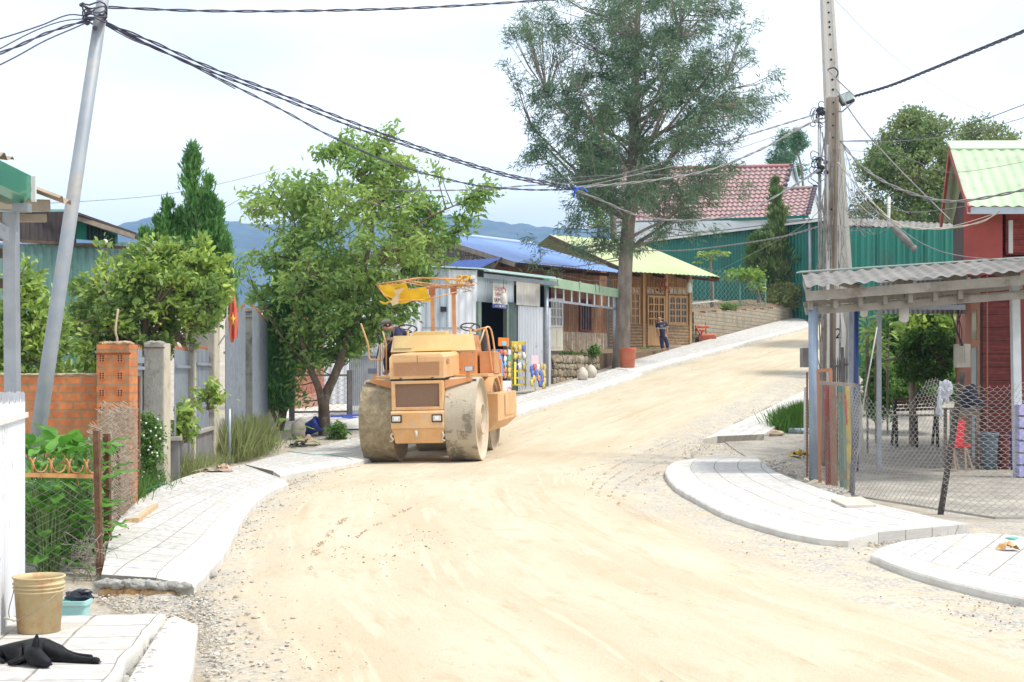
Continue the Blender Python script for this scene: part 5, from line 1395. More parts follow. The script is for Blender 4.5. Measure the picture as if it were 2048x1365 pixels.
def grass(name, label, rows, n, Hm, seed, m=None, kind='stuff', lean=.3):
    """rows: pixel polyline of ground points; blades up to Hm metres"""
    rng = np.random.default_rng(seed)
    gpts = [gp(a, b) for a, b in rows]; rs = resample(gpts, 40)
    i = rng.integers(0, 39, n); f = rng.random(n)
    A = np.array([p[:] for p in rs]); B = A[i] * (1 - f)[:, None] + A[i + 1] * f[:, None]
    B[:, :2] += rng.normal(size=(n, 2)) * np.array([.16, .22])
    B[:, 2] = [G(y) for y in B[:, 1]]
    d = np.stack([rng.normal(size=n) * lean, rng.normal(size=n) * lean, np.ones(n)], 1)
    o = leafcloud(name, B, d, Hm, .02, m or L_GRASS, None, seed=seed, jitter=.6)
    return tag(o, label, 'grass', kind=kind)
grass('tall_grass', 'tall feathery grass growing in front of the grey gate leaves', [(462, 926), (490, 918), (525, 906)], 1500, .62, 61, L_PALE, 'stuff', .30)
grass('tall_grass', 'grass tuft at the foot of the second fence bay', [(356, 960), (382, 952)], 420, .34, 62, L_PALE)
grass('grass', 'thin grass along the fence by the flag pillar', [(400, 940), (440, 932)], 320, .24, 63, L_PALE)
grass('grass', 'grass tufts fringing the brick planter beside the pavement', [(230, 1030), (270, 1000), (300, 985)], 1200, .3, 64, L_GARDEN)
grass('grass', 'bright green grass patch behind the uphill right pavement', [(1568, 865), (1590, 858), (1612, 850), (1625, 845)], 5200, .42, 65, leafmat('fresh_grass', [(.12, .28, .04), (.17, .34, .06), (.10, .22, .03)]))
def big_leaf_plant(name, label, base, specs, m, stalk, cat='plant', wid=.6):
    t = thing(name, label, cat, base)
    mb = MB(); lf = MB()
    for (dx, dy, z, L, az, el) in specs:
        tip = Vector(base) + Vector((dx, dy, z))
        mb.tube([Vector(base) + Vector((dx * .3, dy * .3, 0)), Vector(base).lerp(tip, .5) + Vector((-dx * .1, -dy * .1, z * .12)), tip], [.006, .005, .003], 4, False)
        d = Vector((math.cos(az) * math.cos(el), math.sin(az) * math.cos(el), math.sin(el))); s = d.cross(Vector((0, 0, 1))).normalized(); n_ = s.cross(d)
        vs = []; prof_ = [(0, .05), (.12, .62), (.3, .95), (.5, 1.0), (.7, .8), (.87, .45), (1, .02)]
        for u, w in prof_:
            c = tip + d * L * u - n_ * L * .25 * u * u
            for k in (-1, -.5, 0, .5, 1): vs.append(c + s * (w * L * wid * .5 * k) + n_ * (abs(k) * w * L * .09 + .012 * math.sin(u * 25 + k)))
        lf.add(vs, [(i * 5 + k, i * 5 + k + 1, (i + 1) * 5 + k + 1, (i + 1) * 5 + k) for i in range(6) for k in range(4)], True)
    mb.build('stalks', stalk, t); lf.build('leaves', m, t)
    return t
rnd = random.Random(6)
b0 = gp(590, 893)
big_leaf_plant('taro_plant', 'taro plant with one huge upright leaf by the blue bucket', b0, [(-.28, -.1, .52, .36, -.9, .5), (-.05, -.1, .35, .28, -.3, .3), (.2, -.1, .42, .25, 0.1, 0), (-.2, .2, .3, .26, 2.5, .2), (.1, -.2, .2, .22, -1.2, .1), (-.4, -.05, .12, .25, 3.3, .1), (.35, 0, .1, .22, -.3, .0)], L_GARDEN, mat('green_stalk', (.2, .28, .1)))
for i, (px_, py_, Y_, n_) in enumerate([(95, 1150, 12.2, 40), (150, 1140, 12.7, 40), (72, 1120, 13.2, 34), (172, 1090, 13.5, 34), (120, 1080, 14.0, 34)]):
    base = Vector((P(px_, 0, Y_).x, Y_, 0)); sp_ = []
    for k in range(n_ * 2):
        z = rnd.uniform(.06, 1.10); th = rnd.uniform(0, 6.28); r_ = rnd.uniform(.05, .30)
        sp_.append((math.cos(th) * r_, math.sin(th) * r_, z, rnd.uniform(.17, .28), th + rnd.uniform(-.6, .6), rnd.uniform(-.1, .9)))
    big_leaf_plant('broad_leaf_plant', ['lush broad leaved plant nearest the tan bucket behind wire mesh', 'lush broad leaved plant just left of the rusty mesh post', 'broad leaved plant half hidden by the white picket fence', 'broad leaved plant below the rolled wire mesh', 'broad leaved plant rising in front of the orange brick wall'][i], base, sp_, L_BIG, mat('pale_stalk', (.16, .24, .07)), wid=.5)
shrub('garden_hedge', 'mixed leafy hedge at the back of the red house garden', 1735, 1950, 600, 800, 40, 520, .2, L_GARDEN, 71, cl=.3, per=26, aspect=.45, cat='hedge', gap=-.3)
shrub('garden_bush', 'bright broad leafed bush high behind the bonsai tree', 1800, 1935, 620, 690, 36, 170, .24, L_CITRUS, 72, cl=.25, per=14, aspect=.6, cat='bush', gap=-.4)
shrub('garden_shrub', 'dark leafy shrub behind the palms left of the bench', 1726, 1786, 700, 838, 33.5, 150, .14, L_GARDEN, 81, cl=.2, per=24, aspect=.4, gap=-.4)
shrub('garden_shrub', 'low spreading shrub under the cloud shaped garden tree', 1786, 1900, 752, 800, 33, 130, .12, L_GARDEN, 82, cl=.18, per=24, aspect=.4, gap=-.4)
yb = 31.0
bx = P(1825, 0, yb).x
tree('bonsai_tree', 'dark trunked garden tree with cloud shaped foliage behind the canopy', 'tree', (bx, yb, G(yb)), [(Vector((bx, yb, G(yb))), .08), (P(1824, 770, yb), .07), (P(1820, 735, yb), .055), (P(1838, 700, yb), .05), (P(1850, 665, yb), .02)],
     profpx([(655, 1840, 1880), (668, 1815, 1900), (690, 1795, 1925), (715, 1800, 1915), (742, 1790, 1900), (762, 1800, 1880)], yb), 300, 30, .075, leafmat('bonsai_leaf', [(.05, .12, .015), (.09, .19, .025), (.13, .25, .04)]), M_BARK, cl=.13, n_limb=16, seed=75, gap=-.15, gscale=2.2, aspect=.5,
     stems=[[(P(1822, 740, yb), .05), (P(1795, 718, yb), .035), (P(1765, 722, yb), .015)]])
for i, (px_, y0, y1, Y_) in enumerate(((1735, 640, 830, 29.5), (1752, 655, 830, 31.5), (1775, 628, 820, 33))):
    base = Vector((P(px_, 0, Y_).x, Y_, G(Y_))); sp_ = []
    H = P(0, y0, Y_).z - base.z
    for k in range(22): th = rnd.uniform(0, 6.28); sp_.append((.05 * math.cos(th), .05 * math.sin(th), H * rnd.uniform(.55, .98), rnd.uniform(.3, .5), th, rnd.uniform(-.3, .7)))
    big_leaf_plant('dragon_palm', ['long leaved palm plant nearest the navy canopy post', 'middle long leaved palm plant behind the canopy', 'tallest long leaved palm plant by the garden hedge'][i], base, sp_, L_CITRUS, M_BARK, wid=.16, cat='palm plant')
# ================================================================ LEFT SIDE: fences, walls, sheds, small things
M_CONC = mat('weathered_concrete', (.30, .285, .245), (.40, .38, .33), 3.2, .95, bump=.5, bscale=25, c3=(.17, .155, .125), s3=2.4, p3=(.52, .66), stretch=(1, 1, .5))
M_PALELIT_CONC = mat('pale_and_lit_concrete', (.52, .47, .36), (.44, .40, .31), 3, .95, bump=.4, c3=(.33, .26, .17), s3=3)  # pale concrete, also the painted sunlit sides of the pillars
M_BRICKO = brick_mat('orange_hollow_bricks', (.60, .215, .075), (.50, .165, .06), (.34, .23, .13), .185, .105, .011, .8, (.36, .20, .09), 'xz', warp=.006)
M_BARGREY = mat('grey_painted_bars', (.27, .31, .36), (.33, .37, .42), 6, .5, .3, c3=(.22, .22, .22), s3=4)
M_RUSTY = mat('rust_tips', (.36, .14, .07), (.26, .095, .05), 18, .85)
M_WIRE = mat('galvanised_wire', (.36, .35, .32), (.46, .45, .42), 9, .5, .5)
M_WIREDULL = mat('dull_wire', (.27, .24, .19), (.36, .33, .27), 9, .7, .2)
def bars(parent, A, B, z0, z1, n, m=None, w=.028, tip=None, tipm=None, wob=.0, gapf=.72):
    """a run of upright bars; each bar one part"""
    A, B = Vector((A[0], A[1], 0)), Vector((B[0], B[1], 0)); d = (B - A).normalized(); m = m or M_BARGREY
    step = (B - A).length / n; out = []
    for i in range(n):
        c = A + d * step * (i + .5); za = z0 if not callable(z0) else z0(i / n); zb = z1 if not callable(z1) else z1((i + .5) / n)
        mb = MB(); q = [c - d * step * gapf / 2, c + d * step * gapf / 2]; nn = Vector((-d.y, d.x, 0)) * .02
        mb.hexa([q[0] + Vector((0, 0, za)), q[1] + Vector((0, 0, za)), q[1] + Vector((0, 0, zb)), q[0] + Vector((0, 0, zb))], nn)
        o = mb.build('bar', m, parent); out.append(o)
        if tip:
            mb = MB(); e = tip
            a = q[0] + nn * .5; b = q[1] + nn * .5; t = (a + b) / 2
            mb.add([a + Vector((0, 0, zb + .001)) - nn * .4, b + Vector((0, 0, zb + .001)) - nn * .4, b + Vector((0, 0, zb + .001)) + nn * .4, a + Vector((0, 0, zb + .001)) + nn * .4, t + Vector((0, 0, zb + e))], [(3, 2, 1, 0), (0, 1, 4), (1, 2, 4), (2, 3, 4), (3, 0, 4)])
            mb.build('spike', tipm or M_RUSTY, o)
    return out
def chain(name_mb, A, B, z0, z1, cell=.06, r=.0022, aspect=1.0, warp=None, hexa=False, slump=None):
    """woven wire: neighbouring zigzags hooking into each other, A to B on the ground; warp(s, z) -> offset vector"""
    A, B = Vector((A[0], A[1], 0)), Vector((B[0], B[1], 0)); d = B - A; L = d.length; d.normalize()
    n = max(2, int(L / cell)); cell = L / n; h = cell * aspect
    nr = Vector((-d.y, d.x, 0))
    for i in range(n):
        zz0 = z0; zz1 = z1 if not callable(z1) else z1((i + .5) / n)
        k = int((zz1 - zz0) / (h / 2)); pts = []
        for j in range(k + 1):
            if hexa:
                for e in (0, 1):
                    s_ = (i + (.03 if (i + j) % 2 == 0 else .97)) * cell
                    z = zz0 + (j + e * .45) * h / 2
                    pts.append((s_, z))
            else:
                s_ = (i + ((i + j) % 2)) * cell
                pts.append((s_, zz0 + j * h / 2))
        out = []
        for q, (s_, z) in enumerate(pts):
            p = A + d * s_ + Vector((0, 0, z)) + nr * (.004 if (q % 2) else -.004)
            if warp: p = p + warp(s_ / L, z)
            out.append(p)
        name_mb.tube(out, r, 3, False)
pl = thing('leaning_pole', 'leaning grey steel pole carrying black cables above the brick wall', 'pole', (-5.0, 14.6, 0))
pb = Vector((P(41, 0, 14.6).x, 14.6, -.1));
pt = P(214, -55, 14.4)
mb = MB(); mb.tube([pb, pb.lerp(pt, .33), pt], [.078, .076, .060], 20); mb.build('shaft', mat('pole_steel', (.27, .30, .33), (.33, .355, .385), 3, .6, .25, c3=(.38, .36, .32), s3=2.2, p3=(.52, .66)), pl)
def on_pole(py): t = (pb.z - P(0, py, 14.5).z) / (pb.z - pt.z); return pb.lerp(pt, t)
q = on_pole(38)
mb = MB()
rnd = random.Random(3)
for k in range(5):
    c = q + Vector((-.03, -.09, -.07 + .04 * k)); pts = [c + Vector((math.cos(a) * .12, math.sin(a) * .1, .02 * math.sin(3 * a + k))) for a in [2 * PI * i / 14 for i in range(15)]]
    mb.tube(pts, .009, 5, False)
for k in range(7):
    c = q + Vector((rnd.uniform(-.16, .06), -.1, rnd.uniform(-.16, .14))); mb.blob(c, (.03, .025, .025), seed=k, sub=1)
mb.build('clamp', mat('pole_clamp', (.06, .06, .08), rough=.6), pl)
aw = thing('awning', 'steel post awning with green metal gutter over the white picket fence', 'awning', (-3.5, 9.9, 0))
x0 = P(26, 0, 9.95).x
mb = MB(); mb.beam((P(29, 0, 10).x, 10.0, 0), (P(22, 0, 10).x, 10.0, P(0, 425, 10).z), .085, .10); mb.build('post', M_STEEL, aw)
mb = MB(); mb.beam((P(4, 0, 10.1).x, 10.15, P(0, 432, 10).z), (P(16, 0, 10.1).x, 10.15, P(0, 520, 10).z), .05); mb.build('brace', M_STEEL, aw)
mb = MB(); mb.beam(P(-40, 438, 9.9), P(30, 478, 10), .07, .09); mb.build('rail', M_STEEL, aw)
for y_ in (508, 568):
    mb = MB(); mb.beam(P(-60, y_ - 6, 10.4), P(12, y_, 10.2), .06, .07); mb.build('rail', M_DARKWOOD, aw)
M_GUT = mat('glossy_green_gutter', (.015, .19, .12), (.05, .28, .17), 1.6, .18, .35)
g0, g1 = Vector((P(0, 0, 9.1).x + .12, 5.0, P(0, 316, 9.1).z)), Vector((P(62, 0, 9.95).x, 9.95, P(0, 352, 9.95).z))
g0 = Vector((g1.x + .22, 5.0, g1.z + .04))
hgt = .20
mb = MB()
pr = [(0, 0), (.0, -hgt * .8), (-.05, -hgt), (-.17, -hgt), (-.19, -hgt * .2), (-.175, -hgt * .2), (-.155, -hgt + .015), (-.055, -hgt + .015), (-.012, -hgt * .78), (-.012, 0)]
vs = [g0 + Vector((a, 0, b)) for a, b in pr] + [g1 + Vector((a, 0, b)) for a, b in pr]; n_ = len(pr)
mb.add(vs, [(i, (i + 1) % n_, n_ + (i + 1) % n_, n_ + i) for i in range(n_)] + [tuple(range(n_, 2 * n_))[::-1]]); mb.build('gutter', M_GUT, aw)
mb = MB(); mb.hexa([g1 + Vector((-.0, .005, .0)), g1 + Vector((.03, .005, 0)), g1 + Vector((.03, .005, -hgt * .9)), g1 + Vector((0, .005, -hgt * .9))], (0, .02, 0)); mb.build('gutter_end', M_WHITE, aw)
mb = MB(); a_ = g1 + Vector((-.02, .15, -.04)); mb.corr(g1 + Vector((-.64, .0, .16)), Vector((.80, .12, -.30)), Vector((0, .28, -.01)), .18, .022, 2); mb.build('roof_sheet', mat('stained_roof', (.26, .20, .14), (.38, .30, .22), 4, .9), aw)
mb = MB(); mb.corr(Vector((g1.x + .2, 4.6, g1.z + .22)) + Vector((-1.2, 0, 0)), Vector((1.1, 0, -.12)), Vector((-.2, 5.3, 0)), .18, .02, 1); mb.build('roof_sheet', MATS['stained_roof'], aw)
mb = MB(); mb.beam(P(-30, 408, 9.95), P(98, 412, 10.2), .07, .08); mb.build('rafter', mat('tan_rafter', (.40, .34, .26), (.31, .26, .20), 4, .8), aw)
mb = MB(); mb.beam(P(-30, 436, 10.1), P(92, 437, 10.3), .07, .055); mb.build('rafter', MATS['tan_rafter'], aw)
mb = MB(); mb.box(P(44, 416, 9.9), (.11, .08, .06)); mb.build('bracket', M_STEEL, aw)
wf = thing('picket_fence', 'white corrugated metal fence with jagged top at the left edge', 'fence', (-3.3, 9.2, .1))
FA, FB = Vector((-2.78, 7.3, 0)), Vector((P(48, 0, 9.95).x, 9.95, 0))
WFn = Wall(FA[:2], FB[:2]); L_ = WFn.L
M_WSHEET = mat('white_fence_sheet', (.70, .72, .75), (.62, .63, .65), 1.4, .55, .0, c3=(.30, .20, .12), s3=3.2, p3=(.60, .74), stretch=(1, 1, .15))
mb = MB(); rnd = random.Random(2); vs = []; n_ = int(L_ / .011)
for k in range(n_ + 1):
    a = L_ * k / n_; w = .013 * max(-1, min(1, 1.6 * math.sin(2 * PI * a / .085)))
    ph = (a / .085) % 1
    top = 1.50 + .085 * (1 - abs(2 * ph - 1) * 1.1) + .02 * mnoise.noise(Vector((a * 9, 0, 0))) + .03 * (1 - a / L_)
    for z in (.12, .8, 1.44, top): vs.append(WFn.p(a, z, w))
mb.add(vs, [(k * 4 + j, (k + 1) * 4 + j, (k + 1) * 4 + j + 1, k * 4 + j + 1) for k in range(n_) for j in range(3)])
mb.build('sheet', M_WSHEET, wf)
mb = MB(); WFn.box(mb, 0, L_, 1.40, 1.435, .016, .03); mb.build('rail', M_WHITE, wf)
def lathe_bucket(t, c, r0, r1, h, m, rings, inner=True, M=None, n=36):
    mb = MB(); prof = [(0, 0), (r0, 0)]
    zs_ = sorted([(h * (1 - k), k) for k in rings]); last = 0
    def rad(z): return r0 + (r1 - r0) * z / h
    for z, _ in zs_:
        prof += [(rad(z - .006), z - .006), (rad(z) + .009, z - .004), (rad(z) + .009, z + .004), (rad(z + .006), z + .006)]
    prof += [(r1, h - .012), (r1 + .008, h - .010), (r1 + .008, h), (r1 - .004, h), (rad(h - .03) - .006, h - .03), (r0 - .008, .02), (0, .02)]
    mb.lathe(prof, c, n, M); return mb.build('body', m, t)
bc = gp(78, 1253, .14); bc.y = 8.62; bc.z = G(bc.y) + .145
bc.x = P(78, 0, 8.62).x
t = thing('bucket', 'mud stained cream plastic bucket beside the white fence and the dog', 'bucket', bc)
M_TANB = mat('stained_cream_plastic', (.58, .47, .26), (.50, .38, .20), 5, .6, c3=(.46, .25, .11), s3=6, p3=(.50, .66))
lathe_bucket(t, bc, .125, .148, .335, M_TANB, (.13, .20, .265))
mb = MB(); pts = [bc + Vector((.152 * math.cos(a), -.152 * abs(math.sin(a)) - .01, .27 - .19 * abs(math.sin(a)) * (1 if True else 0) - .05 * math.cos(a) )) for a in [PI * k / 12 for k in range(13)]]
pts = [bc + Vector((.150, -.02, .262)), bc + Vector((.10, -.135, .205)), bc + Vector((.02, -.165, .14)), bc + Vector((-.06, -.160, .10)), bc + Vector((-.11, -.145, .085)), bc + Vector((-.155, -.08, .13)), bc + Vector((-.150, -.0, .25))]
mb.tube(catmull(pts, 5), .0028, 5); hd = mb.build('handle', M_WIREDULL, t)
mb = MB(); mb.cyl(bc + Vector((-.165, -.128, .100)), bc + Vector((-.085, -.155, .090)), .008, 8); mb.build('grip', mat('pale_grip', (.6, .55, .42)), hd)
c2_ = Vector((P(148, 0, 9.5).x, 9.5, G(9.5) + .0))
t = thing('tub', 'small cyan plastic tub behind the cream bucket', 'tub', c2_)
M_CYAN = mat('cyan_plastic', (.36, .68, .66), (.42, .72, .70), 4, .45, c3=(.5, .62, .58), s3=5)
mb = MB(); w = .105
def rrect(z, w, d, r=.03, n=4):
    out = []
    for cx_, cy_, a0 in ((w - r, d - r, 0), (-w + r, d - r, PI / 2), (-w + r, -d + r, PI), (w - r, -d + r, 3 * PI / 2)):
        for k in range(n + 1): a = a0 + PI / 2 * k / n; out.append(c2_ + Vector((cx_ + r * math.cos(a), cy_ + r * math.sin(a), z)))
    return out
lay = [rrect(.0, .080, .06), rrect(.165, .096, .075), rrect(.165, .106, .085), rrect(.195, .108, .087), rrect(.195, .094, .072), rrect(.02, .074, .055)]
vs = [p for l_ in lay for p in l_]; m_ = len(lay[0])
mb.add(vs, [(i * m_ + k, i * m_ + (k + 1) % m_, (i + 1) * m_ + (k + 1) % m_, (i + 1) * m_ + k) for i in range(5) for k in range(m_)] + [tuple(range(m_))[::-1], tuple(5 * m_ + k for k in range(m_))])
mb.build('body', M_CYAN, t)
mb = MB(); mb.blob(c2_ + Vector((.0, .09, .20)), (.10, .06, .045), seed=4, sub=3, rough=.5); mb.blob(c2_ + Vector((.05, .07, .235)), (.05, .04, .02), seed=6, sub=2, rough=.5)
tag(mb.build('black_bag', mat('black_plastic', (.02, .022, .035), rough=.25)), 'crumpled black plastic bag on the cyan tub', 'bag')
gt = thing('garden_gate', 'rusty orange iron rail with curled finials over wire mesh', 'garden gate', (-4.0, 12, 0))
GA, GB = P(40, 950, 11.4), P(184, 953, 11.9)
M_ORRUST = mat('orange_iron', (.52, .27, .10), (.40, .19, .08), 14, .75, .1, c3=(.28, .12, .05), s3=12)
mb = MB(); mb.beam(GA, GB, .035, .035); mb.build('rail', M_ORRUST, gt)
for k in range(4):
    b_ = GA.lerp(GB, (62 + 36 * k - 40 + 2) / 144.); u = (GB - GA).normalized(); b_ = b_ + Vector((0, 0, .015))
    mb = MB()
    mb.tube([b_, b_ + Vector((0, 0, .06)), b_ + Vector((0, 0, .10))], [.012, .010, .014], 8)
    for s in (-1, 1):
        mb.tube(catmull([b_ + u * s * .001 + Vector((0, 0, .075)), b_ + u * s * .012 + Vector((0, 0, .105)), b_ + u * s * .026 + Vector((0, 0, .125))], 3), [.010] * 6 + [.005], 6)
    mb.build('finial', M_ORRUST, gt)
    mb = MB(); c_ = b_ + u * .072 + Vector((0, 0, .075))
    mb.tube([c_ + u * math.cos(a) * .062 + Vector((0, 0, math.sin(a) * .066)) for a in [PI + PI * i / 12 + (-.25 + .5 * i / 12) * .0 for i in range(13)]], [.007] * 13, 6); mb.build('scroll', M_ORRUST, gt)
mb = MB(); chain(mb, (GA.x, GA.y - .02), (P(200, 0, 11.9).x, 11.9), .02, 0.88, .058, .0021, 1.15, lambda s, z: Vector((.02 * math.sin(z * 9 + s * 4), .03 * math.sin(s * 9 + z * 5), -.05 * s * z)))
mb.build('mesh', M_WIRE, gt)
def rpost(px_, y0, y1, Y, label, w=.05, h2=None, lean=0):
    mb = MB(); a, b = P(px_, y1, Y), P(px_ + lean, y0, Y); a.z = max(a.z, 0) if False else a.z
    mb.beam(a, b, w, w * .8)
    mb.beam(a + Vector((w * .45, w * .45, 0)), b + Vector((w * .45, w * .45, 0)), w * .15, w * .8)
    return tag(mb.build('fence_post', M_RUST, None), label, 'fence post', 'rusty fence posts')
rpost(199, 862, 1150, 11.75, 'rusty angle iron post nearest the raw end of the pavement', .045, lean=-7)
rpost(215, 868, 1082, 13.3, 'dark rusty post just behind the nearest angle iron post', .055, lean=-3)
rpost(234, 890, 1045, 15.5, 'thin rusty post inside the rolled wire bundle', .05)
rpost(273, 752, 1000, 18.4, 'tallest rusty post standing before the grey bars', .06, lean=2)
mb = MB(); rnd = random.Random(21)
for k in range(120):
    px_ = rnd.uniform(184, 268); f = (px_ - 184) / 84; Y = 12.4 + 4.6 * f
    y0 = 812 + rnd.uniform(-10, 20) + (40 if px_ < 200 else 0) ; y1 = 1075 - 65 * f
    pts = []; n_ = 40
    for j in range(n_):
        t = j / (n_ - 1); pts.append(P(px_ + rnd.uniform(-1, 1) + (4.2 if j % 2 else -4.2) + 8 * math.sin(t * 4 + k), y0 + (y1 - y0) * t, Y) + Vector((0, rnd.uniform(-.05, .05), 0)))
    mb.tube(pts, .0036, 3, False)
tag(mb.build('wire_roll', mat('old_wire', (.36, .30, .22), (.44, .38, .3), 9, .8)), 'tangled roll of old wire mesh hung between the rusty posts', 'wire mesh')
mb = MB()
for k in range(40):
    px_ = rnd.uniform(150, 215); c = P(px_, 1120 + rnd.uniform(-50, 45), 11.6 + rnd.random() * .5)
    pts = catmull([c + Vector((rnd.uniform(-.12, .12), rnd.uniform(-.1, .1), rnd.uniform(-.12, .12))) for _ in range(5)], 4); mb.tube(pts, .0024, 3, False)
tag(mb.build('wire_tangle', M_WIREDULL), 'loose tangle of wire at the foot of the nearest rusty post', 'wire mesh')
bwl = thing('brick_wall', 'rough orange hollow brick wall behind the leaning pole', 'brick wall', (-6.5, 17.6, 0))
WB_ = Wall((-10.5, 17.55), (P(192, 0, 17.55).x, 17.55))
def fbw(mb):
    n = 30
    for k in range(n):
        a0, a1 = WB_.L * k / n, WB_.L * (k + 1) / n
        zt_ = 1.665 + .03 * a0 / WB_.L + .02 * mnoise.noise(Vector((k * .7, 0, 0)))
        WB_.box(mb, a0, a1, -.05, zt_, -.12 + .0005 * (k % 2), 0 + .0004 * (k % 2))
along('bricks', WB_, fbw, M_BRICKO, bwl)
mb = MB()
for k in range(44):
    a = WB_.L * (k + .5) / 44; mb.blob(WB_.p(a, 1.675 + .02 * a / WB_.L, -.06), (.12, .07, .022), seed=k, sub=2, rough=.7)
mb.build('mortar_top', mat('sandy_mortar', (.36, .27, .17), (.44, .34, .22), 9, .95, bump=.6), bwl)
bp_ = thing('brick_pillar', 'square orange brick pillar with hollow bricks showing holes', 'brick pillar', (-5, 17.4, 0))
xa, xb = P(193, 0, 17.3).x, P(259, 0, 17.3).x
WP_ = Wall((xa, 17.3), (xb, 17.3)); zt_ = P(0, 686, 17.3).z
along('bricks', WP_, lambda mb: WP_.box(mb, 0, WP_.L, -.05, zt_ - .02, -.38, 0), M_BRICKO, bp_)
M_HOLE = mat('brick_face', (.55, .20, .075), (.48, .16, .06), 20, .9); ck = 0
for row in range(10):
    z = zt_ - .19 - row * .105 * 1.0
    if row % 2: continue
    for a_ in (.065, WP_.L - .115):
        mb = MB(); WP_.box(mb, a_ - .04, a_ + .04, z - .045, z + .045, .0, .006); hb = mb.build('hollow_brick', M_HOLE, bp_)
        mb = MB()
        for i in (-1, 1):
            for j in (-1, 0, 1):
                mb.cyl(WP_.p(a_ + i * .017, z + j * .027, .004), WP_.p(a_ + i * .017, z + j * .027, .0085), .0105, 8)
        mb.build('holes', M_BLACK, hb)  # raised black discs paint the darkness inside the brick holes
mb = MB()
for k in range(26): mb.blob((rnd.uniform(xa + .03, xb - .03), rnd.uniform(17.33, 17.62), zt_ - .005), (.06, .06, .025), seed=k, sub=2, rough=.7)
mb.build('mortar_top', MATS['sandy_mortar'], bp_)
mb = MB(); mb.beam((xa - .01, 17.285, zt_ - .135), (xb + .02, 17.285, zt_ - .13), .012, .02); mb.build('iron_strap', M_RUST, bp_)
rnd = random.Random(9)
mb = MB(); c_ = Vector((P(232, 0, 17.4).x, 17.45, zt_));
mb.tube(catmull([c_, c_ + Vector((.0, 0, .06)), c_ + Vector((-.02, 0, .16)), c_ + Vector((-.015, .1, .42))], 4), [.014] * 13, 6); mb.tube([c_, c_ + Vector((.05, 0, -.0)), c_ + Vector((.06, -.02, -.03))], .006, 5); mb.tube([c_, c_ + Vector((-.05, 0, .01))], .006, 5)
tag(mb.build('dry_stem', mat('dry_stem_bark', (.42, .30, .22))), 'dry forked stem rooted on top of the brick pillar', 'dead stem')
def pillar(label, x0, x1, ytop, Y, cap=False, depth=.42, yb=None, side=True, name='concrete_pillar'):
    xa, xb = P(x0, 0, Y).x, P(x1, 0, Y).x; z1 = P(0, ytop, Y).z
    t = thing(name, label, 'pillar', ((xa + xb) / 2, Y, G(Y)), group='concrete fence pillars')
    zb_ = G(Y) - .05; zt = z1 - (.22 if cap else .0)
    mb = MB(); n = 8
    W_ = Wall((xa, Y), (xb, Y))
    bm_ = []
    mb.b2((xa, Y, zb_), (xb, Y + depth, zt)); o = mb.build('shaft', M_CONC, t, bevel=.012)
    if side:
        mb = MB(); mb.b2((xb + .001, Y + .012, zb_), (xb + .006, Y + depth - .012, zt - .01)); mb.build('lit_side_face', M_PALELIT_CONC, t)  # paler sheet puts the sunlight on the right side into the colour
    if cap:
        k = 0
        for hh, ex in ((.06, .05), (.07, .03), (.05, .09), (.04, .04)):
            mb = MB(); mb.b2((xa - ex, Y - ex, zt + k + .001), (xb + ex, Y + depth + ex, zt + k + hh)); mb.build('cap_moulding', M_CONC, t, bevel=.01); k += hh
    else:
        mb = MB()
        for q in range(16): mb.blob((rnd.uniform(xa + .05, xb - .05), rnd.uniform(Y + .03, Y + depth - .05), zt), (.07, .07, .03), seed=q, sub=2, rough=.6)
        mb.build('rough_top', M_CONC, t)
    return t
p1_ = pillar('broken topped concrete pillar nearest the brick pillar', 287, 327, 686, 22.0, depth=.44)
xA = P(327, 0, 22).x + .0
mb = MB(); z_ = P(0, 697, 21.95).z; mb.b2((P(286, 0, 22).x, 21.97, z_), (P(330, 0, 22).x, 21.99, z_ + .02)); z_ = P(0, 862, 21.95).z; mb.b2((P(286, 0, 22).x, 21.97, z_), (P(330, 0, 22).x, 21.99, z_ + .016)); mb.build('iron_strap', M_RUST, p1_)
pillar('slim concrete post between two grey fence bays', 377, 388, 682, 24.9, depth=.16)
pillar('tall capped concrete gate pillar with the red flag', 371, 428, 614, 27.0, True, .5)
pillar('capped concrete gate pillar between the two raised gate leaves', 488, 509, 616, 32.2, True, .45)
def bay(label, A, B, z0, z1, n, wall=True):
    t = thing('fence_bay', label, 'fence', ((A[0] + B[0]) / 2, (A[1] + B[1]) / 2, 0), group='grey barred fence bays')
    bars(t, A, B, z0, z1, n, tip=.085)
    W_ = Wall(A, B)
    mb = MB(); W_.box(mb, 0, W_.L, z1 - .30, z1 - .25, .02, .05); mb.build('rail', M_BARGREY, t)
    if wall:
        mb = MB(); W_.box(mb, 0, W_.L, -.05, z0 - .08, -.08, .05); mb.build('low_wall', mat('dark_low_wall', (.17, .165, .16), (.24, .23, .22), 3, .9, c3=(.12, .115, .10), s3=2, stretch=(1, 1, .4)), t)
        mb = MB(); W_.box(mb, -.05, W_.L + .05, z0 - .079, z0 - .01, -.12, .10); mb.build('coping', M_CONC, t, bevel=.01)
    return t
zc = .72
bay('grey barred gap panel between brick pillar and first concrete pillar', (P(259, 0, 18.6).x, 18.6), (P(286, 0, 22.2).x, 22.2), .25, P(0, 697, 20).z, 7, False)
bay('grey barred fence bay right of the broken topped pillar', (P(335, 0, 22.5).x + .1, 22.6), (P(377, 0, 24.9).x, 24.9), zc, 2.10, 16)
bay('grey barred fence bay between slim post and capped pillar', (P(389, 0, 25.1).x, 25.1), (P(418, 0, 27.0).x + .0, 27.0), zc, 2.16, 11)
mb = MB(); mb.beam((P(258, 0, 18.6).x, 18.9, P(0, 720, 19).z), (P(287, 0, 21.9).x, 21.9, P(0, 721, 21.9).z), .03, .09); tag(mb.build('cross_rail', M_BARGREY), 'flat grey rail bridging brick pillar and concrete pillar', 'rail')
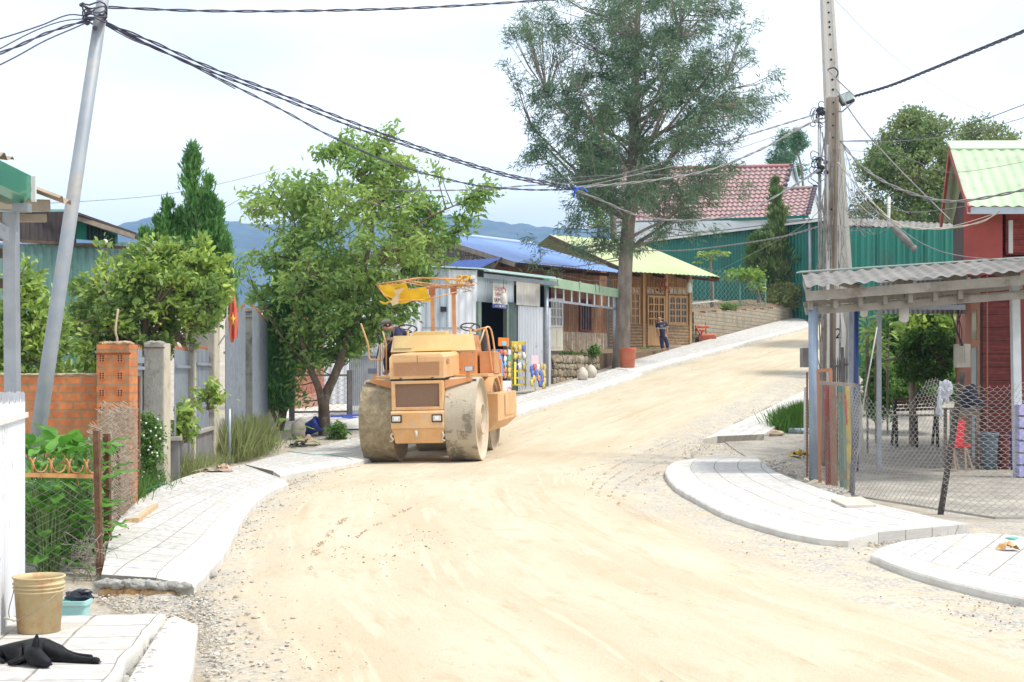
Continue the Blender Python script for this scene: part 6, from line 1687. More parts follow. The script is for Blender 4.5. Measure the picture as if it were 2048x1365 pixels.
def gate(label, A, B, za, zb, n, z0):
    t = thing('gate_leaf', label, 'gate', ((A[0] + B[0]) / 2, (A[1] + B[1]) / 2, 0), group='tall grey gate leaves')
    bars(t, A, B, z0, lambda f: za + (zb - za) * f, n, tip=.10, gapf=.86)
    W_ = Wall(A, B)
    for z in (z0 + .15, 1.25, 2.1):
        mb = MB(); W_.box(mb, 0, W_.L, z, z + .05, -.05, -.005); mb.build('rail', M_BARGREY, t)
    return t
gA, gB = (P(452, 0, 28).x, 28.0), (P(491, 0, 30.0).x, 30.0)
gate('left grey gate leaf with its bars rising toward the capped pillar', gA, gB, P(0, 646, 28).z, P(0, 612, 30).z, 17, .15)
gC, gD = (P(506, 0, 31).x, 31.0), (P(537, 0, 33.2).x, 33.2)
gate('right grey gate leaf with its bars falling away from the capped pillar', gC, gD, P(0, 614, 31).z, P(0, 650, 33.2).z, 15, .35)
t = thing('side_fence', 'narrow grey barred fence beyond the right gate leaf', 'fence', (P(550, 0, 34.5).x, 34.5, .4))
bars(t, (P(541, 0, 34).x, 34), (P(562, 0, 35.5).x, 35.5), 1.05, 2.7, 8, M_STEEL)
mb = MB(); W_ = Wall((P(541, 0, 34).x, 34), (P(566, 0, 35.5).x, 35.5)); W_.box(mb, 0, W_.L, .2, 1.0, -.1, 0); mb.build('low_wall', M_PALELIT_CONC, t)
mb = MB(); mb.b2((P(566, 0, 35).x, 34.9, .3), (P(572, 0, 35).x, 35.05, 3.0)); mb.build('post', M_PALELIT_CONC, t)
p_ = gp(459, 930)
mb = MB(); mb.cyl((p_.x, p_.y, 0), (p_.x, p_.y, 1.05), .03, 8); tag(mb.build('marker_post', M_STEEL), 'short grey steel post in the grass before the left gate leaf', 'post')
fp = P(456, 655, 26.6); ft = P(461, 560, 26.5); fbm = P(437, 690, 26.9)
t = thing('flag', 'faded red flag with yellow star hanging limp from the capped pillar', 'flag', fbm)
mb = MB(); mb.tube([fbm, P(452, 668, 26.7), P(458, 560, 26.5)], [.018, .015, .010], 8); mb.build('pole', M_WHITE, t)
vs = []; rows_ = 26; cols_ = 14
for j in range(rows_ + 1):
    v = j / rows_; py_ = 563 + 118 * v
    wpx = 4 + 15 * min(1, v * 1.5) - 8 * max(0, v - .75) * 4 * .5
    for i in range(cols_ + 1):
        u = i / cols_
        px_ = 458 + wpx * u + 1.5 * math.sin(v * 7); vs.append(P(px_, py_ + 5 * math.sin(u * 5), 26.5) + Vector((0, .045 * math.sin(u * 13 + v * 2) * (.4 + v), 0)))
mb = MB(); mb.add(vs, [(j * (cols_ + 1) + i, j * (cols_ + 1) + i + 1, (j + 1) * (cols_ + 1) + i + 1, (j + 1) * (cols_ + 1) + i) for j in range(rows_) for i in range(cols_)], True)
cl_ = mb.build('cloth', mat('flag_red', (.70, .13, .08), (.74, .20, .13), 6, .8, transl=.25), t)
mb = MB(); sc_ = []
for k in range(10):
    r_ = (.115 if k % 2 == 0 else .045); a = PI / 2 + k * PI / 5
    sc_.append(P(466, 640, 26.42) + Vector((r_ * math.cos(a) * .45, .02 * math.sin(a * 2), r_ * math.sin(a) * 1.3)))
mb.add(sc_ + [P(466, 640, 26.40)], [(i, (i + 1) % 10, 10) for i in range(10)]); mb.build('star', mat('flag_yellow', (.75, .50, .03)), cl_)
sh = thing('green_shed', 'weathered blue green corrugated shed with dark slatted vents', 'shed', (-9, 31, 0))
WSd = Wall((P(-30, 0, 29).x, 29), (P(300, 0, 31.5).x, 31.5))
def seg(mb, x0, x1, y0a, y0b, y1, pitch=.19, amp=.014, d=0.0):
    a0, z0 = WSd.hit(x0, y0a, d); a1, z1 = WSd.hit(x1, y0b, d)
    n = max(6, int((a1 - a0) / pitch * 8)); vs = []
    for k in range(n + 1):
        t = k / n; w = amp * max(-1, min(1, 1.7 * math.sin(2 * PI * (a1 - a0) * t / pitch)))
        vs += [WSd.p(a0 + (a1 - a0) * t, y1, d + w), WSd.p(a0 + (a1 - a0) * t, z0 + (z1 - z0) * t, d + w)]
    mb.add(vs, [(2 * k, 2 * k + 2, 2 * k + 3, 2 * k + 1) for k in range(n)])
mb = MB(); seg(mb, -30, 300, 490, 484, 0); mb.build('wall', M_OLDGREEN, sh)
zz = WSd.hit(100, 484)[1]
mb = MB(); seg(mb, -30, 152, 425, 421, zz - .02, d=.03); mb.build('upper_wall', M_DARK_SHEET, sh)
mb = MB(); a0 = WSd.hit(-30, 480, .06)[0]; a1 = WSd.hit(272, 480, .06)[0]; WSd.box(mb, a0, a1, zz - .06, zz, .05, .11); mb.build('ledge', M_DARKWOOD, sh)
a0, z0 = WSd.hit(150, 478, .02); a1, _ = WSd.hit(235, 478, .02); zt0, zt1 = WSd.hit(152, 430, .02)[1], WSd.hit(235, 463, .02)[1]
mb = MB(); mb.hexa([WSd.p(a0, z0, 0), WSd.p(a1, z0 - .03, 0), WSd.p(a1, zt1, 0), WSd.p(a0, zt0, 0)], WSd.n * .03); mb.build('clerestory', mat('shed_green', (.01, .16, .11)), sh)
for k in range(8):
    t0 = (k + .1) / 8 ; t1 = (k + .82) / 8; aa, ab = a0 + .25 + (a1 - a0 - .3) * t0, a0 + .25 + (a1 - a0 - .3) * t1
    zb_ = lambda t: zt0 - .16 + (zt1 - zt0 + .06) * t
    hh = .34 * (1 - .55 * (k / 8))
    mb = MB(); mb.hexa([WSd.p(aa, zb_(t0) - hh, .035), WSd.p(ab, zb_(t1) - hh, .035), WSd.p(ab, zb_(t1), .035), WSd.p(aa, zb_(t0), .035)], WSd.n * .01); mb.build('vent', M_BLACK, sh)
mb = MB(); a_, b_ = P(140, 424, 29.6), P(272, 470, 31.3); mb.hexa([a_, b_, b_ + Vector((-.3, 2.4, .0)), a_ + Vector((-.3, 2.4, .05))], (0, 0, .05)); mb.build('roof', M_DARK_SHEET, sh)
mb = MB(); mb.beam(P(152, 436, 29.9), P(268, 474, 31.0), .06, .10); mb.build('eave_beam', M_TRIMWOOD, sh)
mb = MB(); mb.beam(P(-30, 424, 29.2), P(150, 421, 30.0), .06, .05); mb.build('roof_edge', mat('teal_trim', (.20, .34, .34)), sh)
mb = MB(); mb.blob(P(210, 484, 30.3), .06, sub=2, rough=0); tag(mb.build('lamp', M_WHITE), 'tiny white lamp below the shed vents', 'lamp')
rw_ = thing('red_shed', 'faded red sheet wall on pink brick base behind the street tree', 'shed', (-5.2, 38, 1))
WR = Wall((P(583, 0, 37.6).x, 37.6), (P(648, 0, 38.4).x, 38.4))
mb = MB(); corr_wall(mb, WR, -.1, WR.L, WR.hit(600, 788)[1], 4.7, .3, .012); mb.build('sheet', mat('faded_red_sheet', (.40, .15, .10), (.46, .19, .13), 2, .6), rw_)
along('brick_base', WR, lambda mb: WR.box(mb, -.1, WR.L, .6, WR.hit(600, 787)[1], -.12, .03), brick_mat('pink_bricks', (.50, .24, .17), (.56, .30, .22), (.40, .33, .26), .23, .11, .012, .6, None, 'xz'), rw_)
mb = MB(); WR.box(mb, -.35, -.12, .6, 4.6, -.1, .05); mb.build('white_post', M_WHITE, rw_)
mg = thing('mesh_gate', 'dark framed wire mesh gate behind the forked tree trunk', 'gate', (-4.6, 35.6, .6))
MA, MBp = (P(583, 0, 35.3).x, 35.3), (P(694, 0, 36.0).x, 36.0); WM = Wall(MA, MBp)
M_DKST = mat('dark_steel', (.10, .095, .10), (.16, .15, .15), 6, .6, .2)
zt_, zm_, zb_ = WM.hit(640, 753)[1], WM.hit(640, 826)[1], .55
for z in (zt_, zm_):
    mb = MB(); WM.box(mb, 0, WM.L, z, z + .05, 0, .05); mb.build('rail', M_DKST, mg)
for a in (-.06, WM.L):
    mb = MB(); WM.box(mb, a, a + .12, .4, zt_ + .15, -.02, .07); mb.build('post', M_DKST, mg)
mb = MB(); chain(mb, MA, MBp, .5, zt_, .12, .006, 1.0); mb.build('mesh', M_DKST, mg)
bf = thing('bar_fence', 'grey upright bar fence between street tree and road roller', 'fence', (-3.6, 36.4, .7))
BA, BB = (P(699, 0, 36.1).x, 36.1), (P(790, 0, 36.8).x, 36.8); WBf = Wall(BA, BB)
bars(bf, BA, BB, .55, lambda f: 3.02 if int(f * 30) % 4 else 3.12, 24, M_STEEL, gapf=.5)
for py_ in (712, 828):
    mb = MB(); z = WBf.hit(730, py_)[1]; WBf.box(mb, 0, WBf.L, z, z + .09, .02, .04); mb.build('rail', M_STEEL, bf)
mb = MB(); WBf.box(mb, .0, .62 * WBf.L, .9, 2.2, -.03, -.01); mb.build('sheet', M_STEEL, bf)
mb = MB(); mb.quad((-5.9, 33.5, G(33.5) + .02), (-3.2, 33.9, G(33.9) + .02), (-1.5, 39.6, G(39.6) + .02), (-5.9, 38.3, G(38.3) + .02)); tag(mb.build('yard_floor', M_KERB), kind='structure')
mb = MB(); mb.beam(P(662, 833, 35.4), P(716, 831, 36), .05, .05); mb.beam(P(685, 834, 35.4), P(716, 837, 35.9), .04, .05); tag(mb.build('blue_hose', mat('blue_plastic', (.05, .10, .48))), 'blue plastic strips lying behind the mesh gate', 'plastic strips')
c_ = gp(625, 872) ; c_.z += .12
Mt = Matrix.Rotation(R(62), 3, 'Y') @ Matrix.Rotation(R(8), 3, 'X')
t = thing('blue_bucket', 'dark blue plastic bucket tipped on its side by the tree trunk', 'bucket', c_)
mb = MB(); prof = [(0, 0), (.14, 0), (.165, .3), (.18, .32), (.185, .38), (.175, .38), (.165, .32), (.13, .02), (0, .02)]
mb.lathe(prof, c_ + Vector((-.17, 0, .0)), 28, Mt); mb.build('body', mat('blue_bucket_plastic', (.035, .06, .30), (.05, .08, .36), 4, .35), t)
mb = MB(); mb.tube([c_ + Vector((-.17, 0, 0)) + Mt @ Vector((.19 * math.cos(a), .19 * math.sin(a), .335)) for a in [2 * PI * k / 20 for k in range(21)]], .008, 6); mb.build('rim', mat('blue_bucket_plastic'), t) if False else mb.build('rim', MATS['blue_bucket_plastic'], t)
mb = MB(); mb.blob(gp(597, 878) + Vector((0, 0, .2)), (.17, .14, .24), seed=5, sub=3, rough=.3); tag(mb.build('feed_sack', mat('grey_sack', (.34, .31, .26), (.42, .38, .32), 5)), 'dusty grey sack slumped beside the blue bucket', 'sack')
def crumpled(label, px_, py_, w, d, h, m, seed, cat='cardboard', name='cardboard', base=0.0):
    c = gp(px_, py_, base); mb = MB(); n = 12; vs = []
    for j in range(n + 1):
        for i in range(n + 1):
            x, y = (i / n - .5) * w, (j / n - .5) * d
            z = h * (.5 + .9 * mnoise.noise(Vector((x * 4 / w, y * 4 / d, seed)))) * (1 - (2 * abs(i / n - .5)) ** 3) + .012
            vs.append(c + Vector((x + .05 * mnoise.noise(Vector((x * 9, y * 9, seed + 3))), y, max(.006, z))))
    mb.add(vs, [(j * (n + 1) + i, j * (n + 1) + i + 1, (j + 1) * (n + 1) + i + 1, (j + 1) * (n + 1) + i) for j in range(n) for i in range(n)])
    return tag(mb.build(name, m), label, cat)
M_CARD = mat('cardboard', (.44, .32, .21), (.52, .40, .28), 6, .9)
crumpled('torn brown cardboard lying under the blue bucket', 612, 890, .55, .3, .20, M_CARD, 3)
crumpled('crumpled dark plastic sheet at the foot of the tree', 598, 893, .4, .2, .08, MATS['black_plastic'], 5, 'plastic', 'plastic_sheet')
crumpled('flattened weathered cardboard on the pavement edge by the fence', 425, 944, .62, .35, .06, mat('old_card', (.46, .36, .27), (.28, .19, .14), 5), 8, base=.14)
crumpled('small brown carton scrap beside the flattened cardboard', 447, 941, .24, .2, .11, M_CARD, 9, base=.14)
mb = MB(); b_ = gp(255, 1044, .14); u = Vector((math.cos(.9), math.sin(.9), 0))
q0, q1 = gp(262, 1042, .14), gp(300, 1022, .14)
def plank(a, b, w, h, label, dz=0.0, cat='plank', m=None):
    mb = MB(); up = Vector((0, 0, h / 2 + .002 + dz)); mb.beam(a + up, b + up, w, h); return tag(mb.build('timber_offcut', m or mat('fresh_timber', (.52, .36, .20), (.60, .44, .27), 5, .8, stretch=(1, 1, 1))), label, cat, None)
plank(gp(272, 1046, .14), gp(312, 1016, .14), .055, .05, 'pale timber offcut lying along the left pavement')
plank(gp(250, 1046, .14), gp(279, 1045, .14), .05, .045, 'short reddish timber block crossing the pale offcut')
mb = MB(); mb.beam(gp(233, 1050, 0) , gp(233, 1050, 0) + Vector((0, 0, .24)), .045, .03); tag(mb.build('timber_stake', MATS['fresh_timber']), 'short upright timber stake at the pavement edge', 'stake')
mb = MB(); pts = [gp(a, b, .147) for a, b in ((575, 903), (600, 906), (625, 909), (650, 909), (668, 911), (690, 915), (706, 921))]
mb.tube(catmull(pts, 5), .006, 4); tag(mb.build('twine', mat('teal_twine', (.08, .42, .36))), 'teal twine trailing across the left pavement', 'twine')
mb = MB(); pts = [P(a, b, 17.5) for a, b in ((290, 982), (305, 975), (322, 969), (335, 968), (345, 972))]
mb.tube(catmull(pts, 5), .006, 4); tag(mb.build('garden_hose', mat('green_hose', (.05, .22, .13))), 'green hose loop poking from the verge bushes', 'hose')
# ================================================================ ROAD ROLLER (local: x right, y to the rear, z up)
RO = thing('road_roller', 'dusty orange three drum road roller with torn yellow canopy', 'road roller', (-1.63, 27.3, G(27.3) + .03), rot=(0, R(-1.3), R(-8)))
M_ORANGE = mat('faded_orange_paint', (.68, .375, .15), (.76, .47, .23), 2.6, .55, 0, c3=(.55, .40, .27), s3=5, p3=(.55, .66), bump=.08, bscale=8)
M_ORANGE_D = mat('deep_orange_paint', (.58, .25, .09), (.66, .33, .14), 3, .5, c3=(.40, .22, .12), s3=6, p3=(.60, .70))
M_LITTOP = mat('sunlit_yellow_top', (.76, .58, .27), (.70, .50, .21), 1.4, .5, c3=(.55, .36, .16), s3=5, p3=(.62, .72))  # paler yellow paints the stronger light on the console top, plus worn patches
M_DRUM_MUD = mat('muddy_drum', (.24, .185, .11), (.35, .285, .18), 9, .95, bump=1.0, bscale=22, c3=(.42, .36, .22), s3=7, p3=(.55, .70))
M_DRUM = mat('worn_drum', (.48, .42, .32), (.42, .36, .265), 3, .8, bump=.4, bscale=30, c3=(.23, .19, .14), s3=1.9, p3=(.55, .60))
M_DRUM_SIDE = mat('dusty_drum_side', (.58, .49, .37), (.54, .42, .29), 4, .8, c3=(.56, .36, .22), s3=2.5)
M_GRILLE = mat('grille_mesh', (.34, .21, .14), (.42, .27, .18), 60, .8)
M_LAMP = mat('lamp_lens', (.55, .53, .48), (.66, .64, .6), 30, .15)
M_DKRUB = mat('black_rubber', (.02, .02, .022), rough=.6)
def Lb(name, m, fn, parent=None, bevel=.0, label=None):
    mb = MB(); fn(mb); return mb.build(name, m, parent or RO, local=True, bevel=bevel, label=label)
def drum(name, x0, x1, y, r, msurf, label, lumpy=0, seed=0, rx=0.0):
    """steel drum: tread shell with recessed side discs and hub"""
    rngd = random.Random(seed); n = 96; mb = MB()
    xs_ = [x0 + (x1 - x0) * i / 14 for i in range(15)]; vs = []
    for x in xs_:
        for k in range(n):
            a = 2 * PI * k / n; rr = r + (lumpy * (.5 + mnoise.noise(Vector((x * 9, math.cos(a) * 9, math.sin(a) * 9 + seed))) + .5 * mnoise.noise(Vector((x * 30, math.cos(a) * 28, math.sin(a) * 28)))) if lumpy else 0)
            vs.append((x, y + rr * math.sin(a), r + rr * math.cos(a)))
    mb.add(vs, [(i * n + k, i * n + (k + 1) % n, (i + 1) * n + (k + 1) % n, (i + 1) * n + k) for i in range(14) for k in range(n)], True)
    d = mb.build(name, msurf, RO, local=True, label=label)
    Mx = Matrix.Rotation(R(90), 3, 'Y')
    for s, xe in ((1, x1), (-1, x0)):
        mb = MB(); prof = [(r - .001, 0), (r - .035, .004 * s), (r - .05, -.03 * s), (r - .05, -.06 * s), (.30, -.06 * s), (.30, .02 * s), (.27, .02 * s), (.27, -.12 * s), (.10, -.12 * s), (.10, -.02 * s), (0, -.02 * s)]
        mb.lathe(prof, (xe, y, r), 64, Mx); mb.build('side_plate', M_DRUM_SIDE, d, local=True)
        mb = MB(); mb.lathe([(.268, -.118 * s), (.268, -.1 * s), (0, -.1 * s)], (xe, y, r), 32, Mx); mb.build('hub', M_ORANGE_D, d, local=True)
    return d
drum('drum', -1.13, -.50, .0, .79, M_DRUM_MUD, 'front drum caked in brown mud', .022, 2)
drum('drum', .50, 1.09, .0, .80, M_DRUM, 'front drum with pale worn and muddy patches')
drum('drum', -.72, .88, 2.95, .76, M_DRUM, 'rear drum shaded under the frame')
Lb('frame', M_ORANGE_D, lambda m: (m.b2((-.46, -.55, .55), (.46, 1.1, 1.05)), m.b2((-.46, 1.1, .62), (.46, 2.0, 1.3))), bevel=.02)
Lb('axle', M_DKRUB, lambda m: m.cyl((-1.0, 0, .8), (1.0, 0, .8), .09, 14))
def bump(m):
    pts = [(-.83, .99), (-.86, .95), (-.86, .66), (-.80, .655), (-.72, .38), (-.40, .36), (-.40, .99)]
    v = [(-.50, a, b) for a, b in pts] + [(.50, a, b) for a, b in pts]; n = len(pts)
    for i in range(n):
        k = 1 if pts[i][1] > .5 else .9
        v[i] = (-.50 * k, *v[i][1:]); v[n + i] = (.50 * k, *v[n + i][1:])
    m.add(v, [tuple(range(n)), tuple(range(2 * n - 1, n - 1, -1))] + [(i, n + i, n + (i + 1) % n, (i + 1) % n) for i in range(n)])
Lb('bumper', M_ORANGE, bump, bevel=.012)
Lb('tow_pin', mat('pale_steel', (.55, .50, .42)), lambda m: (m.cyl((-.02, -.84, .46), (-.02, -.87, .62), .028, 10)))
for s in (-1, 1):
    hl = Lb('headlight', M_DKRUB, lambda m: m.box((s * .385, -.875, .845), (.20, .04, .145)), bevel=.012)
    Lb('lens', M_LAMP, lambda m: m.box((s * .385, -.90, .845), (.155, .02, .10)), hl, .012)
    Lb('bulb', mat('bright_lens', (.85, .85, .82), rough=.1), lambda m: m.box((s * .385, -.912, .845), (.075, .01, .06)), hl, .004)
Lb('radiator_housing', M_ORANGE, lambda m: (m.b2((-.49, -.80, 1.0), (-.42, -.2, 1.55)), m.b2((.42, -.80, 1.0), (.49, -.2, 1.55)), m.b2((-.42, -.80, 1.49), (.42, -.2, 1.55)), m.b2((-.42, -.80, 1.0), (.42, -.2, 1.06)), m.b2((-.42, -.70, 1.06), (.42, -.25, 1.49))), bevel=.008)
Lb('grille', M_GRILLE, lambda m: [m.b2((-.42 + .84 * k / 60, -.745, 1.06), (-.42 + .84 * k / 60 + .006, -.735, 1.49)) for k in range(60)] + [m.b2((-.42, -.742, 1.06 + .43 * k / 32), (.42, -.734, 1.06 + .43 * k / 32 + .005)) for k in range(32)] + [m.b2((-.42, -.72, 1.06), (.42, -.71, 1.49))])
def hood(m):
    a = [(-.52, 1.585), (-.52, 1.98), (-.47, 2.05), (.47, 2.05), (.52, 1.98), (.52, 1.585)]
    n = len(a); v = [(x, -.80 + (.03 if z > 2 else 0), z) for x, z in a] + [(x * 1.02, .95, z + .07) for x, z in a]
    m.add(v, [tuple(range(n))[::-1], tuple(range(n, 2 * n))] + [(i, (i + 1) % n, n + (i + 1) % n, n + i) for i in range(n)])
Lb('hood', M_ORANGE, hood, bevel=.015)
Lb('hood_seam', M_BLACK, lambda m: (m.b2((-.50, -.79, 1.552), (.50, .4, 1.583)), m.b2((.015, -.803, 1.86), (.021, -.799, 2.03))))
Lb('hood_grille', mat('orange_mesh', (.58, .31, .16), (.50, .26, .13), 50, .7), lambda m: [m.b2((-.42 + .84 * k / 44, -.808, 1.66), (-.42 + .84 * k / 44 + .011, -.80, 1.88)) for k in range(44)] + [m.b2((-.43, -.812, 1.885), (.43, -.80, 1.897)), m.b2((-.43, -.812, 1.645), (.43, -.80, 1.657)), m.b2((-.432, -.812, 1.645), (-.422, -.80, 1.897)), m.b2((.422, -.812, 1.645), (.432, -.80, 1.897))])
text_mesh('621', .15, mat('worn_red_number', (.30, .07, .05)), RO, (.536, -.45, 1.90), (R(90), 0, R(90)), 1.3, True)
def tank(m):
    a = [(-.84, 1.66), (-.84, 2.12), (-.80, 2.44), (.80, 2.44), (.86, 2.12), (.86, 1.66)]
    n = len(a); v = [(x, .78 + (.12 if z > 2.3 else 0), z) for x, z in a] + [(x, 1.55, z) for x, z in a]
    m.add(v, [tuple(range(n))[::-1], tuple(range(n, 2 * n))] + [(i, (i + 1) % n, n + (i + 1) % n, n + i) for i in range(n)])
tk_ = Lb('operator_console', M_ORANGE_D, tank, bevel=.015)
def cover(m):
    a = [(-.845, 2.125), (-.805, 2.45), (.805, 2.45), (.865, 2.125)]
    v = [(a[0][0], .775, a[0][1]), (a[3][0], .775, a[3][1]), (a[2][0], .893, a[2][1]), (a[1][0], .893, a[1][1])]
    v2 = [(a[1][0], 1.56, a[1][1]), (a[2][0], 1.56, a[2][1])]
    m.add(v + v2, [(0, 1, 2, 3), (3, 2, 5, 4)])
    m.add([(x, y, z) for x, y, z in v], []);
Lb('lit_console_top', M_LITTOP, cover)  # thin sheet carrying the painted lit tone of the upper faces
Lb('hatch', M_LITTOP, lambda m: m.hexa([(-.78, .79, 2.19), (-.42, .79, 2.19), (-.42, .868, 2.40), (-.78, .868, 2.40)], (0, -.012, .004)), bevel=.004)
Lb('top_box', M_LITTOP, lambda m: m.b2((-.46, 1.0, 2.452), (.24, 1.5, 2.53)), bevel=.01)
Lb('yellow_trim', mat('yellow_trim', (.70, .42, .05)), lambda m: m.b2((-.32, .55, 2.121), (.42, .77, 2.135)))
Lb('platform', M_ORANGE, lambda m: (m.b2((-1.15, .75, 1.60), (-.46, 2.2, 1.66)), m.b2((.5, .3, 1.60), (1.18, 2.2, 1.66)), m.b2((-.46, 1.0, 1.5), (.5, 2.2, 1.658))), bevel=.01)
for s in (-1, 1):
    Lb('scraper_arm', M_ORANGE_D, lambda m: (m.hexa([(s * .5, -.62, 1.40), (s * .98, -.42, 1.53), (s * .98, -.42, 1.60), (s * .5, -.62, 1.55)], (0, .05, 0)), m.b2((s * .90 - .03, -.43, 1.50), (s * .90 + .03, -.36, 1.70))), bevel=.004)
    lm = Lb('work_lamp', mat('lamp_case', (.14, .14, .19)), lambda m: m.box((s * .93, -.42, 1.755), (.17, .07, .10)), bevel=.008)
    Lb('lens', M_LAMP if s > 0 else MATS['lamp_case'], lambda m: m.box((s * .93, -.46, 1.755), (.145, .01, .08)), lm)
for s, xw in ((-1, -.60), (1, .68)):
    def wheel(m, xw=xw):
        c = Vector((xw, 1.28, 2.60)); Mr = Matrix.Rotation(R(-22), 3, 'X')
        m.tube([c + Mr @ Vector((.19 * math.cos(a), .19 * math.sin(a), 0)) for a in [2 * PI * k / 32 for k in range(33)]], .014, 8, False)
    w_ = Lb('steering_wheel', M_DKRUB, wheel)
    Lb('spokes', mat('brown_spoke', (.10, .05, .045)), lambda m, xw=xw: [m.tube([Vector((xw, 1.28, 2.58)), Vector((xw, 1.28, 2.60)) + Matrix.Rotation(R(-22), 3, 'X') @ Vector((.18 * math.cos(a), .18 * math.sin(a), 0))], .012, 6) for a in (1.2, 3.3, 5.4)], w_)
    Lb('steering_column', M_ORANGE, lambda m, xw=xw: m.tube([(xw, 1.28, 2.3), (xw, 1.28, 2.58)], [.035, .02], 8), w_)
Lb('seat', mat('seat_vinyl', (.05, .05, .055), rough=.5), lambda m: (m.box((.90, 1.75, 2.22), (.12, .42, .5))), bevel=.04)
Lb('side_bin', M_ORANGE_D, lambda m: m.b2((.90, 1.0, 1.661), (1.20, 1.7, 2.10)), bevel=.01)
Lb('handrail', M_ORANGE_D, lambda m: m.tube(catmull([(1.16, .95, 1.66), (1.12, .95, 2.05), (1.06, .95, 2.50), (.98, .95, 2.55), (.80, .95, 2.50)], 4), .022, 8))
Lb('handrail', M_ORANGE, lambda m: m.tube(catmull([(1.16, 1.45, 1.66), (1.14, 1.45, 2.1), (1.08, 1.40, 2.54), (1.0, 1.2, 2.57), (.95, .98, 2.35), (.90, .95, 2.22)], 4), .018, 8))
Lb('handrail', M_ORANGE, lambda m: (m.tube(catmull([(-1.48, .95, 2.72), (-1.44, .95, 2.6), (-1.34, .95, 2.28), (-1.32, .95, 2.02), (-1.22, .95, 1.99), (-1.05, .95, 2.0), (-1.02, .95, 2.2), (-.98, .95, 2.26)], 4), .020, 8)))
Lb('handrail', M_ORANGE, lambda m: (m.tube([(-1.12, .95, 1.66), (-1.10, .95, 2.28), (-1.02, .95, 2.3)], .02, 8), m.tube([(-.98, .95, 1.66), (-.97, .95, 2.3), (-1.04, .95, 2.55)], .016, 8)))
Lb('control_lever', M_DKRUB, lambda m: (m.tube([(-1.2, 1.05, 2.0), (-1.12, 1.05, 2.35), (-1.15, 1.0, 2.5)], .012, 6), m.blob((-1.15, 1.0, 2.52), .03, sub=2), m.tube([(-1.0, 1.1, 2.3), (-.8, 1.1, 2.5), (-.7, 1.15, 2.55)], .012, 6)))
for xp in (-.10, .34):
    Lb('canopy_post', M_ORANGE_D, lambda m, xp=xp: m.b2((xp - .035, 1.35, 2.44), (xp + .035, 1.42, 3.28)))
    Lb('post_bracket', mat('dark_orange_iron', (.42, .16, .06), (.34, .13, .06), 8), lambda m, xp=xp: m.b2((xp - .055, 1.32, 3.27), (xp + .055, 1.45, 3.42)), bevel=.006)
cf = [(-1.05, .55, 3.46), (-.15, .50, 3.56), (.62, .75, 3.52), (.62, 2.2, 3.50), (-1.0, 2.2, 3.44)]
def cframe(m):
    top = [Vector(p) for p in cf]
    for i in range(5): m.tube([top[i], top[(i + 1) % 5]], .016, 6)
    m.tube([(-.12, 1.36, 3.43), (.45, 1.36, 3.45)], .03, 6); m.tube([(-.45, 1.36, 3.41), (.6, 1.40, 3.47)], .018, 6)
    low = [(-.92, .6, 3.26), (-.78, .62, 3.12), (-.1, .7, 3.14), (.5, 1.0, 3.30)]
    for i in range(3): m.tube([low[i], low[i + 1]], .012, 5)
    m.tube([cf[0], low[0], low[1]], .014, 5)
    for k in (1, 3, 4):
        t = k / 6; m.tube([Vector(cf[0]).lerp(Vector(cf[1]), t) if t < .9 else Vector(cf[1]), Vector(cf[4]).lerp(Vector(cf[3]), t)], .012, 5)
Lb('canopy_frame', M_ORANGE_D, cframe)
M_YCLOTH = mat('yellow_tarpaulin', (.80, .50, .02), (.85, .58, .04), 4, .7, transl=.35)
def drape(m, x0, x1, seed, zt=(3.44, 3.44), zb=(3.15, 3.12), y=.62, y2=1.35):
    n, k = 18, 8; vs = []
    for j in range(k + 1):
        for i in range(n + 1):
            t = i / n; s_ = j / k; x = x0 + (x1 - x0) * t
            z = (zt[0] + (zt[1] - zt[0]) * t) * (1 - s_) + (zb[0] + (zb[1] - zb[0]) * t + .02 * math.sin(t * 9 + seed)) * s_
            vs.append((x + .08 * s_, y + .03 * mnoise.noise(Vector((t * 5, s_ * 3, seed))) + .12 * s_, z))
    m.add(vs, [(j * (n + 1) + i, j * (n + 1) + i + 1, (j + 1) * (n + 1) + i + 1, (j + 1) * (n + 1) + i) for j in range(k) for i in range(n)], True)
can = Lb('canopy_cloth', M_YCLOTH, lambda m: (drape(m, -1.02, -.46, 1, zt=(3.45, 3.47), zb=(3.22, 3.13)), drape(m, -.84, -.10, 3, (3.28, 3.40), (3.10, 3.13), y=.75)))
Lb('torn_strip', mat('bleached_cloth', (.78, .66, .45), (.7, .56, .36), 5, .8, transl=.3), lambda m: m.add([(-.70, .55, 3.33), (-.48, .55, 3.38), (-.60, .56, 3.24), (-.62, .57, 3.08), (-.74, .56, 3.03), (-.78, .57, 3.12), (-.66, .56, 3.25)], [(0, 6, 2, 1), (6, 5, 3, 2), (5, 4, 3)]), can)
rnd = random.Random(17)
def curls(m):
    for k in range(9):
        c = Vector((rnd.uniform(.25, .68), rnd.uniform(.9, 1.4), rnd.uniform(3.50, 3.60))); r_ = rnd.uniform(.03, .06)
        m.tube([c + Vector((r_ * math.cos(a) * 1.4, .02 * a, r_ * math.sin(a))) for a in [k + i * .5 for i in range(10)]], .016, 5, False)
    m.tube(catmull([(-1.0, .6, 3.13), (-.9, .6, 3.08), (-.78, .6, 3.12), (-.70, .6, 3.05)], 4), .02, 5)
Lb('curled_edge', M_YCLOTH, curls, can)
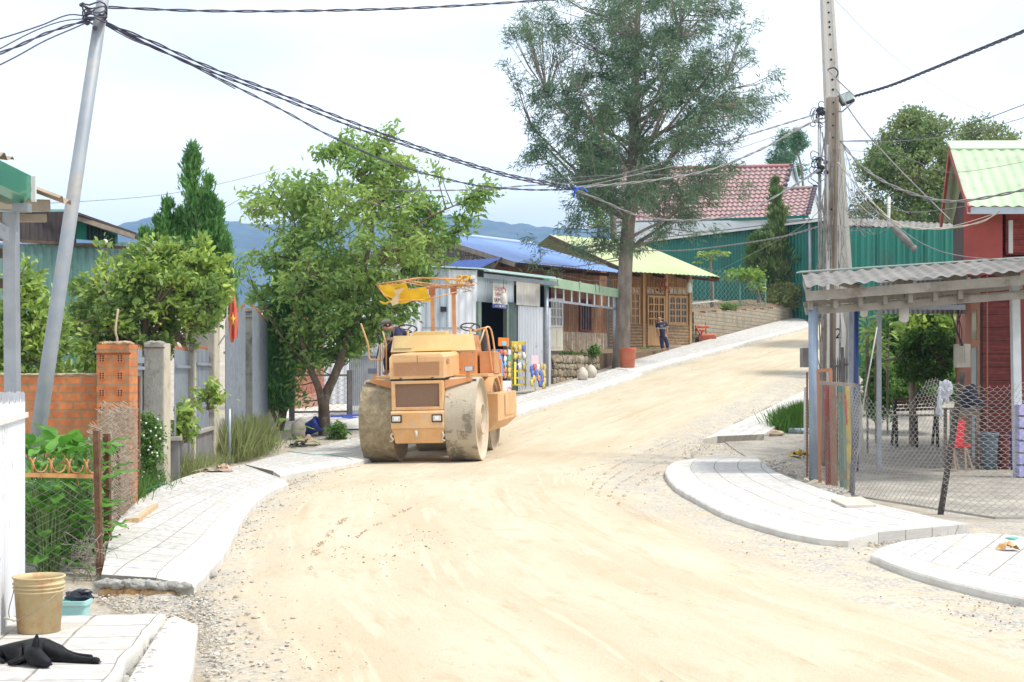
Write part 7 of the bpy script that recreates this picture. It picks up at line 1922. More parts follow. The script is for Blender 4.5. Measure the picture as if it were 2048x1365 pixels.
def scrap(m):
    for k in range(34):
        c = Vector((rnd.uniform(.1, .78), rnd.uniform(.8, 1.6), rnd.uniform(3.36, 3.56))) if k % 3 else Vector((rnd.uniform(-1.1, .1), rnd.uniform(.5, 1.0), rnd.uniform(3.42, 3.52)))
        m.tube(catmull([c, c + Vector((rnd.uniform(-.15, .15), rnd.uniform(-.1, .1), rnd.uniform(-.08, .08))), c + Vector((rnd.uniform(-.3, .3), rnd.uniform(-.1, .1), rnd.uniform(-.1, .1)))], 3), .007, 4, False)
Lb('loose_wire', mat('dry_twine', (.42, .27, .14)), scrap)
Lb('hinges', M_DKST, lambda m: [m.box((x, -.812, 1.60), (.05, .012, .02)) for x in (-.3, .3)] + [m.cyl((x, .775, z), (x, .765, z), .012, 8) for x in (-.8, -.40, .3, .55, .8) for z in (1.75, 2.08)])
Lb('hose', M_DKRUB, lambda m: [m.tube(catmull([(.47, -.3, 1.2 + k * .1), (.56, -.1, 1.35 + k * .08), (.58, .3, 1.45), (.50, .8, 1.5)], 4), .014, 6) for k in (0, 1)])
Lb('scraper_blade', M_DKST, lambda m: (m.b2((-1.08, -.36, 1.50), (-.52, -.34, 1.54)), m.b2((.52, -.36, 1.52), (1.05, -.34, 1.56))))
for s in (-1, 1): Lb('rope', mat('pale_rope', (.52, .42, .3)), lambda m: m.tube(catmull([(s * .47, -.85, .58), (s * .50, -.88, .52), (s * .46, -.87, .46), (s * .52, -.86, .42)], 3), .022, 5))
def fender(m):
    n = 20; r0, r1 = .80, .86
    for xx in ((.90, .93),):
        vs = []
        for k in range(n + 1):
            a = R(-15) + R(210) * k / n
            for x, r_ in ((xx[0] - .5, r1), (xx[1], r1), (xx[1], r0), (xx[0] - .5, r0)): vs.append((x, 2.95 - r_ * math.cos(a), .78 + r_ * math.sin(a)))
        m.add(vs, [(k * 4 + j, k * 4 + (j + 1) % 4, (k + 1) * 4 + (j + 1) % 4, (k + 1) * 4 + j) for k in range(n) for j in range(4)] + [(0, 1, 2, 3), (n * 4 + 3, n * 4 + 2, n * 4 + 1, n * 4)], False)
Lb('rear_fender', M_ORANGE, fender)
Lb('rear_body', M_ORANGE_D, lambda m: (m.b2((-.85, 2.2, 1.66), (.85, 3.9, 2.0)), m.b2((-.9, 3.9, .8), (.9, 4.1, 2.0))), bevel=.02)
def tool(m):
    a = [(.94, 1.26), (1.20, 1.26), (1.20, .70), (.94, .48)]
    m.add([(x, 1.35, z) for x, z in a] + [(x + .02, 3.9, z + .03) for x, z in a], [(0, 1, 2, 3), (7, 6, 5, 4), (0, 4, 5, 1), (1, 5, 6, 2), (2, 6, 7, 3), (3, 7, 4, 0)])
Lb('side_frame', M_ORANGE, tool, bevel=.01)
Lb('side_door', M_ORANGE, lambda m: m.b2((1.215, 2.2, .80), (1.225, 3.6, 1.22)), bevel=.003)
Lb('front_link', M_ORANGE_D, lambda m: m.b2((.93, .9, .9), (1.0, 1.36, 1.2)) if False else m.b2((.46, 1.2, .9), (.94, 1.9, 1.2)))
# ================================================================ PEOPLE AND DOG
def skin(name, pts, edges, m, parent=None, sub=2, root=0, kr=1.14):
    """pts: [(vec, r) or (vec, rx, ry)] -> continuous skinned body"""
    me = bpy.data.meshes.new(name); me.from_pydata([tuple(p[0]) for p in pts], edges, [])
    o = bpy.data.objects.new(name, me); COL.objects.link(o); me.materials.append(m)
    if parent: attach(o, parent)
    o.modifiers.new('skin', 'SKIN').use_smooth_shade = True
    sv_ = me.skin_vertices[0].data
    for i, p in enumerate(pts):
        sv_[i].radius = (p[1] * kr, (p[2] if len(p) > 2 else p[1]) * kr)
        sv_[i].use_root = (i == root)
    s = o.modifiers.new('sub', 'SUBSURF'); s.levels = sub; s.render_levels = sub
    return o
M_SKIN = mat('skin', (.42, .22, .135), (.46, .25, .16), 9, .55)
M_HAIR = mat('black_hair', (.012, .010, .010), (.03, .025, .022), 40, .6)
M_NAVY = mat('navy_cloth', (.03, .035, .085), (.045, .05, .11), 7, .9, bump=.3, bscale=14)
M_DENIM = mat('dark_denim', (.022, .026, .06), (.04, .045, .09), 12, .9, bump=.3, bscale=20)
def hand(pts, ed, wi, wrist, d, side, s=1.0, curl=.4):
    """palm and five fingers grown from wrist index"""
    d = d.normalized(); side = side.normalized(); n = d.cross(side).normalized()
    b = len(pts); palm = wrist + d * .05 * s; pts.append((palm, .026 * s, .015 * s)); ed.append((wi, b))
    for k, (o_, L) in enumerate(((-.027, .060), (-.009, .070), (.009, .066), (.027, .052))):
        r0 = palm + d * .03 * s + side * o_ * s; k1 = r0 + (d * .5 + n * curl * .4) * L * s; k2 = k1 + (d * .35 + n * curl) * L * .7 * s
        i0 = len(pts); pts += [(r0, .009 * s), (k1, .008 * s), (k2, .0065 * s)]; ed += [(b, i0), (i0, i0 + 1), (i0 + 1, i0 + 2)]
    t0 = wrist + d * .02 * s - side * .028 * s; t1 = t0 + (d * .6 - side * .7 + n * .3) * .035 * s; t2 = t1 + (d + n * .4) * .025 * s
    i0 = len(pts); pts += [(t1, .0095 * s), (t2, .008 * s)]; ed += [(b, i0), (i0, i0 + 1)]
def head(parent_pts, ed, neck_i, c, fwd, up, s):
    """skull, jaw and nose as part of the body; returns frame for hair and eyes"""
    fwd = fwd.normalized(); up = (up - fwd * up.dot(fwd)).normalized(); i = len(parent_pts)
    parent_pts += [(c - up * .065 * s + fwd * .02 * s, .060 * s, .055 * s), (c - up * .0 * s, .082 * s, .078 * s), (c + up * .055 * s - fwd * .012 * s, .074 * s, .072 * s), (c + fwd * .088 * s - up * .012 * s, .013 * s), (c + fwd * .098 * s - up * .030 * s, .011 * s)]
    ed += [(neck_i, i), (i, i + 1), (i + 1, i + 2), (i + 1, i + 3), (i + 3, i + 4)]
    return fwd, up, fwd.cross(up).normalized()
def face_bits(t, c, fwd, up, sd, s, body):
    mb = MB()
    for k in (-1, 1): mb.blob(c + fwd * .076 * s + sd * k * .030 * s + up * .006 * s, (.010 * s,) * 3, sub=2, rough=0)
    mb.build('eyes', MATS['black_inside'], body)
    mb = MB(); mb.blob(c + fwd * .078 * s - up * .052 * s, (.020 * s, .012 * s, .005 * s), sub=2, rough=0, M=Matrix((sd, fwd, up)).transposed()); mb.build('mouth', mat('lips', (.33, .13, .10)), body)
    mb = MB()
    for k in (-1, 1): mb.blob(c + sd * k * .080 * s - up * .005 * s, (.010 * s, .018 * s, .028 * s), sub=2, rough=0, M=Matrix((sd, fwd, up)).transposed())
    mb.build('ears', M_SKIN, body)
YD = 28.75
def D(px_, py_, dy=0): return P(px_, py_, YD + dy)
dv = thing('person', 'roller driver in grey cap and navy jacket bending over beside the console', 'person', D(805, 750, .3))
J = [(D(806, 694, .1), .13, .15), (D(807, 675, .1), .12, .15), (D(798, 662, .05), .12, .155), (D(786, 657, 0), .05, .055)]
E = [(0, 1), (1, 2), (2, 3)]
hc = D(773, 651)
fw = Vector((-.86, -.42, -.42)); fr_ = head(J, E, 3, hc, fw, Vector((-.35, 0, 1)), 1.05)
def limb(lst, start):
    i = len(J);
    for k, q in enumerate(lst):
        J.append(q); E.append((start if k == 0 else i + k - 1, i + k))
    return len(J) - 1
w1 = limb([(D(797, 664, -.19), .058), (D(800, 684, -.30), .046), (D(786, 678, -.45), .032)], 2)
w2 = limb([(D(793, 661, .25), .058), (D(783, 682, .22), .046), (D(777, 690, -.1), .032)], 2)
hand(J, E, w1, J[w1][0], Vector((-1, -.3, .1)), Vector((0, .3, 1)), 1, .5); hand(J, E, w2, J[w2][0], Vector((-.6, -.6, .3)), Vector((0, .3, 1)), 1, .5)
l1 = limb([(D(790, 694, -.12), .085), (D(774, 694, -.15), .065), (D(773, 722, -.1), .055), (D(774, 743, -.05), .040), (D(767, 748, -.15), .042, .035)], 0)
l2 = limb([(D(790, 696, .15), .085), (D(776, 697, .2), .065), (D(777, 724, .2), .055), (D(777, 743, .2), .040), (D(770, 748, .1), .042, .035)], 0)
bd = skin('body', [(p[0], *[x * .93 for x in p[1:]]) for p in J], E, M_SKIN, dv)
face_bits(dv, hc, *fr_, 1.05, bd)
Jj = [(D(806, 692, .1), .145, .165), (D(807, 675, .1), .14, .17), (D(798, 662, .05), .14, .175), (D(789, 659, .02), .085), (D(797, 664, -.19), .078), (D(800, 684, -.30), .063), (D(788, 679, -.43), .050), (D(793, 661, .25), .078), (D(783, 682, .22), .063), (D(778, 689, -.06), .050)]
skin('jacket', Jj, [(0, 1), (1, 2), (2, 3), (2, 4), (4, 5), (5, 6), (2, 7), (7, 8), (8, 9)], M_NAVY, dv)
skin('collar', [(D(789, 657, .0), .085), (D(784, 655, 0), .068)], [(0, 1)], mat('grey_collar', (.34, .38, .42)), dv, 2)
skin('trousers', [(D(806, 694, .1), .14, .16), (D(790, 694, -.12), .095), (D(774, 694, -.15), .078), (D(773, 722, -.1), .068), (D(774, 742, -.05), .055), (D(790, 696, .15), .095), (D(776, 697, .2), .078), (D(777, 724, .2), .068), (D(777, 742, .2), .055)], [(0, 1), (1, 2), (2, 3), (3, 4), (0, 5), (5, 6), (6, 7), (7, 8)], M_DENIM, dv)
fwd, up, sd = fr_
Mh = Matrix((sd, fwd, up)).transposed()
mb = MB(); mb.blob(hc - fwd * .018 + up * .012, (.094, .098, .085), seed=1, sub=3, rough=.05, M=Mh); mb.build('hair', M_HAIR, dv)
mb = MB(); mb.blob(hc - fwd * .004 + up * .062, (.102, .112, .068), seed=2, sub=3, rough=.05, M=Mh)
vs = []
for k in range(13):
    a = PI * k / 12
    for r_ in (1, 1.72): vs.append(hc + up * (.045 - (.02 if r_ > 1 else 0)) + sd * (.088 * math.cos(a)) + fwd * (.055 + .060 * math.sin(a) * r_ + .015))
mb.add(vs, [(2 * k, 2 * k + 2, 2 * k + 3, 2 * k + 1) for k in range(12)], True)
mb.build('cap', mat('olive_grey_cap', (.11, .11, .09), (.16, .155, .13), 8, .9), dv)
fb = gp(1330, 701.5, .14); YB = fb.y; zB = fb.z
def B(px_, py_, dy=0): return P(px_, py_, YB + dy)
boy = thing('person', 'boy in dark football shirt and navy trousers standing on the uphill pavement', 'person', fb)
k_ = .86
J = [(B(1326, 671), .105, .085), (B(1325, 661), .095, .075), (B(1323.5, 650), .11, .08), (B(1320, 643.5), .042)]
E = [(0, 1), (1, 2), (2, 3)]
hc = B(1317.8, 636.3); fr_ = head(J, E, 3, hc, Vector((-.25, -1, .02)), Vector((-.22, 0, 1)), .98)
w1 = limb([(B(1315.6, 647.5), .046), (B(1314, 660.5, .03), .034), (B(1316, 671, -.02), .025)], 2)
w2 = limb([(B(1331.5, 645.8), .046), (B(1334.2, 657.5, .03), .034), (B(1334.5, 667), .025)], 2)
hand(J, E, w1, J[w1][0], Vector((.1, -.1, -1)), Vector((0, 1, 0)), .9, .3); hand(J, E, w2, J[w2][0], Vector((.05, -.1, -1)), Vector((0, 1, 0)), .9, -.3)
aR, aL = B(1325.5, 699.5), B(1336, 696.5)
aR.z = G(aR.y) + .14 + .075; aL.z = G(aL.y) + .14 + .10
limb([(B(1322.5, 675), .075), (B(1323.5, 687.5), .052), (aR, .034), (aR + Vector((-.0, -.13, -.045)), .035, .025)], 0)
limb([(B(1329.5, 674), .075), (B(1333.5, 685.5), .052), (aL, .034), (aL + Vector((.05, -.13, -.05)), .035, .025)], 0)
bd = skin('body', J, E, M_SKIN, boy); face_bits(boy, hc, *fr_, .98, bd)
sh_ = skin('shirt', [(B(1326, 678), .13, .105), (B(1325, 662), .145, .105), (B(1323.5, 650.5), .14, .10), (B(1321, 646), .07), (B(1315.2, 648), .062), (B(1313.6, 656.5, .02), .055), (B(1332, 646.2), .062), (B(1334, 653.5, .02), .055)], [(0, 1), (1, 2), (2, 3), (2, 4), (4, 5), (2, 6), (6, 7)], mat('dark_shirt', (.03, .03, .055), (.045, .04, .07), 6, .8), boy)
skin('cuff', [(B(1313.6, 656.3, .02), .058), (B(1313.4, 657.6, .02), .058)], [(0, 1)], M_WHITE, sh_, 1); skin('cuff', [(B(1334.2, 653.2, .02), .058), (B(1334.6, 654.6, .02), .058)], [(0, 1)], M_WHITE, sh_, 1)
text_mesh('Fly', .09, M_WHITE, sh_, B(1323.5, 652.3, -.155), (R(90), 0, 0), 1.0); text_mesh('Emirates', .105, M_WHITE, sh_, B(1324.3, 656.6, -.165), (R(90), R(-2), 0), 1.0)
mb = MB(); mb.b2(B(1328, 648, -.15), B(1329, 650.5, -.14)); mb.build('badge', mat('gold_badge', (.6, .55, .4)), sh_)
skin('trousers', [(B(1326, 668), .112, .09), (B(1326, 674), .118, .095), (B(1322.8, 676), .088), (B(1323.8, 687.5), .070), (aR + Vector((0, 0, -.03)), .062), (B(1329.5, 675), .088), (B(1333.7, 685.5), .070), (aL + Vector((0, 0, -.03)), .062)], [(0, 1), (1, 2), (2, 3), (3, 4), (1, 5), (5, 6), (6, 7)], M_NAVY, boy)
fwd, up, sd = fr_; Mh = Matrix((sd, fwd, up)).transposed()
mb = MB(); mb.blob(hc - fwd * .020 + up * .030, (.088, .088, .080), seed=1, sub=3, rough=.06, M=Mh); mb.build('hair', M_HAIR, boy)
for q in (aR, aL):
    mb = MB(); mb.blob(q + Vector((.01, -.07, -.062)), (.045, .11, .022), sub=2, rough=0); mb.build('sandal', mat('tan_sandal', (.22, .16, .11)), boy)
YG = 7.66
def Q(px_, r, dy, h): p = P(px_, 1300, YG + dy); return (Vector((p.x, YG + dy, .142 + h)), r)
dog = thing('dog', 'small black dog asleep on the pale pavement tiles beside the cream bucket', 'dog', (P(70, 0, YG).x, YG, .142))
M_FUR = mat('black_fur', (.004, .004, .005), (.009, .009, .011), 30, .55, bump=.25, bscale=120, spec=.25)
pts = [Q(52, .058, .10, .060), Q(22, .056, .10, .055), Q(6, .040, .07, .042), Q(80, .056, .10, .060), Q(104, .044, .08, .047), Q(122, .030, .05, .032),  # trunk 0-5
       Q(72, .042, .0, .062), Q(64, .043, -.07, .058), Q(78, .036, -.10, .044), Q(92, .024, -.125, .030), Q(101, .016, -.135, .022),      # neck, skull, muzzle 6-10
       Q(150, .018, .02, .020), Q(178, .014, .0, .017), Q(192, .017, -.01, .018), Q(200, .013, -.015, .014),                             # front leg 11-14
       Q(132, .018, .10, .030), Q(160, .013, .09, .022), Q(186, .013, .07, .018),                                                       # second front leg 15-17
       Q(24, .040, .02, .040), Q(44, .024, -.02, .022), Q(28, .015, -.05, .014), Q(14, .014, -.05, .013),                               # hind leg: knee, hock, paw
       Q(-4, .016, .04, .018), Q(8, .009, -.02, .010)]                                                                                 # tail
E = [(0, 1), (1, 2), (0, 3), (3, 4), (4, 5), (3, 6), (6, 7), (7, 8), (8, 9), (9, 10), (5, 11), (11, 12), (12, 13), (13, 14), (4, 15), (15, 16), (16, 17), (1, 18), (18, 19), (19, 20), (20, 21), (2, 22), (22, 23)]
db = skin('body', pts, E, M_FUR, dog, 3, 3, 1.3)
def ear(a, b, w, th, nm='ear'):
    mb = MB(); a = Vector(a); b = Vector(b); n = 8; vs = []
    for k in range(n + 1):
        t = k / n; ww = w * (1 - t) ** .7 * (1 + .5 * t) + .0015; c = a.lerp(b, t)
        for x, y in ((-1, 0), (0, -1), (1, 0), (0, .35)): vs.append(c + Vector((x * ww, y * th * (1 - t) + .0, 0)))
    mb.add(vs, [(k * 4 + j, k * 4 + (j + 1) % 4, (k + 1) * 4 + (j + 1) % 4, (k + 1) * 4 + j) for k in range(n) for j in range(4)] + [(3, 2, 1, 0)], True)
    return mb.build(nm, M_FUR, db)
q7 = pts[7][0]
ear(q7 + Vector((.012, .01, .025)), q7 + Vector((.022, .015, .112)), .022, .018)
mb = MB(); vs = [q7 + Vector(v) for v in ((-.02, -.01, .015), (-.03, -.025, -.01), (-.06, -.02, -.028), (-.112, -.02, -.040), (-.105, .0, -.028), (-.07, .012, -.012), (-.03, .015, .01))]
mb.add(vs + [v + Vector((0, -.003, -.012)) for v in vs], [tuple(range(7)), tuple(range(13, 6, -1))] + [(i, 7 + i, 7 + (i + 1) % 7, (i + 1) % 7) for i in range(7)], True); mb.build('ear', M_FUR, db)
mb = MB(); mb.blob(pts[10][0] + Vector((.006, -.008, .003)), (.008, .009, .007), sub=2, rough=0); mb.build('nose', M_BLACK, db)
mb = MB()
for i in (14,):
    for k in (-1, 0, 1): mb.blob(pts[i][0] + Vector((.000, k * .007, -.003)), (.008, .005, .005), sub=2, rough=0)
mb.build('toes', mat('grey_paw', (.10, .095, .09)), db)
# ================================================================ RIGHT SIDE AND SMALL THINGS
hf = thing('wire_fence', 'sagging hexagonal wire fence around the red house yard', 'wire fence', (5.2, 17.8, 0))
def slump(k): return lambda s, z: Vector((.05 * math.sin(s * 6 + z * 2 + k) * z, .10 * math.sin(s * 5 + z * 3 + k) * z * .6, -.10 * math.sin(PI * s) * z * .6))
FP = [(P(1703, 0, 19.9).x, 19.9), (P(1880, 0, 17.35).x, 17.35), (P(2075, 0, 16.4).x, 16.4)]
mb = MB(); chain(mb, FP[0], FP[1], .02, lambda f: 1.62 - .42 * math.sin(min(1, f * 1.2) * PI) * .55 + .06 * math.sin(f * 9), .058, .0030, 1.5, slump(1), True); mb.build('mesh', M_WIRE, hf)
mb = MB(); chain(mb, FP[1], FP[2], .02, 1.66, .052, .0030, 1.5, slump(2), True); mb.build('mesh', M_WIRE, hf)
mb = MB(); mb.tube([P(1706, 985, 19.9), P(1728, 800, 19.8), P(1754, 655, 19.7)], .010, 5); mb.build('stay_wire', M_WIRE, hf)
a, b = P(1880, 1027, 17.35), P(1925, 745, 17.3); a.z = -.05
mb = MB(); mb.beam(a, b, .062, .05); mb.build('post', mat('charred_post', (.035, .03, .028), (.09, .07, .055), 9, .85), hf)
a, b = P(1703, 990, 19.95), P(1716, 768, 19.95); a.z = -.05
mb = MB(); mb.beam(a, b, .07, .04); mb.build('post', mat('slate_post', (.10, .11, .14), (.17, .17, .19), 9, .8), hf)
bs_ = thing('board_screen', 'mesh screen with faded red, green and yellow boards beside canopy post', 'screen', P(1670, 970, 21))
for nm, x0, x1, y0, y1, c, Y in (('red_board', 1648, 1658, 768, 970, (.33, .08, .08), 21.3), ('brown_board', 1658, 1672, 770, 972, (.30, .15, .10), 21.25), ('green_board', 1676, 1684, 772, 975, (.06, .22, .18), 21.0), ('sage_board', 1685, 1690, 772, 978, (.22, .34, .27), 20.9), ('yellow_board', 1691, 1700, 772, 980, (.50, .38, .10), 20.8), ('scarlet_strip', 1688, 1692, 790, 850, (.50, .06, .03), 20.7)):
    mb = MB(); lo = P(x0 + 4, y1, Y); lo.z = max(lo.z, .02); w = (x1 - x0) / F * Y; tl = P(x0, y0, Y)
    mb.hexa([lo, lo + Vector((w, 0, 0)), tl + Vector((w, 0, 0)), tl], (0, .02, 0)); mb.build(nm, mat(nm + '_paint', c, tuple(x * .7 + .05 for x in c), 5, .8, c3=(.26, .22, .17), s3=4, p3=(.55, .62)), bs_)
mb = MB(); chain(mb, (P(1645, 0, 21.5).x, 21.4), (P(1703, 0, 20).x, 20.0), .02, 1.52, .06, .0028, 1.3, slump(4)); mb.build('mesh', M_WIREDULL, bs_)
mb = MB(); mb.beam(P(1641, 766, 21.4), P(1710, 771, 20), .03, .05); mb.build('rail', mat('scuffed_rail', (.34, .27, .22), (.24, .19, .16), 8), bs_)
mb = MB(); z_ = P(1650, 742, 21.6); mb.beam(P(1634, 742, 21.7), P(1663, 740, 21.6), .03, .05); mb.beam(P(1661, 740, 21.6), P(1662, 970, 21.6), .05); mb.beam(P(1636, 742, 21.7), P(1640, 968, 21.7), .04); mb.build('frame', mat('terracotta_frame', (.42, .19, .10)), bs_)
mb = MB(); chain(mb, (P(1616, 0, 23).x, 23), (P(1622, 0, 21.9).x + .05, 22.5), .05, 1.75, .05, .003, 1.0); chain(mb, (P(1618, 0, 22.9).x, 22.9), (P(1634, 0, 22.7).x, 22.7), .02, 1.7, .05, .004, 1.0)
tag(mb.build('rusty_mesh', M_RUSTY), 'rusty mesh strip leaning against the blue grey canopy post', 'mesh')
t = thing('iron_gate', 'short dark iron gate with spiked top between the utility poles', 'gate', P(1680, 940, 24.2))
for k in range(7):
    x_ = 1666 + 4.6 * k; mb = MB(); a = P(x_, 724, 24.2); mb.tube([Vector((a.x, 24.2, .02)), a, a + Vector((0, 0, .08))], [.009, .011, .001], 5); mb.build('spike_bar', M_DKST, t)
for y_ in (735, 800):
    mb = MB(); mb.beam(P(1662, y_, 24.2), P(1697, y_ - 6, 24.1), .03, .035); mb.build('rail', M_DKST, t)
mb = MB(); mb.beam((P(1690, 0, 24.1).x, 24.1, 0), P(1684, 695, 24.1), .05); mb.build('post', M_DKST, t)
mb = MB(); mb.beam((P(1612, 0, 30).x, 30, G(30)), P(1612, 776, 30), .08); mb.blob(P(1612, 776, 30), (.05, .05, .04), sub=1); tag(mb.build('bollard', M_WHITE), 'stubby white concrete bollard behind the grass patch', 'bollard')
mb = MB(); mb.b2(P(1606, 735, 27.6), P(1622, 697, 27.9)); tag(mb.build('concrete_stub', M_FIBRO), 'broken grey sheet edge beside canopy post', 'sheet')
mb_ = thing('meter_box', 'pale grey electric meter box fixed to the corner of red house', 'meter box', P(1924, 735, 25.6))
c = P(1924, 712, 25.4)
mb = MB(); mb.box(c, (.26, .16, .42)); mb.build('case', mat('grey_enamel', (.46, .44, .38), (.38, .36, .31), 5, .5), mb_, bevel=.01)
mb = MB(); [mb.box(c + Vector((-.09 + .04 * k, -.085, .02)), (.012, .01, .3)) for k in range(4)]; mb.build('ribs', MATS['grey_enamel'], mb_)
mb = MB(); rnd = random.Random(31)
for k in range(6):
    x_ = 1908 + 4 * k; pts = [P(x_ + rnd.uniform(-8, 8), 575, 25.3), P(x_ + rnd.uniform(-10, 6), 620, 25.3), P(1916 + rnd.uniform(-8, 8), 660, 25.3), P(1922 + rnd.uniform(-3, 5), 692, 25.3)]; mb.tube(catmull(pts, 5), .008, 4, False)
mb.build('cables', M_CORD, mb_)
def place(px_, py_): return gp(px_, py_)
bn = thing('bench', 'dark reddish slatted bench in the yard behind wire fence', 'bench', P(1835, 850, 31))
M_BENCH = mat('maroon_bench_wood', (.13, .05, .045), (.18, .08, .06), 6, .6)
for k in range(4):
    mb = MB(); mb.beam(P(1786, 800 + k * 7, 31.1 - .0), P(1880, 797 + k * 7, 31), .03, .055); mb.build('back_slat', M_BENCH, bn)
mb = MB(); mb.b2(P(1786, 833, 30.6), P(1880, 829, 31.0)); mb.build('seat', mat('pale_bench_seat', (.38, .29, .2)), bn)
for x_ in (1792, 1832, 1874):
    mb = MB(); a = P(x_, 833, 30.7); mb.beam((a.x, 30.65, G(30.6)), a, .06); mb.beam((a.x, 31.05, G(31)), P(x_, 798, 31.05), .05); mb.build('leg', mat('bench_iron', (.04, .035, .035)), bn)
tb_ = thing('table', 'weathered grey wooden table against the red house wall', 'table', P(1935, 925, 26))
yt = 25.3
mb = MB(); z_ = P(0, 817, yt).z; xa, xb = P(1900, 0, yt).x, P(1962, 0, yt).x; mb.b2((xa, yt, z_ - .03), (xb, yt + .5, z_)); mb.build('top', M_GREY_BOARD if False else M_FIBRO, tb_)
mb = MB(); mb.b2((xa + .04, yt + .04, z_ - .14), (xb - .04, yt + .06, z_ - .031)); mb.build('apron', M_TRIMWOOD, tb_)
for x_ in (xa + .05, xb - .05):
    for y_ in (yt + .08, yt + .44):
        mb = MB(); mb.beam((x_, y_, .01), (x_, y_, z_ - .03), .05); mb.build('leg', M_TRIMWOOD, tb_)
st = thing('folding_chair', 'bright red chair with pale wooden legs in the yard', 'chair', P(1925, 925, 24.6))
M_REDP = mat('bright_red_plastic', (.60, .02, .025), rough=.35)
ys = 24.6; mb = MB(); q = [P(1908, 888, ys), P(1927, 888, ys), P(1930, 842, ys + .1), P(1911, 842, ys + .1)]; mb.hexa(q, (0, .03, 0)); mb.build('backrest', M_REDP, st, bevel=.008)
mb = MB(); mb.b2(P(1906, 890, ys - .0), P(1930, 894, ys + .35)); mb.build('seat', M_REDP, st)
for a_, b_, dy in (((1906, 894), (1912, 925), 0), ((1930, 894), (1932, 920), .0), ((1908, 894), (1918, 918), .33), ((1932, 894), (1946, 921), .33)):
    mb = MB(); e = P(b_[0], b_[1], ys + dy); e.z = .015; mb.beam(P(a_[0], a_[1], ys + dy), e, .028); mb.build('leg', mat('pale_timber', (.42, .33, .24)), st)
def bin_(label, px_, w, y0, Y, m, rr=.0):
    t = thing('bin', label, 'bin', (P(px_, 0, Y).x, Y, .013)); x = P(px_, 0, Y).x; h = P(0, y0, Y).z; w = w / F * Y / 2
    mb = MB(); mb.lathe([(0, 0), (w * .82, 0), (w * .95, h * .8), (w, h * .88), (w * 1.05, h * .88), (w * 1.05, h), (w * .96, h), (w * .8, .03), (0, .03)], (x, Y, .014), 24); mb.build('tub', m, t)
    mb = MB(); mb.tube([(x + w * 1.05 * math.cos(a), Y + w * 1.05 * math.sin(a), h) for a in [2 * PI * k / 24 for k in range(25)]], .012, 5); mb.build('rim', m, t); return t
bin_('slate grey plastic bin at the foot of the red wall', 1978, 36, 868, 25.2, mat('slate_plastic', (.12, .17, .21), rough=.4))
bin_('maroon plastic bin between the grey and blue bins', 2007, 26, 872, 25.3, mat('maroon_plastic', (.22, .05, .05), rough=.4))
bin_('narrow navy blue bin next to the white canopy post', 2026, 12, 868, 25.0, mat('navy_plastic', (.02, .03, .28), rough=.3))
mb = MB(); q = gp(2048, 960); [mb.box((P(2064, 0, 23).x, 23 + .3, .12 + .2 * k), (.3, .3, .17)) for k in range(6)]
tag(mb.build('crate_stack', mat('lavender_crate', (.30, .32, .62), (.5, .45, .7), 5)), 'stack of lavender crates at the right frame edge behind white post', 'crates')
mb = MB(); mb.blob(P(1888, 786, 18.4), (.06, .03, .11), seed=3, sub=4, rough=1.3); mb.blob(P(1879, 812, 18.3), (.03, .02, .13), seed=5, sub=4, rough=1.3); mb.blob(P(1896, 775, 18.3), (.04, .02, .07), seed=7, sub=4, rough=1.3)
tag(mb.build('plastic_bag', mat('thin_white_plastic', (.62, .64, .70), rough=.3, transl=.4)), 'thin white plastic bag snagged behind the charred fence post', 'bag')
mb = MB(); mb.blob(P(1938, 796, 25.6), (.2, .1, .16), seed=8, sub=3, rough=1.0); tag(mb.build('motor_scooter_cover', mat('dark_cover', (.03, .03, .05), (.06, .06, .09), 4)), 'dark covered bundle on the table by the meter box', 'bundle')
q = [gp(1662, 1003, .14), gp(1692, 1017, .14), gp(1752, 1015, .14), gp(1722, 998, .14)]
mb = MB(); mb.hexa([p + Vector((0, 0, .004)) for p in q], (0, 0, .028)); tag(mb.build('flat_board', mat('worn_plank', (.58, .52, .44), (.50, .42, .34), 5)), 'thin pale board lying flat on the curved right pavement', 'board')
a, b = gp(1577, 868), gp(1625, 869); mb = MB(); up = Vector((0, 0, .075)); mb.tube([a + up, b + up], .065, 18); mb.tube([a + up + Vector((-.002, 0, 0)), a + up + Vector((.0, 0, 0))], .05, 18)
tag(mb.build('drain_pipe', mat('blue_grey_pvc', (.30, .36, .44), rough=.4)), 'blue grey plastic drain pipe by the grass patch', 'pipe')
crumpled('yellow rag lying on the dug earth behind the curved pavement', 1597, 914, .36, .25, .15, mat('yellow_rag', (.62, .45, .02), (.3, .22, .05), 9), 4, 'rag', 'yellow_rag', .10)
crumpled('white plastic scrap by the yellow rag', 1600, 907, .2, .15, .10, M_WHITE, 6, 'scrap', 'plastic_scrap', .12)
a = gp(1640, 965); mb = MB(); mb.tube([a + Vector((0, 0, .02)), P(1626, 920, a.y + .2)], .022, 6); tag(mb.build('scrap_pipe', M_WHITE), 'short white pipe piece leaning at the canopy post foot', 'pipe')
mb = MB(); mb.blob(gp(1547, 873) + Vector((0, 0, .05)), (.2, .13, .09), seed=3, sub=3, rough=.5); tag(mb.build('rock', M_CLAY if False else mat('buff_rock', (.42, .33, .22), (.5, .42, .3), 6, .9, bump=.5)), 'buff rock at the end of the uphill right pavement', 'rock')
cr = crumpled('orange and teal rag crumpled on the nearest right pavement', 2018, 1102, .17, .13, .09, mat('orange_rag', (.62, .33, .12), (.70, .48, .25), 9), 12, 'rag', 'orange_rag', .14)
mb = MB(); mb.blob(gp(2024, 1096, .14) + Vector((0, 0, .085)), (.05, .03, .018), seed=2, sub=2, rough=.5); mb.build('teal_corner', mat('teal_cloth', (.15, .50, .40)), cr)
tbp = gp(1255, 735, .14)
t = thing('tub', 'faded orange red plastic tub on the pavement by the tall tree', 'tub', tbp)
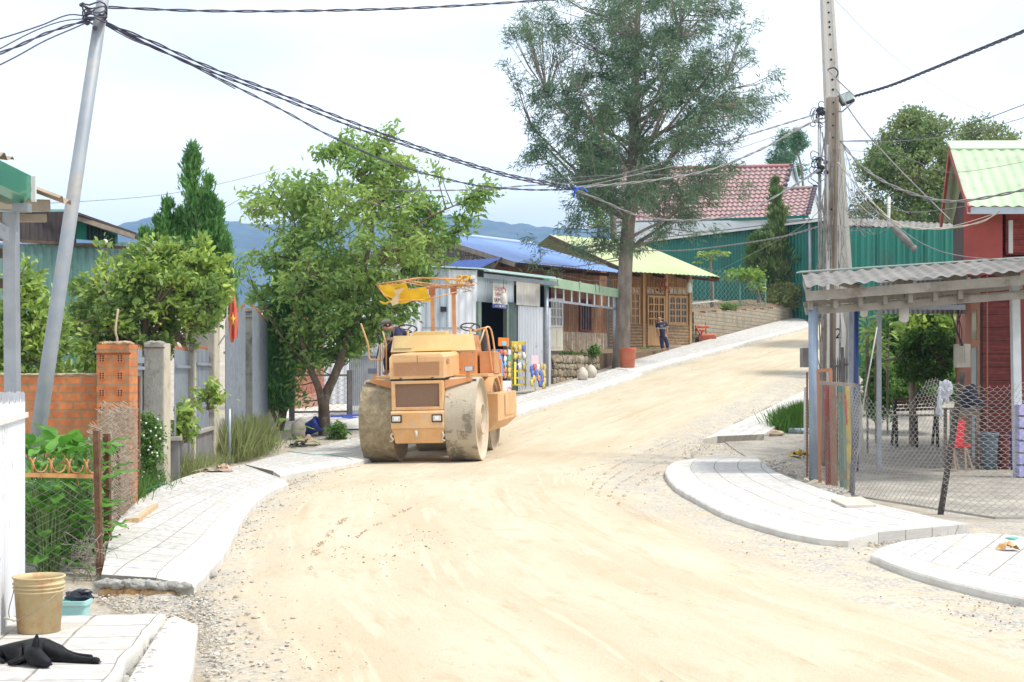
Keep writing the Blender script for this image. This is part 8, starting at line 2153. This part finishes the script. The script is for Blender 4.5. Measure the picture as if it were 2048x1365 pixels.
lathe_bucket(t, tbp, .235, .29, .66, mat('faded_red_plastic', (.60, .13, .07), (.62, .22, .12), 3, .5, c3=(.55, .38, .22), s3=5), (.08,), n=32)
for px_, py_, w, lab in ((1165, 760, .17, 'pointed white cement bag leaning nearest the stone wall'), (1182, 755, .18, 'rounder white cement bag beside the pointed one')):
    c = gp(px_, py_, .14); mb = MB(); h = .40
    mb.lathe([(0, 0), (w * .8, 0), (w * 1.05, h * .3), (w * .95, h * .6), (w * .55, h * .88), (w * .12, h), (0, h * 1.02)], c, 20); tag(mb.build('cement_bag', mat('bag_cloth', (.62, .56, .46), (.54, .47, .38), 6, .9, bump=.4), None), lab, 'bag', 'white cement bags')
tl = thing('tiller', 'orange red rotary tiller parked by the block wall', 'tiller', P(1410, 688, 61))
M_TILL = mat('tiller_red', (.55, .14, .06), (.48, .11, .05), 4, .5, c3=(.35, .14, .09), s3=5); YTi = 60.6
def T(a, b, dy=0): return P(a, b, YTi + dy)
mb = MB(); mb.hexa([T(1398, 674), T(1430, 672), T(1434, 669, .8), T(1400, 670, .8)], (0, 0, .04)); mb.hexa([T(1398, 674), T(1430, 672), T(1430, 680), T(1398, 682)], (0, .04, 0)); mb.build('hood', M_TILL, tl)
mb = MB(); mb.tube([T(1380, 654, .3), T(1418, 654, .3)], .05, 8); mb.tube([T(1388, 660, .2), T(1410, 661, .2)], .04, 8); mb.build('tool_bar', M_TILL, tl)
mb = MB(); mb.tube([T(1384, 668, .2), T(1390, 650, .2), T(1402, 672, 0)], .045, 8); mb.tube([T(1408, 655, .3), T(1401, 672, .2)], .04, 8); mb.build('linkage', M_TILL, tl)
mb = MB()
for k in range(14):
    a = 2 * PI * k / 7; c = T(1384 + 3.5 * (k // 2), 679, .2); mb.tube([c, c + Vector((0, math.cos(a) * .2, math.sin(a) * .2)), c + Vector((.06, math.cos(a + .4) * .26, math.sin(a + .4) * .24))], .018, 5)
mb.tube([T(1382, 679, .2), T(1432, 676, .2)], .07, 8); mb.build('tines', M_DKST, tl)
mb = MB(); mb.tube([T(1411, 644, .5), T(1412, 668, .4)], .02, 6); mb.build('lever', M_DKST, tl)
gwf = thing('garden_wire_fence', 'green diamond wire fence between lime roofed house and juniper', 'wire fence', P(1460, 615, 66))
mb = MB(); chain(mb, (P(1383, 0, 64).x, 64), (P(1532, 0, 73).x, 73), 4.75, 6.7, .26, .013, 1.0); mb.build('mesh', mat('green_wire', (.18, .36, .29)), gwf)
for x_, Y_ in ((1384, 64), (1480, 70), (1531, 73)):
    mb = MB(); mb.beam((P(x_, 0, Y_).x, Y_, 4.3), (P(x_, 0, Y_).x, Y_, 6.6), .07); mb.build('post', MATS['green_wire'], gwf)
mb = MB(); mb.beam(P(1378, 608, 62), P(1436, 602, 62.4), .05); tag(mb.build('white_pole', M_WHITE), 'thin white pole propped across the green wire fence', 'pole')
rk = thing('display_rack', 'wire display rack crowded with small packets before the shop door', 'rack', W2.p(.9, 1.1, .6))
WD = Wall(W2.p(-.2, 0, .55)[:2], W2.p(3.2, 0, .55)[:2])
M_RACK = mat('rack_wire', (.20, .20, .23), (.3, .3, .33), 8, .5, .3)
def wx(px_, py_): return WD.hit(px_, py_)
a0, a1 = wx(984, 740)[0], wx(1019, 740)[0]; z0, z1 = wx(1000, 797)[1], wx(1000, 700)[1]
for a in (a0, (a0 + a1) / 2, a1):
    mb = MB(); WD.box(mb, a - .02, a + .02, z0, z1, 0, .04); mb.build('upright', M_RACK, rk)
for k in range(7):
    z = z0 + (z1 - z0) * k / 6; mb = MB(); WD.box(mb, a0, a1, z - .012, z + .012, .005, .035); mb.build('shelf_wire', M_RACK, rk)
rnd = random.Random(44)
PC = {'blue': (.04, .10, .50), 'orange': (.70, .22, .04), 'white': (.72, .70, .70), 'yellow': (.72, .50, .04), 'red': (.55, .05, .04), 'pink': (.70, .38, .45), 'gold': (.55, .40, .12), 'sky blue': (.20, .50, .72), 'green': (.06, .35, .10)}
def packet(px_, py_, w, h, col, lab, grp, W=None, d=.06, seed=0):
    a, z = (W or WD).hit(px_, py_); c = (W or WD).p(a, z, d); mb = MB()
    mb.blob(c, (w / 2, .025, h / 2), seed=seed, sub=2, rough=.5, M=Matrix.Rotation(math.atan2(WD.u.y, WD.u.x), 3, 'Z') @ Matrix.Rotation(math.sin(seed * 7) * .4, 3, 'Y'), sq=.5);
    tag(mb.build('packet', mat('foil_' + col.replace(' ', '_'), PC[col], tuple(min(.8, x * .6 + .2) for x in PC[col]), 16, .3), None), lab, 'packet', grp)
OR = ('first', 'second', 'third', 'fourth', 'fifth', 'sixth')
for r_, (py_, cols) in enumerate(((706, ['blue', 'red', 'orange', 'white']), (718, ['orange', 'blue', 'white', 'green']), (728, ['white', 'blue', 'sky blue', 'gold']), (741, ['green', 'white', 'orange', 'yellow']), (752, ['white', 'gold', 'orange', 'yellow']))):
    for k, cn_ in enumerate(cols):
        packet(990 + 8.2 * k, py_, .15, .16, cn_, '%s packet, %s along the %s row of the wire rack' % (cn_, OR[k], OR[r_]), 'packets hung on the wire display rack', seed=r_ * 9 + k)
mb = MB(); a, z = wx(1004, 683); WD.box(mb, a - .3, a + .28, z - .14, z + .10, .05, .07); ob = tag(mb.build('snack_box', mat('orange_card', (.72, .20, .03))), 'open orange snack box on top of the wire rack', 'box')
mb = MB(); WD.box(mb, a - .12, a + .10, z - .12, z + .0, .072, .08); mb.build('print', mat('foil_sky_blue', PC['sky blue']), ob)
for px_, lab in ((978, 'blue net bag hanging at the left of the wire rack'), (993, 'longer blue net bag hanging inside the wire rack')):
    a, z = wx(px_, 735); c = WD.p(a, z, .12 if px_ < 990 else .06); mb = MB(); mb.lathe([(0, .42), (.05, .40), (.14, .1), (.17, -.2), (.10, -.38), (0, -.42)], c, 14)
    tag(mb.build('net_bag', mat('blue_net', (.06, .25, .60), (.10, .34, .68), 30, .6)), lab, 'net bag')
mb = MB(); a0_, a1_ = wx(998, 770)[0], wx(1018, 770)[0]; WD.box(mb, a0_, a1_, wx(1005, 797)[1], wx(1005, 762)[1], .05, .08); po = tag(mb.build('poster', M_WHITE), 'white advertising poster below the wire rack', 'poster')
mb = MB(); a, z = wx(1014, 783); mb.lathe([(.10, 0), (.13, 0), (.13, .005), (.10, .005)], WD.p(a, z, .085), 20, Matrix.Rotation(math.atan2(WD.n.y, WD.n.x), 3, 'Z') @ Matrix.Rotation(R(90), 3, 'Y')); mb.build('pink_ring', mat('pink_print', (.65, .15, .40)), po)
yr = thing('yellow_rack', 'yellow metal snack rack against the bright corrugated shop panel', 'rack', W2.p(2.0, 1.2, .4))
M_YR = mat('yellow_rack_paint', (.62, .48, .04), (.52, .40, .05), 6, .5)
b0_, b1_ = wx(1024, 730)[0], wx(1052, 730)[0]; zt_, zb_ = wx(1038, 683)[1], wx(1038, 775)[1]
mb = MB(); WD.box(mb, b0_, b1_, zt_ - .28, zt_, -.05, -.03); mb.build('header', M_YR, yr)
for a in (b0_, b1_): mb = MB(); WD.box(mb, a - .018, a + .018, zb_, zt_ - .001, -.03, .0); mb.build('upright', M_YR, yr)
for k in range(6):
    z = zb_ + .05 + (zt_ - zb_ - .35) * k / 5; mb = MB(); WD.box(mb, b0_, b1_, z, z + .05, 0.001, .02); mb.build('shelf', M_YR if k not in (3, 4) else mat('green_label', (.05, .32, .08)), yr)
for r_, py_ in enumerate((697, 713, 733)):
    for k, cn_ in enumerate((['gold', 'yellow', 'blue'], ['yellow', 'gold', 'white'], ['blue', 'white', 'gold'])[r_]):
        packet(1029 + 8.5 * k, py_, .17, .2, cn_, '%s snack bag, %s on the %s shelf of the yellow rack' % (cn_, OR[k], OR[r_]), 'snack bags on the yellow rack', d=.03, seed=60 + r_ * 4 + k)
mb = MB(); a, z = wx(1027, 745); WD.box(mb, a - .06, a + .05, z - .35, z + .3, .05, .06); tag(mb.build('yellow_ribbon', mat('yellow_strip', (.80, .68, .04))), 'long yellow plastic strip hanging from the yellow rack', 'strip')
mb = MB(); a, z = wx(1057, 720); WD.box(mb, a - .22, a + .2, z - .12, z + .13, .2, .22); hs = tag(mb.build('hang_card', mat('pink_card', (.72, .50, .55))), 'pink hanging card above the cluster of snack bags', 'card')
mb = MB(); mb.tube([WD.p(a, z - .1, .2), WD.p(a + .05, wx(1063, 800)[1], .2)], .012, 5); mb.build('cord', M_YR, hs)
sp_ = [(1050, 738, 'blue'), (1056, 735, 'red'), (1063, 735, 'white'), (1070, 733, 'gold'), (1076, 736, 'gold'), (1052, 748, 'blue'), (1059, 746, 'blue'), (1068, 748, 'blue'), (1075, 748, 'yellow'), (1054, 757, 'yellow'), (1064, 757, 'orange'), (1071, 760, 'blue'), (1076, 762, 'yellow'), (1050, 766, 'yellow'), (1067, 768, 'blue'), (1074, 773, 'yellow')]
for k, (x_, y_, cn_) in enumerate(sp_): packet(x_, y_, .15, .2, cn_, '%s snack bag, %s in the %s tier of the dangling cluster' % (cn_, OR[(k % 5)], OR[k // 5]), 'snack bags dangling before the bright shop panel', d=.22, seed=k)
# ================================================================ UTILITY POLES AND CABLES
M_POLEA = mat('pale_pole_concrete', (.50, .48, .43), (.58, .56, .51), 2, .9, c3=(.36, .33, .28), s3=2.4, bump=.2, stretch=(1, 1, .3))
M_POLEB = mat('brown_pole_concrete', (.24, .20, .155), (.32, .27, .22), 3, .9, c3=(.15, .12, .09), s3=2, bump=.3, stretch=(1, 1, .3))
def tpole(name, label, bot, top, w0, w1, m, holes, pale=False):
    t = thing(name, label, 'utility pole', bot, group=None); mb = MB()
    bot, top = Vector(bot), Vector(top); vs = []
    for c, w in ((bot, w0), (top, w1)):
        for x, y in ((-1, -1), (-.55, -1), (-.45, -.8), (.45, -.8), (.55, -1), (1, -1), (1, 1), (-1, 1)): vs.append(c + Vector((x * w / 2, y * w / 2, 0)))
    mb.add(vs, [(i, (i + 1) % 8, 8 + (i + 1) % 8, 8 + i) for i in range(8)] + [tuple(range(8, 16))]); mb.build('shaft', m, t)
    for k in holes:
        f = (P(0, k, bot.y).z - bot.z) / (top.z - bot.z); c = bot.lerp(top, f); w = w0 + (w1 - w0) * f
        mb = MB(); mb.cyl(c + Vector((0, -w * .4, 0)), c + Vector((0, -w * .4 - .008, 0)), w * .09, 10); mb.build('bolt_hole', M_BLACK, t)
    return t
yA, yB = 27.6, 26.3
pA = tpole('utility_pole', 'tall pale concrete utility pole painted with the number 2', (P(1702, 0, yA).x, yA, 0), P(1649, -90, yA), .44, .20, M_POLEA, (8, 28, 47, 57, 72, 102, 122, 162, 182))
mb = MB(); a = P(1677, 688, yA); mb.add([a + Vector(v) for v in ((-.12, -.225, -.42), (.06, -.225, -.45), (.10, -.222, .25), (.02, -.22, .62), (-.13, -.22, .6))], [(0, 1, 2, 3, 4)]); nb = mb.build('white_patch', M_WHITE, pA)
text_mesh('2', .28, MATS['black_inside'], pA, P(1671, 669, yA) + Vector((0, -.24, 0)), (R(90), 0, 0))
pB = tpole('utility_pole', 'shorter brown concrete utility pole wrapped in cables', (P(1652, 0, yB).x, yB, 0), P(1665, 196, yB), .25, .19, M_POLEB, (207, 230, 253, 277, 335, 420))
mb = MB(); mb.beam((P(1652, 0, yB).x, yB - .16, 0), P(1656, 290, yB - .16), .05); mb.build('conduit', M_WHITE, pB)
rnd = random.Random(77); mb = MB()
for k in range(13):
    x_ = 1648 + rnd.uniform(-10, 18) + (22 if k % 5 == 0 else 0); pts = []
    y0 = rnd.uniform(215, 470); y1 = rnd.uniform(480, 560) if k % 2 else 760
    for j in range(6):
        t = j / 5; cx = 1660 + 8 * (t) ; pts.append(P(x_ + rnd.uniform(-3, 3) * (1 if k % 3 else 3), y0 + (y1 - y0) * t, yB - .18 - rnd.random() * .12))
    mb.tube(catmull(pts, 5), rnd.choice([.007, .009, .012]), 4, False)
mb.build('hanging_cables', mat('pale_cable', (.34, .32, .29), (.14, .13, .13), 9, .6), pB)
for hh in (0, 1):
  mb = MB()
  for k in range(hh, 30, 2):
    c = P(1638 + rnd.gauss(0, 7), (222 if k % 2 else 330) + rnd.gauss(0, 14), yB - .15); r_ = rnd.uniform(.03, .13)
    mb.tube([c + Vector((r_ * math.cos(a), .05 * math.sin(a * 2), r_ * math.sin(a))) for a in [rnd.random() + i * .55 for i in range(rnd.randint(5, 11))]], .008, 4, False)
  for k in range(hh, 12, 2): c = P(1642 + rnd.gauss(0, 5), (228 if k % 2 else 332) + rnd.gauss(0, 9), yB - .2); mb.blob(c, (.05, .04, .045), seed=k, sub=1, rough=.5)
  mb.build('splice_bundle', M_CORD, pB)
mb = MB(); mb.tube([P(1637, 215, yB - .1), P(1638, 560, yB - .1)], .018, 5); mb.tube([P(1642, 600, yB), P(1641, 250, yB)], .014, 5); mb.build('riser_pipe', M_STEEL, pB)
fl = thing('floodlight', 'black rectangular floodlight on top of the brown pole', 'floodlight', P(1692, 200, yB)); c = P(1692, 198, yB - .05); Mr = Matrix.Rotation(R(-22), 3, 'Y') @ Matrix.Rotation(R(-25), 3, 'X')
mb = MB(); mb.box(c, (.26, .09, .22), Mr); mb.build('housing', mat('lamp_black', (.05, .055, .06), rough=.4), fl, bevel=.015)
mb = MB(); mb.box(c + Mr @ Vector((.01, -.05, -.0)), (.21, .01, .17), Mr); mb.build('glass', mat('lamp_pane', (.35, .42, .40), rough=.15), fl)
mb = MB(); mb.tube([P(1668, 222, yB), P(1684, 224, yB - .05), P(1706, 205, yB - .1)], .015, 6); mb.build('bracket', M_STEEL, fl)
M_CABLE = mat('dark_cable', (.035, .03, .06), (.05, .045, .08), 4, .5); M_CABLEG = mat('grey_cable', (.20, .19, .19), (.27, .26, .25), 4, .6)
def cable(pts, Y0, Y1, r, m, label, twist=0, n=10, grp='overhead cables', cat='cable'):
    n_ = len(pts); L = [0]
    for a, b in zip(pts, pts[1:]): L.append(L[-1] + math.hypot(b[0] - a[0], b[1] - a[1]))
    W_ = [P(a, b, 1 / ((1 - l / L[-1]) / Y0 + (l / L[-1]) / Y1)) for (a, b), l in zip(pts, L)]
    c = catmull(W_, n); mb = MB()
    if not twist: mb.tube(c, r, 5, False)
    else:
        tot = sum((b - a).length for a, b in zip(c, c[1:])); c = resample(c, max(20, int(tot / .07)))
        for s in range(twist):
            out = []
            for i, p in enumerate(c):
                d = (c[min(i + 1, len(c) - 1)] - c[max(i - 1, 0)]).normalized(); u = d.cross(Vector((0, 0, 1))).normalized(); v = u.cross(d); a = i * .62 + 2 * PI * s / twist
                out.append(p + (u * math.cos(a) + v * math.sin(a)) * r * 1.25)
            mb.tube(out, r, 4, False)
    return tag(mb.build('cable', m), label, cat, grp)
PT = (190, 38)
cable([PT, (300, 82), (420, 135), (560, 188), (700, 243), (850, 298), (1000, 345), (1100, 366), (1150, 376)], 14.4, 22, .0085, M_CABLE, 'upper twisted black cable sagging from the leaning pole to the blue tie', 2)
cable([PT, (300, 92), (420, 143), (560, 196), (700, 252), (850, 304), (1000, 350), (1100, 371), (1148, 380)], 14.4, 22, .0078, M_CABLE, 'lower twin of the twisted black cable between leaning pole and blue tie', 2)
cable([PT, (320, 100), (440, 158), (560, 218), (650, 267), (760, 318), (860, 350), (960, 372), (1060, 380), (1150, 379)], 14.4, 22, .007, M_CABLE, 'lowest black cable curving down across the street tree', 2)
cable([PT, (260, 78), (330, 105), (400, 140), (470, 178)], 14.4, 16.5, .006, M_CABLE, 'short thin black cable just under the twisted pair')
cable([PT, (150, 48), (90, 68), (30, 95), (-60, 130)], 14.4, 12.5, .0075, M_CABLE, 'first cable leaving the leaning pole toward the left frame edge', 2)
cable([PT, (140, 30), (80, 52), (0, 78), (-60, 92)], 14.4, 12.5, .007, M_CABLE, 'uppermost thin cable leaving the leaning pole leftward')
cable([PT, (150, 56), (90, 82), (30, 115), (-40, 150)], 14.4, 12.5, .007, M_CABLE, 'lowest thin cable leaving the leaning pole leftward')
cable([PT, (130, 42), (70, 62), (0, 98)], 14.4, 12.8, .006, M_CABLE, 'middle thin cable leaving the leaning pole leftward')
cable([(196, 14), (400, 22), (620, 22), (860, 15), (1120, -2), (1300, -20)], 14.4, 18, .0075, M_CABLE, 'nearly level purple black cable along the top of the view', 2)
cable([(1150, 376), (1300, 362), (1420, 340), (1520, 300), (1580, 268), (1640, 236)], 22, 26, .010, M_CABLEG, 'twisted grey cable rising from blue tie to the pole bundle', 2)
cable([(1150, 378), (1280, 348), (1400, 320), (1500, 290), (1640, 240)], 22, 26, .006, M_CABLEG, 'thin cable just above the twisted grey cable')
cable([(700, 374), (800, 381), (950, 380), (1050, 372), (1150, 366), (1240, 350), (1400, 300), (1635, 228)], 33, 26, .008, M_CABLEG, 'pale cable from the street tree crown to the brown pole', 2)
cable([(1150, 380), (1200, 400), (1290, 435), (1400, 440), (1500, 420), (1640, 340)], 22, 26, .009, M_CABLEG, 'sagging pale twisted cable crossing the tall trunk', 2)
cable([(1060, 362), (1200, 352), (1350, 350), (1500, 345), (1640, 325)], 40, 26, .006, M_CABLEG, 'level pale cable across the tiled roof')
cable([(1260, 500), (1350, 502), (1450, 492), (1560, 475), (1650, 450)], 50, 26.5, .010, M_CABLEG, 'pale twisted cable before the green warehouse wall', 2)
cable([(1430, 545), (1520, 500), (1600, 455), (1650, 410)], 62, 26.5, .006, M_CABLEG, 'thin stay rising from the papaya to the pole')
cable([(1710, 193), (1780, 172), (1860, 140), (1950, 103), (2060, 58)], 26, 18, .013, M_CABLE, 'thick twisted blue black cable rising to the upper right', 3)
cable([(1655, 140), (1680, 165), (1710, 193)], 27, 26, .012, M_CABLEG, 'short grey strand tying the thick twisted cable to the pale pole')
cable([(1655, 140), (1668, 136), (1676, 145), (1672, 156)], 27, 27, .014, M_CORD, 'black cable hook on the tall pale pole')
cable([(1672, 178), (1720, 250), (1790, 330), (1900, 440)], 26, 25, .012, M_CABLEG, 'straight dark stay running from floodlight down to the red house')
cable([(1665, -5), (1760, 90), (1850, 160), (1960, 222), (2060, 250)], 27, 40, .004, M_CABLEG, 'hair thin wire curving down across the sky on the right')
cable([(1680, 283), (1800, 278), (1900, 262), (1980, 235), (2060, 205)], 26, 22, .007, M_CABLE, 'upper service cable over the pale green roof')
cable([(1680, 283), (1780, 283), (1880, 275), (1980, 255), (2060, 232)], 26, 22, .006, M_CABLEG, 'second service cable over the pale green roof')
cable([(1682, 284), (1720, 330), (1780, 370), (1860, 398), (1930, 402), (2060, 378)], 26, 23, .013, M_CABLEG, 'thick grey twisted cable sagging before the shade tree', 2)
cable([(1684, 285), (1700, 330), (1730, 400), (1790, 450), (1850, 490), (1920, 512), (2060, 525)], 26, 22, .008, M_CABLEG, 'long grey cable swooping to the canopy capping')
cable([(1675, 325), (1740, 400), (1800, 450), (1880, 458), (1960, 445), (2000, 422)], 26, 24.5, .008, mat('cream_cable', (.52, .48, .38)), 'cream cable looping below the shed roof', 2)
cable([(1675, 330), (1720, 410), (1790, 452), (1890, 455), (1990, 428)], 26, 24.6, .006, MATS['cream_cable'], 'second cream cable just inside the first loop')
cable([(1700, 420), (1760, 415), (1830, 425), (1940, 412)], 26, 25, .005, M_CABLEG, 'thin grey wire level with the shade tree base')
cable([(1680, 300), (1800, 312), (1900, 345), (2060, 322)], 26, 23, .004, M_CABLEG, 'fine wire across the middle of the pale green roof')
mb = MB()
for k in range(16):
    c0 = P(1690 + rnd.uniform(0, 20), 300 + rnd.uniform(0, 150), 26); c1 = P(1760 + rnd.uniform(-40, 60), 440 + rnd.uniform(-15, 20), 25.6); m_ = c0.lerp(c1, .5) + Vector((rnd.uniform(-.3, .3), 0, rnd.uniform(-.5, .1))); mb.tube(catmull([c0, m_, c1], 6), .005, 4, False)
tag(mb.build('wire_tangle', MATS['pale_cable']), 'tangle of thin wires drooping between brown pole and shed roof', 'wires')
a, b = P(1786, 455, 25.5), P(1828, 497, 25.3); mb = MB(); mb.tube([a, a.lerp(b, .55), b], [.05, .07, .05], 8); mb.blob(b, .06, sub=2); tag(mb.build('cable_splice', mat('splice_grey', (.15, .14, .125), (.22, .2, .18), 8)), 'fat taped cable splice hanging before the green sheet wall', 'splice')
mb = MB(); c = P(1150, 378, 22); mb.tube([c + Vector((.04 * math.cos(a), .03 * math.sin(a), .03 * math.sin(a))) for a in [i * .7 for i in range(14)]], .014, 5); mb.tube([c, c + Vector((-.02, 0, -.14))], .014, 5); mb.tube(catmull([c, c + Vector((.12, 0, .02)), c + Vector((.2, 0, -.06))], 3), .012, 5)
tag(mb.build('blue_tie', mat('bright_blue_tie', (.02, .10, .62))), 'bright blue tie binding cables in front of the tall tree', 'tie')
mb = MB(); mb.tube([P(1777, 462, 45.2), P(1778, 394, 45.2)], .05, 8); tag(mb.build('service_mast', M_WHITE), 'white pipe mast on the grey shed roof', 'mast')
cable([(0, 412), (340, 388), (560, 338)], 40, 60, .012, M_CABLEG, 'faint far wire behind the juniper')
cable([(440, 420), (480, 398), (560, 345)], 50, 60, .012, M_CABLEG, 'faint short wire rising toward the street tree')
# ================================================================ HAZE: air between the village and the hills
hz = bpy.data.materials.new('air'); hz.use_nodes = True
hn, hl_ = hz.node_tree.nodes, hz.node_tree.links
hn.remove(hn['Principled BSDF'])
pv = hn.new('ShaderNodeVolumePrincipled')
pv.inputs['Color'].default_value = (0.36, 0.60, 1.0, 1)
pv.inputs['Density'].default_value = 0.00036
pv.inputs['Anisotropy'].default_value = 0.0
hl_.new(pv.outputs[0], hn['Material Output'].inputs['Volume'])
mb = MB(); mb.b2((-4300, -200, -12), (4300, 6800, 352)); o = mb.build('haze', hz); tag(o, kind='stuff')
